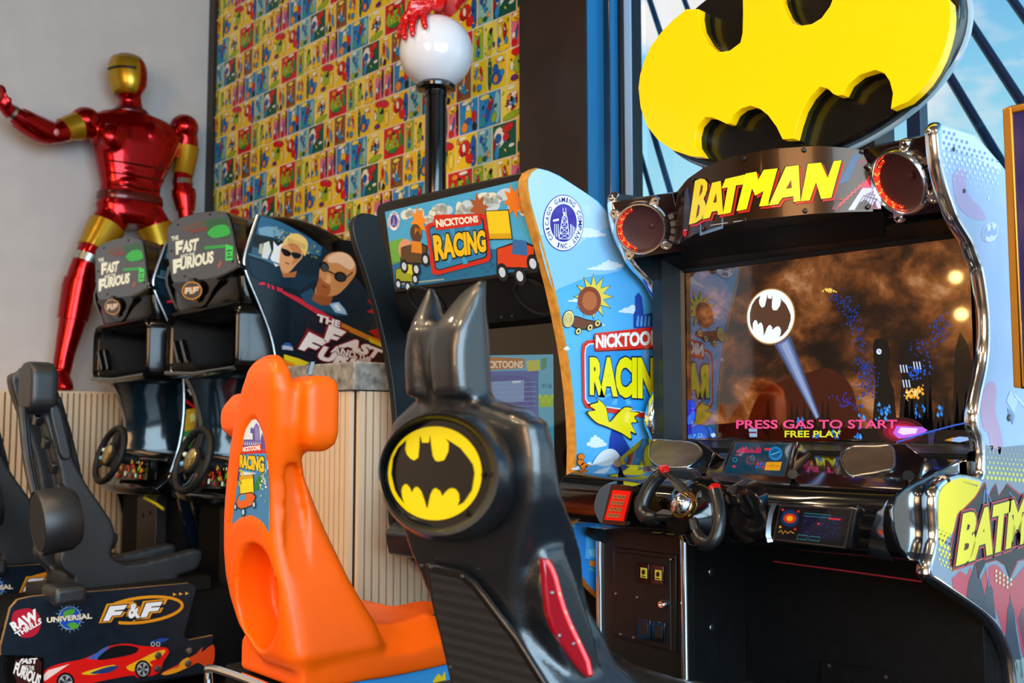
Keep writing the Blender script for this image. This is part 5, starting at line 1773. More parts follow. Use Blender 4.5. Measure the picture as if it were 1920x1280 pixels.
dM([(0, .3), (.16, .36), (.2, .5), (.1, .62), (0, .6)], '#6fb04a', 1)
r9 = random.Random(8)
for cx, cy, w, h in ((.08, .86, .07, .16), (.22, .88, .1, .18), (.45, .86, .11, .2), (.62, .8, .09, .34), (.8, .84, .13, .24), (.56, .62, .05, .2), (.94, .7, .06, .2), (.36, .74, .08, .22)):
    for k in range(7):
        dM([(cx + px, cy + py) for px, py in ell(r9.uniform(-w, w) * .7, r9.uniform(-h, h) * .3, w * r9.uniform(.25, .45), h * r9.uniform(.2, .36), 14)] if 0 else
           [(min(1, max(0, p[0])), min(1, max(0, p[1]))) for p in ell(cx + r9.uniform(-w, w) * .7, cy + r9.uniform(-h, h) * .3, w * r9.uniform(.25, .45), h * r9.uniform(.2, .36), 14)], '#e2e8da' if k % 3 else '#c6dce4', 2)
for k in range(26):
    u, v = r9.uniform(.05, .97), r9.uniform(.03, .2)
    dM(ell(u, v, .014, .008, 10), '#155a84', 2)
# small karts without drivers
def kart(u, v, s, c, c2):
    q = lambda pts: [(u + s * a, v + s * 2 * b_) for a, b_ in pts]
    for a, b_ in ((-.07, -.08), (.02, -.11), (.1, -.06)):
        dM(ell(u + s * a, v + s * 2 * b_, .032 * s, .09 * s, 16), '#151a22', 6)
        dM(ell(u + s * a, v + s * 2 * b_, .018 * s, .05 * s, 14), '#c8d8ea', 7)
    dM(q([(-.1, -.06), (.1, -.09), (.13, .02), (.06, .06), (-.08, .04)]), '#151a22', 4)
    dM(q([(-.09, -.05), (.095, -.08), (.12, .015), (.055, .05), (-.075, .035)]), c, 5)
    dM(q([(.0, .0), (.08, -.02), (.09, .05), (.02, .07)]), c2, 6)
kart(.86, .2, 1.15, '#d9431c', '#2f6fae')
kart(.17, .42, 1.0, '#5a4426', '#e08a2a')
kart(.09, .18, .8, '#9aa828', '#d8d23a')
dM([(.73, .40), (.88, .36), (.89, .70), (.74, .74)], '#15171a', 3.6)
dM([(.735, .41), (.875, .37), (.885, .69), (.745, .73)], '#f2d31e', 4)
dM([(.735, .41), (.875, .37), (.876, .43), (.737, .47)], '#d8a818', 5)
dM(ell(.13, .46, .06, .14, 20), '#e0a078', 4)
dM(ell(.225, .64, .045, .12, 18), '#5b3a26', 3)
for cx, cy, c_ in ((.26, .78, '#f0941e'), (.70, .78, '#a85a30'), (.93, .78, '#ef7f1c')):
    st = []
    for k in range(16):
        a = math.radians(k * 22.5 + 90)
        q_ = 1.0 if k % 2 == 0 else .55
        st.append((min(1, cx + .065 * q_ * math.cos(a)), min(1, cy + .2 * q_ * math.sin(a))))
    dM(st, c_, 3)
dM(ell(.69, .55, .05, .08, 18), '#2f8a3a', 5)
# badge
cxy = A(.075, .86)
draw(hm, plM, ell(740, 414, 10.5, 18, 28), ink('#f2f4f8', .2), .0008 + L0 * 3)
draw(hm, plM, ell(740, 414, 6.6, 12, 24), ink('#4a3fa0', .2), .0008 + L0 * 4)
ring_text(hm, plM, 'CHICAGO GAMING COMPANY', 740, 414, 8.6, 15, 221, -52, .26, .18, ink('#34348c', .2), .0008 + L0 * 4)
stroke(hm, plM, [(738, 423), (740, 404), (742, 423)], .9, ink('#f2f4f8', .2), .0008 + L0 * 5)
# title shield
sq = lambda pts, c, k: draw(hm, plM, pts, ink(c, .2), .0008 + L0 * k)
sq([(800, 424), (806, 418), (905, 400), (914, 404), (923, 482), (918, 490), (822, 515), (812, 512)], '#cf2a1a', 8)
sq([(807, 429), (811, 424), (904, 408), (909, 411), (916, 478), (912, 483), (826, 506), (819, 504)], '#10202e', 9)
sq([(808.5, 430), (812, 426), (903, 410), (907, 412), (914, 477), (911, 481), (827, 504), (821, 502)], '#2a86bc', 10)
for i in range(8):
    a = math.radians(20 + i * 45)
    sq([(862, 458), (862 + 46 * math.cos(a), 458 + 38 * math.sin(a)), (862 + 46 * math.cos(a + .22), 458 + 38 * math.sin(a + .22))], '#3aa0d4', 11)
sq([(817, 405), (820, 402), (900, 400), (904, 402), (906, 418), (903, 421), (824, 431), (819, 428)], '#cf2a1a', 12)
text(hm, plM, 'NiCKTOONS', [(822, 426), (901, 416), (899, 403), (820, 411)], ink('#f6f2e2', .2), .0008 + L0 * 13, bold=.045)
text(hm, plM, 'RACING', [(820, 489), (916, 471), (913, 430), (815, 440)], ink('#f4c61a', .2), .0008 + L0 * 13, bold=.055, outline=[(.05, ink('#111820', .2))])
stroke(hm, plM, [(747, 533), (834, 523)], 2.5, ink('#9fb0a0', .2), .0008 + L0 * 3)
hm.build('header_art', hf, fix=False)

# speaker board under the header
s0, s1 = P(1019, 515, X=NR - .03), P(1040, 600, X=NR - .03)
plQ = plane3(s0, Vector((s1.x, s1.y + .10, s1.z)), s0 + Vector((-1, 0, 0)))
b = MB()
b.prism([plQ.pt(x, y) for x, y in ((740, 552), (1018, 512), (1050, 592), (758, 622))], -plQ.n * .02, M_EDGE)
qb = b.build('speaker_board', nick)
for (x, y) in ((1004, 556), (800, 566)):
    b = MB()
    c = plQ.pt(x, y, .001)
    up = (Vector((0, 0, 1)) - plQ.n * plQ.n.z).normalized()
    b.lathe([(.078, 0), (.078, .005), (.070, .007), (.066, .003), (.0005, .003)], c, plQ.n, mat('speaker_mesh_black', '#121314', .45, bump=1, bscale=900), 36, caps=False)
    b.build('speaker', qb)
for x, y in ((776, 562), (996, 526), (940, 594), (960, 592), (1026, 578)):
    b = MB()
    b.lathe([(.004, 0), (.004, .002)], plQ.pt(x, y, .001), plQ.n, M_STEEL, 8)
    b.build('screw', qb)
# tinted glass and picture
plG = plane3(Vector((0, 2.36, 1.42)), Vector((0, 2.46, .72)), Vector((1, 2.36, 1.42)))
M_SMOKE = mat('smoked_glass', '#0b0806', .05, coat=.3, spec=.7)
b = MB()
b.prism([Vector((x, plG_y, z)) for x, plG_y, z in ((NL + .03, 2.36, 1.42), (NR - .03, 2.36, 1.42), (NR - .03, 2.46, .72), (NL + .03, 2.46, .72))], (0, .02, 0), M_SMOKE)
b.build('smoked_screen', nick)
pic = MB()
def dG(pts, c, k=1, s=.5): draw(pic, plG, pts, sg(c, s), .0008 + .0005 * k)
dG([(800, 668), (1038, 664), (1040, 900), (800, 900)], '#3aa9c8', 1)
dG([(900, 668), (984, 672), (984, 690), (900, 694)], '#a8641e', 2)
text(pic, plG, 'NiCKTOONS', [(903, 690), (982, 690), (982, 676), (903, 676)], sg('#e8d8c0', .5), .003, bold=.04)
dG([(988, 676), (1012, 674), (1014, 694), (990, 696)], '#b7c04a', 3)
dG([(1016, 672), (1026, 670), (1024, 690), (1016, 694)], '#1f8a5a', 3)
dG([(900, 696), (1010, 694), (1010, 900), (900, 900)], '#1c5aa8', 2)
dG(smooth_path([(905, 712), (984, 706), (996, 730), (990, 770), (905, 775)], 3, True), '#16449a', 3)
dG([(908, 716), (984, 712), (984, 752), (908, 756)], '#6a96c8', 4)
for i in range(6):
    stroke(pic, plG, [(905, 718 + i * 9), (1008, 715 + i * 9)], .8, sg('#9cc4e8', .4), .0045)
dG([(962, 714), (978, 713), (978, 717), (962, 718)], '#d0e4f8', 6)
dG([(1011, 742), (1038, 741), (1038, 762), (1011, 763)], '#8fbf2a', 3)
for i in range(5):
    dG(ell(1014 + i * 5.5, 743 + (i % 2) * 8, 3.6, 4.6, 10), '#a8cc3a', 4)
text(pic, plG, 'V1.16', [(1017, 727), (1035, 727), (1035, 719), (1017, 719)], sg('#123040', .3), .003, bold=.01)
pic.build('screen_picture', nick, fix=False)
# control shelf and wheel (mostly behind the eared seat)
b = MB()
b.loft([[Vector((x, y, z)) for y, z in ((2.46, .80), (2.22, .76), (2.15, .70), (2.17, .62), (2.46, .60))] for x in (NL + .028, NR - .028)], M_BLACK_SATIN)
b.build('control_shelf', nick, bevel=.008)
b = MB()
c = Vector((-2.5, 2.07, .80))
nn = Vector((0, -.9, .45)).normalized()
b.tube([c + (Vector((1, 0, 0)) * math.cos(t) + nn.cross(Vector((1, 0, 0))) * math.sin(t)) * .13 for t in [2 * math.pi * k / 32 for k in range(32)]], .015, M_RUBBER, 10, closed=True)
for t in (90, 210, 330):
    t = math.radians(t)
    b.tube([c, c + (Vector((1, 0, 0)) * math.cos(t) + nn.cross(Vector((1, 0, 0))) * math.sin(t)) * .13], .01, M_RUBBER, 8)
b.tube([c, Vector((-2.5, 2.2, .72))], .022, M_RUBBER, 12)
b.build('steering_wheel', nick)
# ------------------------------------------------------------------ orange seat
M_ORANGE = mat('orange_moulded_plastic', '#ff6204', 0.36, vary=.04, scale=8, bump=.12, bscale=260, spec=.45)
OX = -2.51
oseat = thing('game_seat', 'bright orange moulded racing seat with headrest wings, round hollow and cartoon sticker on its back', 'seat', (OX, 1.7, 0))
mb = MB()
ob = [(700, 454, 514, 553, 1.33, .03), (725, 444, 517, 560, 1.33, .035), (760, 434, 518, 565, 1.335, .04), (800, 427, 518, 570, 1.34, .04), (850, 420, 512, 576, 1.345, .04), (900, 415, 505, 582, 1.35, .04),
      (950, 411, 506, 600, 1.355, .04), (1000, 409, 511, 619, 1.36, .04), (1050, 409, 519, 641, 1.365, .04), (1100, 412, 529, 663, 1.37, .04), (1150, 420, 537, 690, 1.375, .045),
      (1200, 434, 544, 718, 1.38, .05), (1240, 460, 550, 732, 1.385, .05), (1262, 480, 554, 732, 1.40, .05)]
mb.loft(shell_rings(ob), M_ORANGE)
# arched top
top = []
for l, c, r_, y, yb in ((494, 510, 526, 664, 1.37), (476, 513, 535, 672, 1.35), (464, 514, 543, 682, 1.34), (454, 515, 554, 700, 1.33)):
    top.append((y, l, c, r_, yb, .02))
mb.loft(shell_rings(top), M_ORANGE)
# wings
def wing(lv):
    rs = []
    for z, x0, x1, y0, y1, r_ in lv:
        rs.append(rrect(x0, x1, y0, y1, z, r_, 6))
    mb.loft(rs, M_ORANGE)
wb0, wb1 = P(555, 720, Y=1.42), P(560, 840, Y=1.42)
zt, zb = P(600, 712, Y=1.44).z, P(600, 836, Y=1.44).z
xr = P(577, 770, Y=1.40).x
yfr = P(635, 780, X=xr).y
yfr += .012
zt, zb = zt + .008, zb - .016
wing([(zt + .004, xr - .12, xr - .02, 1.43, yfr - .02, .02), (zt - .012, xr - .16, xr - .004, 1.408, yfr - .004, .022), (zt - .04, xr - .18, xr, 1.40, yfr, .024), (zb + .045, xr - .18, xr, 1.40, yfr, .024),
      (zb + .018, xr - .17, xr - .008, 1.41, yfr - .006, .024), (zb, xr - .14, xr - .03, 1.435, yfr - .025, .02)])
xl = P(417, 800, Y=1.44).x
zl1, zl0 = P(430, 738, Y=1.44).z, P(425, 822, Y=1.44).z
wing([(zl1, xl + .05, xl + .24, 1.44, yfr - .03, .02), (zl1 - .04, xl + .012, xl + .25, 1.42, yfr - .01, .03), (zl0 + .07, xl, xl + .25, 1.42, yfr, .03), (zl0 + .03, xl + .004, xl + .25, 1.42, yfr, .03), (zl0, xl + .04, xl + .24, 1.44, yfr - .02, .03)])
# cushion
rings = []
for yy, hw, zt_, zb_ in ((1.42, .225, .50, .40), (1.50, .232, .545, .395), (1.58, .235, .53, .395), (1.66, .236, .475, .39), (1.76, .236, .462, .388), (1.88, .236, .474, .388), (2.0, .23, .478, .39), (2.06, .21, .465, .40), (2.08, .19, .44, .41)):
    hl = hw * min(1, .42 + (yy - 1.42) * 1.3)
    rings.append([Vector((OX + x, yy, z)) for x, z in ((-hl, zb_), (hw, zb_), (hw, zt_ - .02), (hw - .02, zt_), (hw - .07, zt_ + .006 + (.05 if 1.6 < yy < 2.0 else 0)), (0, zt_ + (.065 if yy > 1.6 else 0) - .01),
                                                        (-hl + .05, zt_ + .006 + (.05 if 1.6 < yy < 2.0 else 0)), (-hl + .02, zt_), (-hl, zt_ - .02))])
mb.loft(rings, M_ORANGE)
osh = mb.build('seat_shell', oseat, remesh=.0085)
bake(osh)
# recesses: round hollow, sticker pocket, side channel
def cutter(pts, off):
    q = MB()
    q.prism(pts, off, M_ORANGE)
    o = q.build('cutter')
    bpy.context.view_layer.update()
    return o
plOb = plane3(P(470, 1000, Y=1.36), P(470, 1230, Y=1.383), P(470, 1000, Y=1.36) + Vector((1, 0, 0)))
carve(osh, cutter([plOb.pt(x, y, .05) for x, y in ell(479, 1120, 38, 100, 40, -5)], -plOb.n * .17))
stk = [(475, 780), (466, 786), (459, 796), (454, 808), (451, 818), (448, 845), (444, 870), (437, 920), (431, 965), (428.5, 996), (436, 984), (446, 974), (458, 969), (470, 969), (480, 974), (489, 983), (500, 1002), (501, 970), (501, 930), (499, 880), (497, 856), (494, 830), (489, 808), (483, 792)]
plOs = plane3(P(470, 790, Y=1.338), P(470, 1000, Y=1.359), P(470, 790, Y=1.338) + Vector((1, 0, 0)))
c0 = Vector((470, 890))
carve(osh, cutter([plOs.pt(*(c0 + (Vector(p) - c0) * 1.03), .04) for p in stk], -plOs.n * .048))
xs_ = P(512, 950, Y=1.36).x
pc1, pc2 = P(506, 900, Y=1.35), P(529, 1100, Y=1.37)
plCh = plane3(pc1, pc2, pc1 + Vector((0, 1, 0)))
ch_old = [plCh.pt(x, y, .05) for x, y in ((536, 872), (556, 868), (566, 920), (590, 1068), (590, 1080), (562, 1112), (548, 1060), (530, 1024), (536, 940))]
rings = []
for y, c_, x0, x1 in ((868, 510, 528, 552), (880, 508, 530, 557), (920, 505, 532, 566), (960, 506, 534, 573), (1000, 511, 534, 579), (1030, 516, 536, 583), (1065, 522, 547, 588), (1085, 526, 555, 586), (1108, 530, 561, 568)):
    X_ = P(c_, y, Y=1.36).x
    a_, b_ = P(x0, y, X=X_), P(x1, y, X=X_)
    rings.append([Vector((X_ - .014, a_.y, a_.z)), Vector((X_ + .06, a_.y, a_.z)), Vector((X_ + .06, b_.y, a_.z)), Vector((X_ - .014, b_.y, a_.z))])
q = MB()
q.loft(rings, M_ORANGE)
carve(osh, q.build('cutter'))
rm = osh.modifiers.new('even', 'REMESH')
rm.mode = 'VOXEL'
rm.voxel_size = .0075
rm.use_smooth_shade = True
bake(osh)
soften(osh, 4)
# sticker
b = MB()
def dO(pts, c, k=0): draw(b, plOs, pts, ink(c, .22), -.0065 + .0004 * k)
hS = homog([(0, 1), (1, 1), (1, 0), (0, 0)], [(450, 780), (493, 780), (501, 1002), (428, 996)])
dO(stk, '#dfeefa')
dO([(428.5, 996), (436, 984), (446, 974), (458, 969), (470, 969), (480, 974), (489, 983), (500, 1002), (501, 930), (499, 880), (440, 900), (436, 930)], '#3f86bd', 1)
dO([(449, 842), (453, 832), (453, 824), (470, 824), (470, 812), (466, 812), (466, 803), (470, 801), (470, 806), (473, 800), (477, 793), (482, 800), (484, 830), (487, 812), (492, 824), (494, 842)], '#5d55a8', 2)
dO([(477, 796), (482, 802), (483, 826), (475, 826), (474, 802)], '#8a86c8', 3)
for i in range(8):
    dO([(455 + i * 4, 834), (456.5 + i * 4, 826), (457.8 + i * 4, 834)], '#c8d4f4', 3)
dO([(447, 846), (496, 842), (497, 856), (446, 858)], '#c52c46', 3)
dO([(440, 880), (446, 850), (450, 850), (446, 896), (438, 905)], '#4b2a80', 3)
dO([(450, 848), (451, 838), (487, 832), (489, 845), (486, 847), (453, 850)], '#d42a22', 4)
text(b, plOs, 'NiCKTOONS', [(452, 847), (486, 844), (485, 834), (453, 838)], ink('#ffffff', .22), -.004, bold=.045)
dO([(448, 852), (496, 850), (498, 890), (446, 882)], '#3b9ddb', 4)
text(b, plOs, 'RACING', [(447, 877), (493, 886), (493, 856), (448, 852)], ink('#f6cf12', .22), -.004, bold=.055, outline=[(.05, ink('#1c2a40', .22))])
dO([(445, 893), (472, 889), (474, 926), (447, 928)], '#1a2430', 4.5)
dO([(446, 894), (471, 890), (473, 925), (448, 927)], '#f2dc1c', 5)
dO([(446, 894), (471, 890), (471.4, 896), (446.4, 900)], '#d8a818', 5.5)
dO(smooth_path([(474, 910), (484, 890), (488, 896), (482, 915), (476, 920)], 4, True), '#1f7f3c', 5)
for i in range(40):
    u, v = r9.uniform(.78, .97), r9.uniform(.18, .46)
    dO(ell(*hS(u, v), 1.8, 2.4, 8), r9.choice(['#dceef0', '#78b04a', '#f4f8f4', '#9cc4b0']), 5)
for i in range(26):
    u, v = r9.uniform(.12, .24), r9.uniform(.28, .52)
    dO(ell(*hS(u, v), 1.6, 2.4, 8), r9.choice(['#e8d828', '#6fa838', '#b8c828']), 5)
dO([(440, 940), (446, 926), (470, 922), (478, 930), (472, 948), (450, 956), (442, 952)], '#1a2430', 6)
dO([(441, 940), (447, 928), (469, 924), (476, 931), (471, 946), (451, 954), (443, 950)], '#e4641e', 7)
dO([(446, 930), (458, 926), (458, 936), (447, 940)], '#3fa0dc', 8)
for x, y, r_ in ((439, 950, 4), (454, 960, 5), (474, 946, 4.5)):
    dO(ell(x, y, r_ * .8, r_ * 1.7, 14), '#16202c', 8)
    dO(ell(x, y, r_ * .5, r_ * 1.1, 12), '#a8d4f4', 9)
stroke(b, plOs, [(432, 986), (446, 976), (462, 971), (478, 976), (490, 988)], 1.2, ink('#dfeefa', .22), -.0055)
b.build('sticker', oseat, fix=False)
# pedestal with blue side board
b = MB()
b.box((OX - .22, 1.44, .02), (OX + .215, 2.06, .39), M_BLACK_MATTE)
ped = b.build('pedestal', oseat, bevel=.006)
b = MB()
plP = planeX(OX + .2165)
b.poly([plP.pt(x, y, .0) for x, y in ((566, 1285), (650, 1268), (830, 1238), (850, 1234), (850, 1300), (566, 1330))], ink('#3f9fe8'))
b.poly([plP.pt(x, y, .0006) for x, y in ((812, 1275), (822, 1262), (828, 1268), (834, 1258), (838, 1290), (812, 1290))], ink('#f2d828'))
b.build('side_board', ped, fix=False)
b = MB()
b.tube(smooth_path([(OX - .24, 1.42, .02), (OX - .24, 1.40, .34), (OX - .22, 1.39, .385), (OX - .1, 1.39, .395), (OX + .1, 1.39, .395), (OX + .2, 1.39, .385), (OX + .23, 1.40, .34), (OX + .23, 1.42, .02)], 4), .012, M_CHROME, 10)
b.build('chrome_bumper', ped)
# ================================================================== BLACK STREET-RACING CABINETS (two alike)
FX = -3.90
ffc = thing('arcade_cabinet', 'black street racing cabinet beside the stone-capped partition, side board showing two men in sunglasses', 'arcade machine', (-4.3, 2.4, 0), 'black street racing cabinets')
side_px = [(487, 403), (478, 430), (466, 466), (461, 486), (462, 500), (470, 524), (482, 552), (496, 586), (508, 618), (516, 648), (521, 680), (524, 720), (524, 770), (519, 820), (510, 862), (498, 900)]
sedge = [P(x, y, X=FX) for x, y in side_px]
stop = [P(x, y, X=FX) for x, y in ((757, 690), (757, 650), (742, 622), (724, 592), (700, 562), (672, 526), (640, 492), (606, 462), (570, 437), (530, 416), (505, 407))]
so = sedge + [Vector((FX, sedge[-1].y + .12, .42)), Vector((FX, 2.9, .42))] + stop
M_NAVY = mat('navy_black_laminate', '#0c1a26', .22, coat=.2)
sp_ = MB()
sp_.prism(so, (-.025, 0, 0), M_NAVY, M_BLACK_GLOSS, mat('black_red_laminate', '#0d0a0c', .25))
plF_ = planeX(FX)
def dF(pts, c, k=1): draw(sp_, plF_, pts, ink(c, .22), L0 * k)
# picture half
pic_top = [(489, 405), (505, 409), (530, 418), (570, 439), (606, 464), (640, 494), (672, 528), (700, 564), (722, 594), (700, 590), (690, 640), (640, 610), (560, 560), (490, 528), (470, 516), (464, 500), (463, 486), (468, 468), (480, 430)]
dF(pic_top, '#10212e', 1)
dF([(489, 405), (505, 409), (530, 418), (560, 434), (590, 453), (604, 464), (600, 480), (576, 474), (520, 448), (480, 438), (484, 420)], '#2b5f80', 2)
rf = random.Random(3)
for i in range(70):
    x = rf.uniform(512, 596); y = 424 + (x - 512) * .46 + rf.uniform(-2, 24)
    dF(ell(x, y, rf.uniform(1, 3), rf.uniform(1, 2.4), 6), rf.choice(['#5c7048', '#8a9258', '#33505c', '#6e8a90', '#c8ba7c']), 3)
dF([(484, 428), (500, 424), (520, 426), (530, 440), (520, 446), (486, 440)], '#6f9ab0', 3)
dF([(476, 442), (500, 448), (540, 458), (560, 470), (556, 480), (530, 472), (482, 460)], '#15171a', 4)
dF([(472, 462), (490, 468), (512, 474), (526, 492), (516, 498), (490, 486), (470, 480)], '#34556a', 4)
dF([(494, 456), (504, 452), (508, 470), (500, 488), (490, 482)], '#d6d8d0', 5)
dF([(512, 452), (520, 462), (528, 456), (532, 470), (528, 496), (516, 500), (506, 484), (512, 468)], '#e6e6e2', 5)
dF([(486, 458), (492, 456), (492, 478), (484, 474)], '#b0aa90', 5)
dF([(464, 484), (490, 492), (528, 504), (552, 512), (600, 520), (560, 545), (500, 530), (472, 514)], '#132c3e', 4)
stroke(sp_, plF_, [(465, 476), (496, 486), (530, 498), (540, 504)], 3, ink('#4c7a90', .22), L0 * 6)
# man with fair hair and dark wrap glasses (plain figure)
dF(smooth_path([(524, 478), (527, 462), (540, 452), (556, 456), (566, 464), (566, 482), (556, 494), (544, 508), (534, 514), (526, 506), (523, 492)], 5, True), '#d99a68', 7)
dF(smooth_path([(538, 456), (548, 454), (560, 462), (564, 478), (556, 490), (546, 496), (550, 478)], 5, True), '#c47c48', 8)
dF([(526, 506), (540, 512), (556, 508), (552, 520), (530, 520)], '#b06a3c', 7)
dF(smooth_path([(528, 462), (532, 450), (542, 440), (556, 438), (570, 446), (576, 456), (575, 470), (570, 480), (565, 470), (556, 460), (544, 456)], 5, True), '#e8c070', 9)
for i in range(10):
    stroke(sp_, plF_, [(538 + i * 3.4, 456 + i * 1.2), (541 + i * 3.4, 446 + i * 1.4)], 1.2, ink('#a87838', .22), L0 * 10)
dF(smooth_path([(526, 466), (536, 468), (544, 474), (542, 480), (534, 480), (528, 474)], 4, True), '#0e1116', 10)
dF(smooth_path([(545, 474), (556, 474), (564, 478), (560, 484), (550, 484)], 4, True), '#0e1116', 10)
stroke(sp_, plF_, [(540, 474), (547, 476)], 2, ink('#0e1116', .22), L0 * 10)
stroke(sp_, plF_, [(533, 492), (541, 495)], 2, ink('#8a4630', .22), L0 * 10)
# bald man with dark oval glasses (plain figure)
dF(smooth_path([(596, 530), (598, 508), (604, 490), (616, 476), (636, 472), (654, 478), (665, 494), (666, 512), (656, 528), (644, 542), (632, 552), (618, 556), (606, 556), (592, 552), (590, 542)], 5, True), '#cf8a50', 7)
dF(smooth_path([(614, 482), (636, 473), (654, 480), (664, 496), (655, 506), (634, 494), (616, 492)], 5, True), '#ecc09a', 8)
dF(smooth_path([(592, 540), (598, 520), (606, 528), (618, 536), (616, 552), (604, 556), (594, 552)], 5, True), '#a85c2c', 8)
dF([(588, 548), (606, 556), (624, 554), (618, 572), (600, 572), (584, 562)], '#9a5428', 7)
dF(ell(607, 500, 8, 10.5, 20, -30), '#12100f', 10)
dF(ell(608, 502, 5.5, 8, 18, -30), '#3e4244', 11)
dF(ell(637, 519, 12, 9.5, 22, 18), '#12100f', 10)
dF(ell(638, 520, 9, 7, 20, 18), '#2a2c2e', 11)
stroke(sp_, plF_, [(614, 508), (626, 514)], 2.5, ink('#12100f', .22), L0 * 10)
stroke(sp_, plF_, [(648, 520), (660, 510)], 2, ink('#12100f', .22), L0 * 10)
dF(smooth_path([(614, 514), (620, 524), (616, 532), (609, 528)], 4, True), '#e2a874', 9)
stroke(sp_, plF_, [(602, 535), (612, 540)], 2.6, ink('#7a3420', .22), L0 * 10)
dF([(562, 552), (584, 540), (590, 552), (606, 566), (630, 566), (646, 580), (652, 592), (630, 592), (600, 582), (570, 566)], '#214a66', 6)
dF([(616, 570), (634, 566), (646, 580), (650, 590), (628, 586)], '#9cc0e4', 7)
dF([(624, 572), (632, 570), (640, 584), (630, 582)], '#e4ecf4', 8)
# red torn flash at the back, speed stripes
dF([(700, 534), (704, 548), (712, 556), (726, 590), (744, 626), (757, 652), (757, 672), (738, 660), (690, 620), (724, 612), (712, 592), (686, 584), (700, 578), (688, 562), (704, 560), (698, 544)], '#a8181a', 4)
dF([(484, 532), (490, 528), (497, 530), (497, 534), (486, 534)], '#d82848', 5)
for x in (500, 508, 518, 524):
    dF([(x, 531 + (x - 500) * .35), (x + 5, 533 + (x - 500) * .35), (x + 6, 541 + (x - 500) * .35), (x + 1, 539 + (x - 500) * .35)], '#d82848', 5)
dF([(528, 544), (560, 558), (600, 582), (640, 605), (640, 616), (598, 592), (560, 568), (530, 551)], '#c8283c', 5)
dF([(640, 605), (690, 628), (756, 654), (757, 664), (690, 638), (640, 616)], '#c87a20', 5)
dF([(690, 633), (757, 660), (757, 670), (692, 641)], '#d8c020', 6)
# grid half
for i in range(15):
    stroke(sp_, plF_, [(578 + i * 13, 586 + i * 6), (560 + i * 14, 690 + i * 2)], .8, ink('#4a1c26', .22), L0 * 3)
for i in range(9):
    stroke(sp_, plF_, [(576 - i * 1, 590 + i * 11), (757, 678 + i * 9)], .8, ink('#4a1c26', .22), L0 * 3)
text(sp_, plF_, 'THE', [(591, 602), (636, 614), (637, 602), (594, 588)], ink('#f4ecec', .22), L0 * 8, bold=.045, outline=[(.05, ink('#7a1822', .22))])
text(sp_, plF_, 'F', [(605, 640), (624, 644), (648, 622), (616, 608)], ink('#f4ecec', .22), L0 * 8, bold=.06, outline=[(.06, ink('#7a1822', .22))])
text(sp_, plF_, 'AST', [(628, 650), (706, 674), (718, 657), (650, 630)], ink('#f4ecec', .22), L0 * 8, bold=.06, outline=[(.06, ink('#7a1822', .22))])
text(sp_, plF_, 'AND THE', [(618, 660), (694, 680), (695, 670), (622, 646)], ink('#f4ecec', .22), L0 * 10, bold=.03, outline=[(.07, ink('#7a1822', .22))])
text(sp_, plF_, 'F', [(558, 654), (582, 662), (614, 640), (578, 622)], ink('#f4ecec', .22), L0 * 8, bold=.06, outline=[(.06, ink('#7a1822', .22))])
text(sp_, plF_, 'URIOUS', [(590, 672), (738, 716), (746, 692), (606, 648)], ink('#f4ecec', .22), L0 * 8, bold=.06, outline=[(.06, ink('#7a1822', .22))])
dF(ell(538, 649, 8, 7, 18), '#2f5ca8', 4)
text(sp_, plF_, 'UNIVERSAL', [(528, 655), (549, 657), (549, 650), (528, 647)], ink('#e8e8f0', .22), L0 * 6, bold=.03)
dF([(532, 664), (560, 672), (580, 680), (560, 690), (532, 676)], '#e8d020', 4)
dF([(521, 668), (552, 682), (552, 690), (524, 704)], '#e87e1c', 4)
# lower side graphics
dF([(523, 700), (548, 706), (560, 760), (526, 764)], '#17110e', 4)
dF([(526, 764), (560, 756), (566, 800), (522, 812)], '#d8a82a', 4)
dF([(522, 812), (566, 800), (560, 846), (514, 850)], '#3f8a3e', 4)
dF([(524, 742), (560, 770), (560, 776), (525, 750)], '#d82020', 5)
dF([(521, 824), (562, 814), (561, 824), (519, 834)], '#e8efe8', 5)
for x, y in ((527, 722), (536, 712), (545, 730)):
    dF([(x, y), (x + 4, y - 2), (x + 11, y + 10), (x + 7, y + 12)], '#e8e4da', 5)
dF([(532, 776), (540, 770), (548, 786), (534, 792)], '#f0e890', 5)
sp_.build('side_board', ffc, fix=False)
def thin_edge(X):
    b = MB()
    b.tube(smooth_path([(X, p.y - .003, p.z) for p in sedge], 2), .007, M_STEEL, 8)
    b.build('edge_trim', ffc)
thin_edge(FX - .012)
FL = -4.70
# outside-left side board carries lettering on its inner face, seen past the next machine
b = MB()
lo = [Vector((FL, p.y, p.z)) for p in so]
b.prism(lo, (.025, 0, 0), mat('black_red_laminate', '#0d0a0c', .25), M_BLACK_GLOSS, mat('black_red_laminate', '#0d0a0c', .25))
b.build('side_board', ffc)

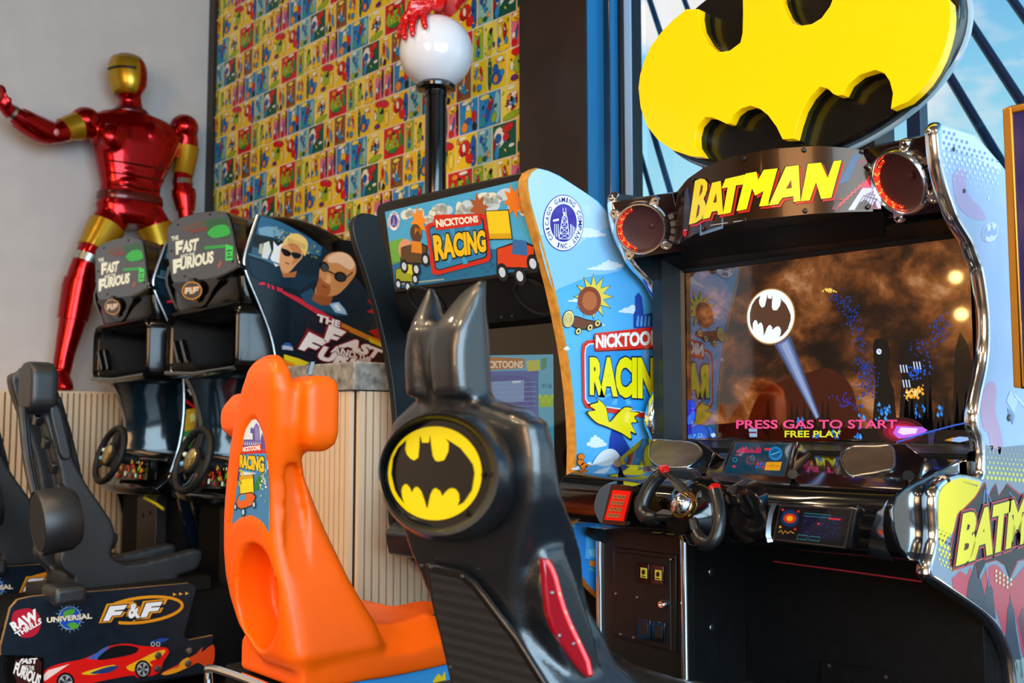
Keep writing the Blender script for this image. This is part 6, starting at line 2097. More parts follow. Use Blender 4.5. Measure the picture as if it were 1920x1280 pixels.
# hood ---------------------------------------------------------------------------------
HX0, HX1 = -4.66, -3.955
hx0, hx1 = HX0, HX1
def hood_ring(x, s, dz=0.0, dy=0.0):
    """profile (Y, z) of the bonnet at plan x, s = shrink at the ends"""
    pr = [(2.04, 1.60), (2.015, 1.72), (2.03, 1.86), (2.08, 1.97), (2.16, 2.035), (2.30, 2.06), (2.55, 2.03), (2.80, 1.93), (2.80, 1.62), (2.30, 1.56), (2.10, 1.56)]
    cy, cz_ = 2.4, 1.72
    pr = [(y + .085 * (1 if y < 2.5 else .5), z) for y, z in pr]
    return [Vector((x, cy + (y - cy) * s + dy, cz_ + (z - cz_) * s + dz)) for y, z in pr]
b = MB()
b.loft([hood_ring(HX0, .84), hood_ring(HX0 + .03, .93), hood_ring(HX0 + .09, .98), hood_ring(HX0 + .2, 1.0), hood_ring((HX0 + HX1) / 2, 1.01, .01), hood_ring(HX1 - .2, 1.0), hood_ring(HX1 - .09, .98), hood_ring(HX1 - .03, .93), hood_ring(HX1, .84)], M_BLACK_HOOD)
hood = b.build('hood', ffc, subsurf=2, smooth=80)
# lit window in the hood
plH = plane3(P(420, 535, Y=2.085), P(420, 420, Y=2.13), P(420, 535, Y=2.085) + Vector((1, 0, 0)))
plH = Plane(plH.p0 - Vector((0, .014, 0)), plH.n)
win_px = [(316, 432), (322, 422), (336, 412), (360, 404), (390, 399), (416, 399), (426, 404), (432, 420), (440, 460), (445, 495), (440, 502), (412, 516), (380, 524), (345, 530), (330, 530), (322, 512), (317, 470)]
b = MB()
c0 = Vector((380, 464))
b.prism([plH.pt(*(c0 + (Vector(p) - c0) * 1.05), 0) for p in smooth_path(win_px, 3, True)], -plH.n * .10, M_BLACK_GLOSS)
wf = b.build('window_frame', hood, bevel=.006)
b = MB()
wm_ = bpy.data.materials.new('lit_header_film')
wm_.use_nodes = True
bs = wm_.node_tree.nodes['Principled BSDF']
bs.inputs['Base Color'].default_value = lin('#1c2026')
bs.inputs['Roughness'].default_value = .06
bs.inputs['Coat Weight'].default_value = .8
bs.inputs['Emission Color'].default_value = lin('#20242a')
bs.inputs['Emission Strength'].default_value = .2
b.poly([plH.pt(x, y, .0012) for x, y in smooth_path(win_px, 3, True)], wm_)
def dH(pts, c, s=.7, k=1): draw(b, plH, pts, glow(c, s), .0012 + .0005 * k)
dH([(384, 414), (424, 406), (432, 446), (388, 446)], '#0a5a1c', .7, 1)
dH(smooth_path([(390, 436), (404, 424), (424, 422), (432, 432), (430, 440), (408, 446), (396, 444)], 4, True), '#18a82c', .9, 2)
dH([(384, 462), (428, 458), (428, 464), (384, 468)], '#18a02c', .8, 2)
dH([(338, 428), (380, 414), (384, 418), (360, 428), (344, 434)], '#7a4a24', .6, 1)
dH([(352, 432), (388, 424), (390, 432), (360, 438)], '#8a2c1c', .6, 2)
dH([(424, 458), (438, 462), (437, 488), (424, 489)], '#34d048', .9, 3)
for i, (x0, x1) in enumerate(((426, 435.5), (428, 433), (426.5, 436))):
    dH([(x0, 469 + i * 6), (x1, 468 + i * 6), (x1, 471 + i * 6), (x0, 472 + i * 6)], '#14541c', .5, 4)
dH([(408, 498), (415, 486), (418, 494), (412, 504)], '#b8603c', .6, 2)
GL = glow('#f2e8c4', .9)
text(b, plH, 'THE', [(323, 452), (336, 449), (335, 441), (322, 444)], GL, .003, bold=.03)
text(b, plH, 'F', [(331, 478), (341, 476), (345, 450), (330, 453)], GL, .003, bold=.055)
text(b, plH, 'AST', [(343, 474), (371, 470), (374, 446), (345, 452)], GL, .003, bold=.05)
text(b, plH, 'AND THE', [(339, 485), (366, 479), (366, 473), (339, 478)], GL, .0036, bold=.025)
text(b, plH, 'F', [(326, 514), (338, 508), (342, 484), (325, 487)], GL, .003, bold=.055)
text(b, plH, 'URIOUS', [(338, 507), (401, 493), (402, 470), (340, 484)], GL, .003, bold=.05)
b.build('lit_window', wf, fix=False)
for x, y in ((334, 421), (394, 402), (347, 518), (322, 470), (437, 490)):
    s_ = MB()
    s_.lathe([(.006, 0), (.006, .003), (.002, .004)], plH.pt(x, y, .001), plH.n, M_BLACK_METAL, 8)
    s_.build('screw', wf)
# chin with the oval badge, monitor shade below
b = MB()
plC = Plane(P(365, 545, Y=2.09), (0, -1, -.35))
b.prism([plC.pt(x, y) for x, y in smooth_path([(322, 532), (345, 528), (400, 520), (410, 530), (400, 545), (392, 562), (380, 576), (362, 576), (345, 566), (332, 548)], 3, True)], -plC.n * .12, M_BLACK_HOOD)
chin = b.build('chin', ffc, bevel=.012, seg=3)
b = MB()
def badge(mbx, pl, cx, cy, rx, ry, lift, s=.8):
    draw(mbx, pl, ell(cx, cy, rx, ry, 28, -6), mat('badge_black', '#0d0d0e', .2, coat=.5), lift)
    for q_ in (rx * .9,):
        stroke(mbx, pl, ell(cx, cy, q_, q_ * ry / rx, 28, -6), rx * .11, ink('#e8a020', .2), lift + .0006, True)
    text(mbx, pl, 'F', [(cx - rx * .68, cy + ry * .34), (cx - rx * .22, cy + ry * .30), (cx - rx * .02, cy - ry * .36), (cx - rx * .6, cy - ry * .30)], ink('#f6efe0', .2), lift + .001, bold=.06, outline=[(.05, ink('#e8a020', .2))])
    text(mbx, pl, '&', [(cx - rx * .2, cy + ry * .36), (cx + rx * .12, cy + ry * .34), (cx + rx * .12, cy - ry * .34), (cx - rx * .2, cy - ry * .34)], ink('#f6efe0', .2), lift + .002, bold=.03, outline=[(.05, ink('#e8a020', .2))])
    text(mbx, pl, 'F', [(cx + rx * .1, cy + ry * .26), (cx + rx * .5, cy + ry * .22), (cx + rx * .72, cy - ry * .44), (cx + rx * .14, cy - ry * .38)], ink('#f6efe0', .2), lift + .001, bold=.06, outline=[(.05, ink('#e8a020', .2))])
b.lathe([(.062, 0), (.062, .012), (.052, .016)], plC.pt(366, 543, .0), plC.n, M_BLACK_GLOSS, 28, u=(1, 0, 0))
badge(b, plC, 366, 543, 20, 17.5, .0165)
b.build('oval_badge', chin, fix=False)
b = MB()
# pillars of the monitor shade: outer cowl ring around the screen
MX_0, MX_1 = -4.66, -3.93
def fr_ring(y, z0, z1, x0, x1, r): 
    o = []
    for cx, cz_, a0 in ((x1 - r, z0 + r, -90), (x1 - r, z1 - r, 0), (x0 + r, z1 - r, 90), (x0 + r, z0 + r, 180)):
        for i in range(6):
            a = math.radians(a0 + 18 * i)
            o.append(Vector((cx + r * math.cos(a), y, cz_ + r * math.sin(a))))
    return o
R1 = fr_ring(2.12, 1.30, 1.62, MX_0, MX_1, .06)
R2 = fr_ring(2.10, 1.31, 1.61, MX_0 + .02, MX_1 - .02, .06)
R3 = fr_ring(2.12, 1.33, 1.59, MX_0 + .05, MX_1 - .05, .05)
R4 = fr_ring(2.40, 1.36, 1.56, MX_0 + .12, MX_1 - .12, .04)
R0 = fr_ring(2.60, 1.30, 1.62, MX_0, MX_1, .06)
b.loft([R0, R1, R2, R3], M_BLACK_HOOD, caps=False)
b.loft([R3, R4], M_BLACK_MATTE, caps=False)
b.poly(R4, M_BLACK_MATTE)
b.build('shade_box', ffc, smooth=50)
b = MB()
b.tube([Vector((MX_0 + .03, 2.10, 1.325)), Vector(((MX_0 + MX_1) / 2, 2.085, 1.31)), Vector((MX_1 - .03, 2.10, 1.325))], .012, M_BLACK_GLOSS, 8)
for k in range(2):
    x = MX_0 + .16 + k * .08
    b.obox(Vector((x, 2.095, 1.42)), (.03, 0, -.05), (0, .012, 0), (.008, 0, .006), M_BLACK_GLOSS)
b.build('shade_ribs', ffc)
# screen with curved surround
b = MB()
b.box((FL + .03, 2.62, .5), (FX - .03, 2.88, 1.95), M_BLACK_MATTE)
b.build('body', ffc)
b = MB()
b.poly([Vector((-4.45, 2.55, .92)), Vector((-3.95, 2.55, .92)), Vector((-3.95, 2.50, 1.30)), Vector((-4.45, 2.50, 1.30))], mat('dark_game_screen', '#05080b', .05, spec=.9, emit=.25, ecol='#16303c'))
plZ = plane3((-4.45, 2.55, .92), (-3.95, 2.55, .92), (-3.95, 2.50, 1.30))
for pts, c_ in (([(470, 640), (520, 638), (520, 662), (468, 662)], '#1c4458'), ([(468, 680), (490, 672), (520, 668), (520, 690), (470, 710)], '#1f5a34'), ([(468, 748), (520, 720), (520, 790), (468, 790)], '#28343c')):
    b.poly([plZ.pt(x, y, .001) for x, y in pts], sg(c_, .45))
b.build('screen', ffc, fix=False)
b = MB()
# glossy blue-black cheeks either side of the screen
for x0, x1, y0 in ((-4.665, -4.45, 2.20), ):
    rings = []
    for z, dy in ((1.31, 0), (1.22, .05), (1.10, .085), (1.0, .09), (.93, .07)):
        rings.append([Vector((x0, y0 + dy, z)), Vector((x0 + .07, y0 + dy - .01, z)), Vector((x0 + .09, y0 + dy + .02, z)), Vector((x1 - .04, y0 + dy + .16, z)), Vector((x1, y0 + dy + .33, z)), Vector((x0, y0 + dy + .34, z))])
    b.loft(rings, mat('petrol_gloss', '#12242e', .10, coat=.5))
b.build('screen_cheek', ffc, smooth=30, bevel=.006)

# dashboard and wheel --------------------------------------------------------------------
b = MB()
prof = [(2.52, .93), (2.34, .945), (2.24, .93), (2.20, .895), (2.26, .86), (2.22, .80), (2.16, .76), (2.18, .725), (2.30, .69), (2.52, .69)]
rings = []
for i in range(11):
    t = i / 10
    x = FL + .03 + (FX - .03 - FL - .03) * t
    bow = .07 * (1 - (2 * t - 1) ** 2)
    rings.append([Vector((x, y - bow * (1 if y < 2.5 else 0), z)) for y, z in prof])
b.loft(rings, M_BLACK_GLOSS)
fd = b.build('dashboard', ffc, bevel=.008, seg=3, smooth=50)
plI = plane3((-4.2, 2.13, .90), (-4.2, 2.185, .85), (-4.0, 2.13, .90))
plI = Plane((-4.2, 2.135, .87), (0, -1, .05))
b = MB()
b.prism([Vector((x, y, z)) for x, y, z in ((-4.32, 2.13, .90), (-4.02, 2.16, .90), (-3.99, 2.14, .80), (-4.30, 2.11, .79))], (0, .05, 0), M_BLACK_GLOSS)
for i in range(46):
    x, z = rf.uniform(-4.30, -4.02), rf.uniform(.805, .895)
    y = 2.128 if x < -4.16 else 2.135
    s = rf.uniform(.004, .011)
    b.poly([Vector((x + a * s, 2.105 + (x + 4.32) * .1 - .004 + (z - .8) * .0, z + c_ * s * 1.2)) for a, c_ in ((-1, -1), (1, -.7), (1, 1), (-.8, .8))], glow(rf.choice(['#e0a818', '#f0d040', '#d83018', '#d83018', '#e86a20', '#40c040', '#f0f0e0']), .55))
b.build('gauge_panel', fd, fix=False)
b = MB()
wcc = P(362, 862, Y=2.02)
nn = Vector((.0, -.93, .30)).normalized()
ux = Vector((1, 0, 0))
uy = nn.cross(ux).normalized()
if uy.z < 0: uy = -uy
b.tube([wcc + (ux * math.cos(t) + uy * math.sin(t)) * .140 for t in [2 * math.pi * k / 40 for k in range(40)]], .0165, M_RUBBER, 12, closed=True)
wh = b.build('steering_wheel', ffc)
b = MB()
for t, w in ((90, .03), (200, .03), (340, .03)):
    t = math.radians(t)
    d = ux * math.cos(t) + uy * math.sin(t)
    s = nn.cross(d)
    b.obox(wcc + d * .085 - nn * .004, d * .058, s * w, nn * .005, M_RUBBER)
b.lathe([(.062, -.012), (.062, .010), (.05, .016)], wcc, nn, M_RUBBER, 24)
b.build('wheel_spokes', wh)
b = MB()
b.lathe([(.048, .016), (.04, .022), (.0005, .025)], wcc, nn, mat('wheel_badge_gold', '#c8b070', .25, metal=.9, vary=.5, scale=60), 24, caps=False)
for t, c_ in ((165, '#cfe8d8'), (195, '#6fb0d8')):
    t = math.radians(t)
    b.ball(wcc + (ux * math.cos(t) + uy * math.sin(t)) * .082 + nn * .006, .012, mat('wheel_button' + c_[1:], c_, .2), 10, 6)
b.tube([wcc - nn * .01, wcc - nn * .01 + Vector((0, .2, -.05))], .03, M_RUBBER, 12)
b.build('wheel_boss', wh)
# front post and foot box
b = MB()
b.box((-4.33, 2.24, .10), (-4.10, 2.30, .72), mat('dark_bronze_steel', '#2b2420', .38))
b.build('post', ffc, bevel=.004)
for x, z in ((-4.26, .60), (-4.17, .62), (-4.22, .40)):
    q = MB()
    q.lathe([(.012, 0), (.012, .004), (.005, .006)], (x, 2.24, z), (0, -1, 0), M_STEEL if z < .5 else M_BLACK_METAL, 12)
    q.build('bolt', ffc)
b = MB()
b.box((FL + .04, 2.30, 0), (FX - .02, 2.95, .70), M_BLACK_MATTE)
b.tube([(-4.08, 2.17, .705), (-3.98, 2.185, .68), (-3.92, 2.20, .655)], .008, mat('yellow_cable', '#c8b21c', .4), 8)
b.build('foot_box', ffc)

# ------------------------------------------------------------------ its seat
ffs = thing('racing_seat', 'black racing seat with round speaker, fully in view, on base board with red car', 'seat', (-4.3, 1.55, 0), 'black racing seats with printed base boards')
M_SEAT2 = mat('black_textured_seat', '#191c20', .46, bump=.3, bscale=300, spec=1.0)
mb = MB()
# headrest: stadium drum
hc = P(48, 727, Y=1.33)
ring = []
for yy, s in ((1.325, .92), (1.333, 1.0), (1.41, 1.0), (1.43, .9)):
    r_ = .05 * s
    o = []
    for cz_, a0 in ((hc.z + .045, 0), (hc.z - .045, 180)):
        for i in range(9):
            a = math.radians(a0 + 180 * i / 8)
            o.append(Vector((hc.x + .088 * s * math.cos(a), yy, cz_ + .062 * s * math.sin(a))))
    ring.append(o)
mb.loft(ring, M_SEAT2)
SFX = -4.17
def sx_(pts, X0, th):
    mb.prism([P(x, y, X=X0) for x, y in pts], (-th, 0, 0), M_SEAT2)
# right cheek of the seat (outline seen from the side)
cheek = smooth_path([(62, 700), (80, 692), (96, 690), (101, 704), (103, 745), (116, 764), (124, 790), (132, 826), (137, 858), (150, 884), (166, 912), (184, 938), (203, 966), (213, 985), (217, 1004), (214, 1022), (210, 1040), (222, 1052), (250, 1058), (330, 1040), (376, 1030), (378, 1052), (360, 1072), (280, 1086), (170, 1092), (130, 1076), (112, 1050), (124, 1000), (120, 940), (112, 880), (98, 830), (86, 790), (72, 750), (64, 725)], 3, True)
sx_(cheek, SFX, .07)
cheekL = [(x, y) for x, y in cheek]
pts = [P(x, y, X=SFX) for x, y in cheekL]
mb.prism([Vector((-4.50, p.y, p.z)) for p in pts], (.07, 0, 0), M_SEAT2)
# back shell plate between cheeks and cushion
spine = [P(x, y, X=SFX) for x, y in ((84, 745), (100, 800), (116, 860), (130, 930), (138, 1010), (150, 1060))]
for a, c_ in zip(spine, spine[1:]):
    mb.prism([Vector((-4.48, a.y + .05, a.z)), Vector((-4.20, a.y + .05, a.z)), Vector((-4.20, c_.y + .05, c_.z - .004)), Vector((-4.48, c_.y + .05, c_.z - .004))], (0, .03, 0), M_SEAT2)
mb.box((-4.5, spine[-1].y - .02, .40), (-4.17, 1.97, .475), M_SEAT2)
s0 = P(76, 740, X=SFX)
mb.prism([Vector((-4.47, s0.y - .0, s0.z + .12)), Vector((-4.20, s0.y, s0.z + .12)), Vector((-4.20, s0.y + .06, s0.z - .08)), Vector((-4.47, s0.y + .06, s0.z - .08))], (0, .05, 0), M_SEAT2)
sh2 = mb.build('seat_shell', ffs, remesh=.0085)
bake(sh2)
soften(sh2, 4)
# raised wing on the cheek
b = MB()
wg = [P(x, y, X=SFX + .03) for x, y in smooth_path([(96, 752), (112, 764), (121, 795), (129, 830), (134, 856), (122, 862), (112, 848), (104, 815), (96, 780)], 3, True)]
b.prism(wg, (-.05, 0, 0), M_SEAT2)
b.build('side_wing', ffs, bevel=.012, seg=4)
# left frame rail of the back, rim hooks, speaker drum
b = MB()
b.tube(smooth_path([P(x, y, Y=Yv) for x, y, Yv in ((41, 764, 1.31), (44, 800, 1.31), (49, 850, 1.32), (58, 900, 1.33), (66, 930, 1.34))], 4), .016, M_SEAT2, 10)
b.tube(smooth_path([P(x + 6, y, Y=Yv) for x, y, Yv in ((41, 764, 1.33), (44, 800, 1.33), (49, 850, 1.34), (58, 900, 1.35), (66, 930, 1.36))], 4), .013, M_SEAT2, 10)
b.build('back_rail', ffs)
for x, y in ((67, 787), (84, 830), (97, 876), (111, 918)):
    b = MB()
    p = P(x + 3, y, Y=1.385)
    b.obox(p, (.02, .0, -.008), (0, .012, 0), (.006, 0, .018), M_BLACK_SATIN)
    b.obox(p + Vector((-.018, 0, -.012)), (.010, .0, 0), (0, .012, 0), (0, 0, .008), M_BLACK_SATIN)
    b.build('hook', ffs, bevel=.003)
b = MB()
dc = P(73, 980, Y=1.30)
b.lathe([(.001, .001), (.112, 0), (.118, .006), (.122, -.004), (.120, -.10), (.10, -.13)], dc, (-.1, -1, -.12), M_SEAT2, 36, sx=1.0, sy=1.08, u=(0, 0, 1))
dr = b.build('speaker_drum', ffs, smooth=40)
b = MB()
b.lathe([(.0005, .007), (.106, .006), (.108, .0)], dc, (-.1, -1, -.12), mat('grey_speaker_cloth', '#23242b', .8, bump=.6, bscale=900), 36, sx=1.0, sy=1.08, u=(0, 0, 1), caps=False)
b.build('speaker_cover', dr)
b = MB()
b.loft([[Vector((x, y, z)) for x, y in ((dc.x - .05, 1.33), (dc.x + .1, 1.33), (dc.x + .1, 1.45), (dc.x - .05, 1.45))] for z in (.42, .49)], M_SEAT2)
b.build('drum_foot', ffs, bevel=.02, seg=4)
# base
b = MB()
b.box((-4.62, 1.18, .05), (FX - .03, 2.22, .36), M_BLACK_MATTE)
b.box((-4.5, 1.45, .36), (-4.12, 2.1, .42), M_BLACK_METAL)
base = b.build('base', ffs, bevel=.005)
b = MB()
bp = [(34, 1124), (60, 1118), (200, 1107), (355, 1093), (366, 1097), (367, 1106), (345, 1190), (349, 1198), (355, 1200), (400, 1191), (400, 1259), (255, 1279), (120, 1300), (78, 1302), (80, 1240), (76, 1232), (54, 1228), (2, 1228), (2, 1212), (20, 1140)]
plV = planeX(FX)
bpts = [P(x, y, X=FX) for x, y in bp]
M_BB = mat('scuffed_navy_board', '#101c28', .34, vary=.25, scale=22)
b.prism(bpts, (-.022, 0, 0), M_BB, mat('worn_board_edge', '#9a7a50', .6, vary=.5, scale=80))
def dB(pts, c, k=1): draw(b, plV, pts, ink(c, .3), L0 * k)
iw = lambda s: ink(s, .3)
dB(smooth_path([(24, 1150), (34, 1143), (54, 1140), (70, 1148), (76, 1165), (72, 1184), (58, 1194), (40, 1194), (38, 1186), (22, 1170)], 4, True), '#b81c34', 2)
text(b, plV, 'RAW', [(27, 1184), (74, 1160), (66, 1140), (17, 1168)], iw('#f4f4f4'), L0 * 4, bold=.055)
text(b, plV, 'THRILLS', [(34, 1194), (78, 1168), (76, 1157), (26, 1186)], iw('#f4f4f4'), L0 * 4, bold=.04)
for i in range(20):
    a = math.radians(i * 18)
    r_ = 26 + (i % 2) * 2
    stroke(b, plV, [(131 + 19 * math.cos(a), 1158 + 19 * math.sin(a)), (131 + r_ * math.cos(a), 1158 + r_ * math.sin(a))], 1.6, iw('#6a8ab0'), L0 * 2)
dB(ell(131, 1158, 21.5, 22, 28), '#9cb8dc', 2)
dB(ell(131, 1158, 19.5, 20, 28), '#2152b8', 3)
dB(smooth_path([(120, 1146), (130, 1141), (140, 1142), (138, 1150), (130, 1152), (124, 1160), (118, 1154)], 3, True), '#5aa83c', 4)
dB(smooth_path([(126, 1170), (138, 1166), (148, 1172), (142, 1178), (134, 1178)], 3, True), '#5aa83c', 4)
text(b, plV, 'UNIVERSAL', [(87, 1167), (172, 1159), (171, 1149), (87, 1157)], iw('#f2e8d2'), L0 * 6, bold=.035, outline=[(.035, iw('#8a6a20'))])
stroke(b, plV, ell(266, 1143, 76, 23, 44, -7, -150, 128), 5.5, iw('#e2941c'), L0 * 2)
text(b, plV, 'F', [(192, 1164), (218, 1162), (238, 1133), (205, 1136)], iw('#eef0f4'), L0 * 6, bold=.06, outline=[(.12, iw('#e2941c')), (.04, iw('#10161c'))])
text(b, plV, '&', [(237, 1159), (262, 1158), (258, 1130), (243, 1131)], iw('#eef0f4'), L0 * 9, bold=.035, outline=[(.09, iw('#e2941c')), (.03, iw('#10161c'))])
text(b, plV, 'F', [(262, 1157), (290, 1155), (304, 1127), (273, 1130)], iw('#eef0f4'), L0 * 6, bold=.06, outline=[(.12, iw('#e2941c')), (.04, iw('#10161c'))])
for i in range(3):
    dB([(324 + i * 11.5, 1111 - i), (331 + i * 11.5, 1114 - i), (324 + i * 11.5, 1117 - i)], '#e8a83c', 3)
# red sports car with flames
dB(smooth_path([(76, 1270), (84, 1256), (110, 1244), (150, 1236), (176, 1226), (200, 1212), (236, 1206), (262, 1210), (290, 1212), (312, 1214), (316, 1224), (306, 1240), (296, 1262), (258, 1270), (244, 1266), (150, 1284), (100, 1292), (76, 1292)], 4, True), '#e01a16', 3)
dB([(162, 1234), (170, 1230), (200, 1211), (205, 1212), (180, 1236)], '#3a66b8', 4)
dB(smooth_path([(182, 1236), (206, 1214), (234, 1209), (258, 1214), (252, 1224), (220, 1232)], 4, True), '#14161c', 4)
dB([(76, 1270), (90, 1256), (130, 1244), (110, 1258), (84, 1276)], '#ffd8d0', 4)
dB(smooth_path([(236, 1250), (262, 1236), (290, 1222), (310, 1218), (300, 1232), (280, 1240), (286, 1248), (262, 1246), (250, 1258)], 3, True), '#f0b41c', 4)
dB(smooth_path([(152, 1262), (190, 1250), (216, 1246), (206, 1256), (178, 1264)], 3, True), '#e8c020', 4)
dB(smooth_path([(168, 1262), (200, 1250), (222, 1248), (204, 1260)], 3, True), '#2a3c78', 5)
dB([(278, 1204), (300, 1196), (318, 1196), (306, 1204)], '#1c4a98', 3)
for x in (282, 292):
    stroke(b, plV, ell(x + 4, 1207, 3.4, 3.6, 10), 1.6, iw('#b8bcc8'), L0 * 5, True)
for cx, cy, rx_, ry_ in ((122, 1278, 17, 18), (267, 1254, 15, 17)):
    dB(ell(cx, cy, rx_, ry_, 24), '#15110f', 6)
    dB(ell(cx, cy, rx_ * .76, ry_ * .78, 22), '#a8aab0', 7)
    for i in range(5):
        a = math.radians(20 + 72 * i)
        dB([(cx, cy), (cx + rx_ * .7 * math.cos(a), cy + ry_ * .7 * math.sin(a)), (cx + rx_ * .7 * math.cos(a + .7), cy + ry_ * .7 * math.sin(a + .7))], '#2a2c30', 8)
dB(smooth_path([(302, 1262), (320, 1252), (332, 1246), (350, 1234), (366, 1226), (380, 1212), (378, 1222), (400, 1208), (400, 1242), (384, 1248), (370, 1242), (350, 1252), (330, 1258), (312, 1265)], 3, True), '#d8451a', 4)
dB(smooth_path([(302, 1263), (320, 1254), (334, 1250), (338, 1240), (352, 1232), (356, 1244), (340, 1256), (316, 1264)], 3, True), '#e89a24', 5)
bb = b.build('base_board', base, fix=False)
for x, y in ((354, 1220), (296, 1228), (295, 1253), (352, 1243)):
    q = MB()
    q.lathe([(.014, 0), (.014, .003), (.008, .004), (.008, .007), (.002, .007)], plV.pt(x, y, .001), (1, 0, 0), M_STEEL, 14)
    q.build('bolt', bb)
# sliding cover with the game title, lower left
b = MB()
b.prism([P(x, y, X=FX + .01) for x, y in smooth_path([(18, 1232), (74, 1232), (82, 1240), (80, 1290), (70, 1310), (30, 1310), (14, 1270)], 3, True)], (-.03, 0, 0), M_BLACK_GLOSS)
plT2 = planeX(FX + .0105)
draw(b, plT2, [(28, 1236), (72, 1234), (78, 1242), (74, 1300), (40, 1300), (24, 1262)], ink('#3a1a14', .3), .0005)
text(b, plT2, 'FAST', [(34, 1244), (70, 1244), (70, 1233), (40, 1234)], iw('#f2ece8'), .001, bold=.05)
text(b, plT2, 'AND THE', [(42, 1253), (64, 1256), (64, 1248), (42, 1246)], iw('#f2ece8'), .001, bold=.03)
text(b, plT2, 'FURIOUS', [(24, 1262), (72, 1288), (78, 1266), (30, 1240)], iw('#f2ece8'), .0015, bold=.05)
b.build('title_plate', base, fix=False)

# ------------------------------------------------------------------ the second machine and seat, copies 0.9 m to the left
def copy_tree(o, parent=None, dx=0.0, skip=()):
    c = o.copy()
    COL.objects.link(c)
    if parent is not None:
        c.parent = parent
    for ch in list(o.children):
        if ch.name.split('.')[0] not in skip:
            copy_tree(ch, c)
    return c
c2 = copy_tree(ffc)
c2.location.x -= .92
c2['label'] = 'black street racing cabinet in front of the red statue, left of its twin'
s2 = copy_tree(ffs)
s2.location.x -= .92
s2['label'] = 'black racing seat cut off by the left edge of photo'
# ================================================================== ARMOURED STATUE ON THE LEDGE
BX0 = -6.045
M_RED = mat('red_metallic_lacquer', '#a30209', 0.22, metal=.85, coat=.3)
M_DRED = mat('dark_red_metallic', '#5a060a', 0.3, metal=.5, coat=.5)
M_GOLD = mat('dull_gold_lacquer', '#b98f1c', 0.3, metal=.7, coat=.3)
M_SILV = mat('silver_joint', '#b8b8b4', 0.25, metal=1.0)
def S(x, y, dx=0.0): return P(x, y, X=BX0 + dx)
stt = thing('armour_statue', 'life-size red and gold armoured statue standing on the wall ledge with one arm stretched out', 'statue', (BX0, S(245, 400).y, LEDGE_Z))
mb = MB()
def hring(y, l, r_, dep, dx=0.0, p=2.6, n=28):
    a, b_ = S(l, y, dx), S(r_, y, dx)
    return sring(BX0 + dx, (a.y + b_.y) / 2, (a.z + b_.z) / 2, dep, abs(b_.y - a.y) / 2, n, p)
tor = [(200, 222, 262, .07, 2.2), (212, 212, 276, .085, 2.2), (220, 190, 312, .10, 2.2), (232, 172, 334, .12, 2.4), (250, 168, 338, .145, 2.6), (275, 172, 328, .15, 2.6), (300, 178, 318, .14, 2.6), (325, 184, 306, .125, 2.5),
       (348, 189, 298, .115, 2.4), (368, 188, 297, .12, 2.4), (390, 180, 303, .13, 2.4), (408, 184, 300, .13, 2.4), (425, 200, 285, .11, 2.4)]
mb.loft([hring(y, l, r_, d, 0, p) for y, l, r_, d, p in tor], M_RED)
mb.loft([hring(y, l, r_, d, .01) for y, l, r_, d in ((180, 226, 262, .065), (195, 224, 264, .065), (212, 222, 268, .07))], M_RED)
hd = [(104, 224, 256, .05), (108, 216, 264, .08), (118, 209, 270, .105), (132, 206, 273, .12), (148, 206, 273, .122), (162, 208, 271, .118), (174, 213, 264, .105), (183, 220, 256, .085), (188, 226, 250, .06)]
mb.loft([hring(y, l, r_, d, .015, 2.2) for y, l, r_, d in hd], M_RED)
def limb(pts, n=16, mt=M_RED, k=3):
    """pts: (x, y, dx, radius)"""
    path = [(*S(x, y, dx), r_) for x, y, dx, r_ in pts]
    sm = smooth_path([Vector(p) for p in path], k) if False else None
    P3 = [Vector(p[:3]) for p in path]
    out = smooth_path(P3, k)
    rs = []
    for i in range(len(out)):
        t = i / k
        a = min(int(t), len(path) - 2)
        f = t - a
        rs.append(path[a][3] * (1 - f) + path[a + 1][3] * f)
    mb.tube(out, rs, mt, n)
    return out, rs
armR, rR = limb([(178, 238, 0, .075), (155, 236, .01, .085), (128, 241, .02, .068), (102, 250, .03, .064), (74, 243, .05, .070), (44, 226, .08, .062), (24, 213, .10, .045), (12, 204, .11, .040)])
armL, rL = limb([(322, 236, 0, .07), (343, 250, .0, .085), (350, 278, .01, .072), (346, 312, .02, .062), (342, 338, .03, .058), (345, 366, .04, .066), (348, 395, .05, .05), (350, 415, .05, .045)])
legR, rLR = limb([(216, 396, 0, .10), (200, 425, .01, .105), (180, 458, .02, .09), (160, 494, .03, .078), (148, 540, .0, .088), (136, 600, -.01, .078), (122, 660, -.01, .058), (114, 705, 0, .052), (112, 738, .0, .058)])
legL, rLL = limb([(272, 396, 0, .10), (288, 425, .01, .105), (300, 460, .02, .09), (312, 500, .03, .078), (320, 550, .0, .088), (326, 610, -.01, .078), (330, 670, -.01, .058), (332, 710, 0, .052), (332, 738, .0, .058)])
for px in (110, 332):
    f = S(px, 738)
    mb.loft([sring(BX0 + .03, f.y, LEDGE_Z + .002, .105, .058, 20, 2.6), sring(BX0 + .03, f.y, LEDGE_Z + .04, .105, .056, 20, 2.6), sring(BX0, f.y, LEDGE_Z + .11, .06, .05, 20, 2.4)], M_RED)
# open hand of the stretched arm
palm = S(8, 196, .12)
w0 = S(14, 206, .11)
mb.tube([w0, palm, S(4, 184, .13)], [.036, .042, .034], M_RED, 12)
for k, (dx, tx, ty) in enumerate(((.105, -3, 160), (.12, 2, 157), (.135, 7, 160), (.15, 11, 166))):
    b0 = S(3 + k * 1.5, 186, dx)
    mid = S((3 + tx) / 2 + k, 174, dx + .02)
    mb.tube([b0, mid, S(tx, ty, dx + .005)], [.0125, .011, .008], M_RED, 10)
mb.tube([S(12, 200, .13), S(19, 192, .16), S(20, 182, .17)], [.014, .012, .009], M_RED, 10)
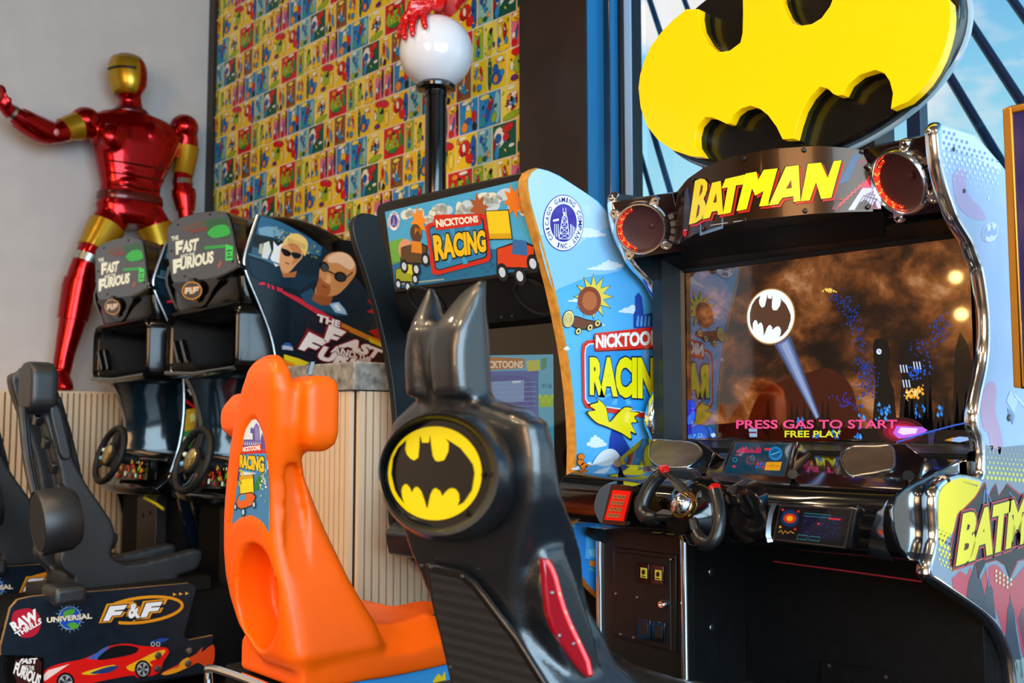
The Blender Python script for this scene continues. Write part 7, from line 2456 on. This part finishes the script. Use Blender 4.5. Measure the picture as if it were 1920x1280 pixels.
# shaped armour ridges melt into the same surface
for y, l, r_ in ((262, 186, 236), (262, 258, 312)):
    a, b_ = S(l, y, .10), S(r_, y, .10)
    c = (a + b_) / 2
    mb.ball(c + Vector((.0, 0, .02)), .1, M_RED, 20, 12, rx=.06, ry=abs(b_.y - a.y) / 2, rz=.085)
for i in range(4):
    c = S(243, 300 + i * 22, .085)
    mb.ball(c, .1, M_RED, 18, 10, rx=.045, ry=.085 - i * .006, rz=.034)
sb_ = mb.build('body', stt, remesh=.011)
bake(sb_)
soften(sb_, 4)

def cuff(path, rs, a, b_, mt, name, grow=1.1, n=14, tag_=None):
    q = MB()
    seg_ = path[a:b_ + 1]
    rr = [r_ * grow for r_ in rs[a:b_ + 1]]
    rr = [rr[0] * .93] + rr + [rr[-1] * .93]
    seg_ = [Vector(seg_[0]) + (Vector(seg_[0]) - Vector(seg_[1])) * .05] + [Vector(p) for p in seg_] + [Vector(seg_[-1]) + (Vector(seg_[-1]) - Vector(seg_[-2])) * .05]
    q.tube(seg_, rr, mt, n)
    return q.build(name, stt, smooth=55)
cuff(armR, rR, 4, 7, M_GOLD, 'upper_arm_plate')
cuff(armL, rL, 6, 11, M_GOLD, 'upper_arm_plate')
cuff(armR, rR, 10, 16, M_RED, 'forearm_plate', 1.12)
cuff(armR, rR, 18, 19, M_SILV, 'wrist_band', 1.15)
cuff(armL, rL, 12, 13, M_SILV, 'elbow_joint', 1.08)
cuff(armL, rL, 14, 18, M_RED, 'forearm_plate', 1.15)
cuff(legR, rLR, 3, 7, M_GOLD, 'thigh_plate', 1.09)
cuff(legL, rLL, 3, 7, M_GOLD, 'thigh_plate', 1.09)
cuff(legR, rLR, 8, 9, M_SILV, 'knee_joint', 1.04)
cuff(legR, rLR, 11, 15, M_RED, 'shin_plate', 1.12)
cuff(legL, rLL, 11, 15, M_RED, 'shin_plate', 1.12)
# shoulder caps
for (x, y) in ((160, 228), (345, 240)):
    q = MB()
    q.ball(S(x, y, .01), .1, M_RED, 22, 14, rx=.10, ry=.088, rz=.088)
    q.build('shoulder_cap', stt, smooth=60)
# plain gold visor with a dark slot
q = MB()
ctrx, ang0 = BX0 + .015, math.radians(-48)
rows = []
for y, l, r_, d in ((111, 213, 266, .09), (118, 209, 270, .108), (132, 206, 273, .124), (148, 206, 273, .126), (162, 208, 271, .122), (174, 213, 264, .109), (182, 219, 257, .09)):
    a, b_ = S(l, y, .015), S(r_, y, .015)
    cy, hy, z = (a.y + b_.y) / 2, abs(b_.y - a.y) / 2, (a.z + b_.z) / 2
    row = []
    for k in range(15):
        t = ang0 + math.radians(-62 + 124 * k / 14)
        row.append(Vector((ctrx + (d + .008) * math.cos(t), cy + (hy + .008) * math.sin(t), z)))
    rows.append(row)
v = [p for r_ in rows for p in r_]
q.add(v, [[i * 15 + k, i * 15 + k + 1, (i + 1) * 15 + k + 1, (i + 1) * 15 + k] for i in range(6) for k in range(14)], M_GOLD)
vis = q.build('visor', stt, smooth=60)
so_ = vis.modifiers.new('thickness', 'SOLIDIFY')
so_.thickness = .008
q = MB()
row = []
y0 = 138
a, b_ = S(206, y0, .015), S(273, y0, .015)
for z_off in (.007, -.007):
    for k in range(9):
        t = ang0 + math.radians(-46 + 92 * k / 8)
        row.append(Vector((ctrx + .1375 * math.cos(t), (a.y + b_.y) / 2 + (abs(b_.y - a.y) / 2 + .0125) * math.sin(t), (a.z + b_.z) / 2 + z_off)))
q.add(row, [[k, k + 1, 9 + k + 1, 9 + k] for k in range(8)], mat('visor_slot', '#0a0808', .3))
q.build('visor_slot', vis, fix=False)
for x, y in ((104, 248), ):
    q = MB()
    q.ball(S(x, y, .095), .022, mat('red_pale_boss', '#d88080', .25, coat=.5), 16, 10)
    q.build('elbow_boss', stt)

# belt, collar and abdomen bands
for nm, lv, mt in (('belt', [(366, 184, 301, .128), (370, 183, 302, .132), (378, 182, 303, .134), (382, 183, 302, .130)], M_DRED),
                   ('collar', [(205, 218, 270, .085), (208, 214, 274, .092), (214, 208, 280, .094), (217, 210, 278, .088)], M_DRED)):
    q = MB()
    q.loft([hring(y, l, r_, d + .004, 0, 2.3) for y, l, r_, d in lv], mt)
    q.build(nm, stt, smooth=50)
for y, l, r_, d in ((300, 182, 314, .142), (322, 187, 306, .132), (344, 191, 298, .122)):
    q = MB()
    a, b_ = S(l, y), S(r_, y)
    pts = []
    for k in range(21):
        t = math.radians(-58 + 116 * k / 20)
        pts.append(Vector((BX0 + (d + .005) * math.cos(t), (a.y + b_.y) / 2 + (abs(b_.y - a.y) / 2 + .004) * math.sin(t), a.z - .02 * math.cos(t))))
    q.tube(pts, .005, M_DRED, 6)
    q.build('abdomen_seam', stt)
# ================================================================== GLOBE LAMP ON THE PARTITION
LY = 2.66
gc = P(818, 99, Y=LY)
gd = (gc - EYE).dot(FWD)
GR = 69 * gd / FPX
CAPZ = PZ + .105
gl_ = thing('globe_lamp', 'white glass globe lamp on a glossy black post standing on the stone cap', 'lamp', (gc.x, gc.y, CAPZ))
b = MB()
b.ball(gc, GR, mat('opal_white_glass', '#dedee4', .07, coat=.5), 48, 32)
b.build('globe', gl_, smooth=80)
b = MB()
zn = gc.z - GR * .93
b.lathe([(.045, zn - .028), (.085, zn - .016), (.088, zn - .004), (.075, zn + .012), (.05, zn + .02)], (gc.x, gc.y, 0), (0, 0, 1), M_BLACK_GLOSS, 36)
b.build('collar', gl_, smooth=40)
b = MB()
b.lathe([(.046, CAPZ + .012), (.046, zn - .05), (.050, zn - .05), (.050, zn - .02)], (gc.x, gc.y, 0), (0, 0, 1), mat('black_lacquered_post', '#0c0c10', .10, metal=.4, coat=.8), 40)
b.build('post', gl_, smooth=40)
b = MB()
b.lathe([(.085, CAPZ), (.085, CAPZ + .012), (.05, CAPZ + .02)], (gc.x, gc.y, 0), (0, 0, 1), M_BLACK_GLOSS, 32)
b.build('base_flange', gl_)

# red gloved hand gripping the globe --------------------------------------------------
M_GLOVE = mat('glossy_red_glove', '#cf0d12', .22, coat=.7, spec=.6)
M_BAND = mat('dark_red_groove', '#5a0508', .4)
def G(x, y, lift):
    """point just off the globe that shows at the pixel"""
    d = ray(x, y).normalized()
    o = EYE - gc
    bq = o.dot(d)
    D = bq * bq - (o.dot(o) - GR * GR)
    if D > 0:
        p = EYE + d * (-bq - math.sqrt(D))
        return p + (p - gc).normalized() * lift
    p = EYE + d * (-bq)
    n = (p - gc).normalized()
    return gc + n * max((p - gc).length, GR + lift)
hand = thing('gloved_hand', 'glossy red gloved hand and forearm gripping the top of the white globe lamp', 'hand', (gc.x, gc.y + .05, gc.z + GR))
mb = MB()
fingers = [[(775, 8), (768, 24), (758, 36), (753, 52), (752, 70)], [(782, 6), (776, 26), (768, 42), (764, 58), (763, 73)], [(792, 6), (786, 24), (781, 40), (778, 54), (777, 67)], [(806, 4), (802, 18), (797, 32), (797, 44), (799, 54)]]
knots = []
for pts in fingers:
    path = [G(x, y, .017 if i < 4 else .012) for i, (x, y) in enumerate(pts)]
    path[0] = path[0] + Vector((0, 0, .012))
    sm = smooth_path(path, 5)
    rs = [(.020 - .0075 * i / (len(sm) - 1)) * (1.06 if i % 3 == 0 else .97) for i in range(len(sm))]
    mb.tube(sm, rs, M_GLOVE, 12)
    mb.ball(sm[-1], .0118, M_GLOVE, 10, 8)
    knots.append((sm, rs))
kn = [Vector(k[0][0]) for k in knots]
wrist = G(834, 18, .045) + Vector((0, 0, .01))
# palm: a flattened wedge from the knuckles to the wrist
def slab(a, b_, up, th, w):
    return
pal = []
topn = Vector((0, 0, 1))
for t in (0, .3, .65, 1.0):
    k0, k3 = kn[0].lerp(wrist + Vector((-.045, .0, .0)), t), kn[3].lerp(wrist + Vector((.02, -.02, 0)), t)
    c = (k0 + k3) / 2
    ax = (k3 - k0) / 2
    ln_ = max(ax.length, .036)
    ax = ax.normalized() * (ln_ + .012)
    n_ = (c - gc).normalized()
    th = .026 + .012 * t
    ring = [c + ax * math.cos(a) + n_ * (th * math.sin(a)) for a in [2 * math.pi * q_ / 18 for q_ in range(18)]]
    pal.append(ring)
mb.loft(pal, M_GLOVE)
# thumb on the far side of the globe, leaving the side of the palm
th_ = [wrist.lerp(kn[3], .45), G(822, 12, .02), G(826, 24, .018)]
fd_ = Vector((gc.x - EYE.x, gc.y - EYE.y, 0)).normalized()
thumb = [wrist.lerp(kn[3], .4) + fd_ * .03, gc + fd_ * (GR * .45) + Vector((.01, 0, GR * .98)), gc + fd_ * (GR * .82) + Vector((0, 0, GR * .74)), gc + fd_ * (GR + .012) + Vector((0, 0, GR * .25))]
mb.tube(smooth_path(thumb, 4), [.022] * 4 + [.018] * 5 + [.014] * 3 + [.011], M_GLOVE, 12)
# wrist and forearm running up and back to the wall
el = Vector((gc.x + .16, 2.90, gc.z + GR + .34))
fore = smooth_path([wrist, wrist.lerp(el, .3), wrist.lerp(el, .7), el, Vector((gc.x + .18, WALL_Y - .012, gc.z + GR + .40))], 4)
mb.tube(fore, [.040, .040, .041, .042, .044, .048, .052, .055, .056, .056, .054, .052, .05, .05, .05, .05, .05], M_GLOVE, 18)
hb_ = mb.build('hand', hand, remesh=.0042)
bake(hb_)
soften(hb_, 3)
b = MB()
cw_ = []
cuff_c = [G(818, 20, .016), G(836, 30, .018), G(852, 30, .022)]
cu = MB()
for t, r_ in ((0, .050), (.12, .054), (.32, .060), (.34, .056)):
    pass
d = (el - wrist).normalized()
cu.lathe([(.046, -.012), (.060, -.008), (.063, .004), (.058, .03), (.062, .075), (.058, .08)], wrist, d, M_GLOVE, 28)
cu.build('cuff', hand, smooth=45)
for sm, rs in knots:
    gq = MB()
    for i in range(4, len(sm) - 1, 3):
        t = (Vector(sm[i + 1]) - Vector(sm[i - 1])).normalized()
        gq.lathe([(rs[i] * 1.0, -.0012), (rs[i] * 1.08, 0), (rs[i] * 1.0, .0012)], sm[i], t, M_BAND, 14, caps=False)
    gq.build('finger_grooves', hb_)

# ================================================================== GOLD FRAMED SCREEN AT THE RIGHT EDGE
FYg = 2.28
tl, bl = P(1879, 203, Y=FYg), P(1877, 727, Y=FYg)
gx0, gz0, gz1 = tl.x, bl.z, tl.z
gx1 = gx0 + .46
gf = thing('framed_screen', 'dark violet glossy screen in a thin gold frame at the right edge of photo', 'screen', ((gx0 + gx1) / 2, FYg + .1, 0))
M_GF = mat('satin_gold_frame', '#b67c28', .32, metal=.6)
fw = .019
b = MB()
for lo, hi in (((gx0, gz0), (gx0 + fw, gz1)), ((gx1 - fw, gz0), (gx1, gz1)), ((gx0 + fw, gz1 - fw * .8), (gx1 - fw, gz1)), ((gx0 + fw, gz0), (gx1 - fw, gz0 + fw * .9))):
    b.box((lo[0], FYg, lo[1]), (hi[0], FYg + .035, hi[1]), M_GF)
b.build('gold_frame', gf, bevel=.003)
b = MB()
b.box((gx0 + fw * .6, FYg + .008, gz0 + fw * .6), (gx1 - fw * .6, FYg + .03, gz1 - fw * .6), mat('violet_glass', '#1b1440', .12, coat=.6, emit=.16, ecol='#4a3f96', spec=.8))
b.build('glass', gf)
b = MB()
b.box(((gx0 + gx1) / 2 + .06, FYg + .035, .03), ((gx0 + gx1) / 2 + .12, FYg + .075, gz1 - .1), M_BLACK_METAL)
b.build('post', gf)
b = MB()
b.box(((gx0 + gx1) / 2 - .1, FYg - .1, 0), ((gx0 + gx1) / 2 + .25, FYg + .2, .03), M_BLACK_METAL)
b.build('foot', gf)
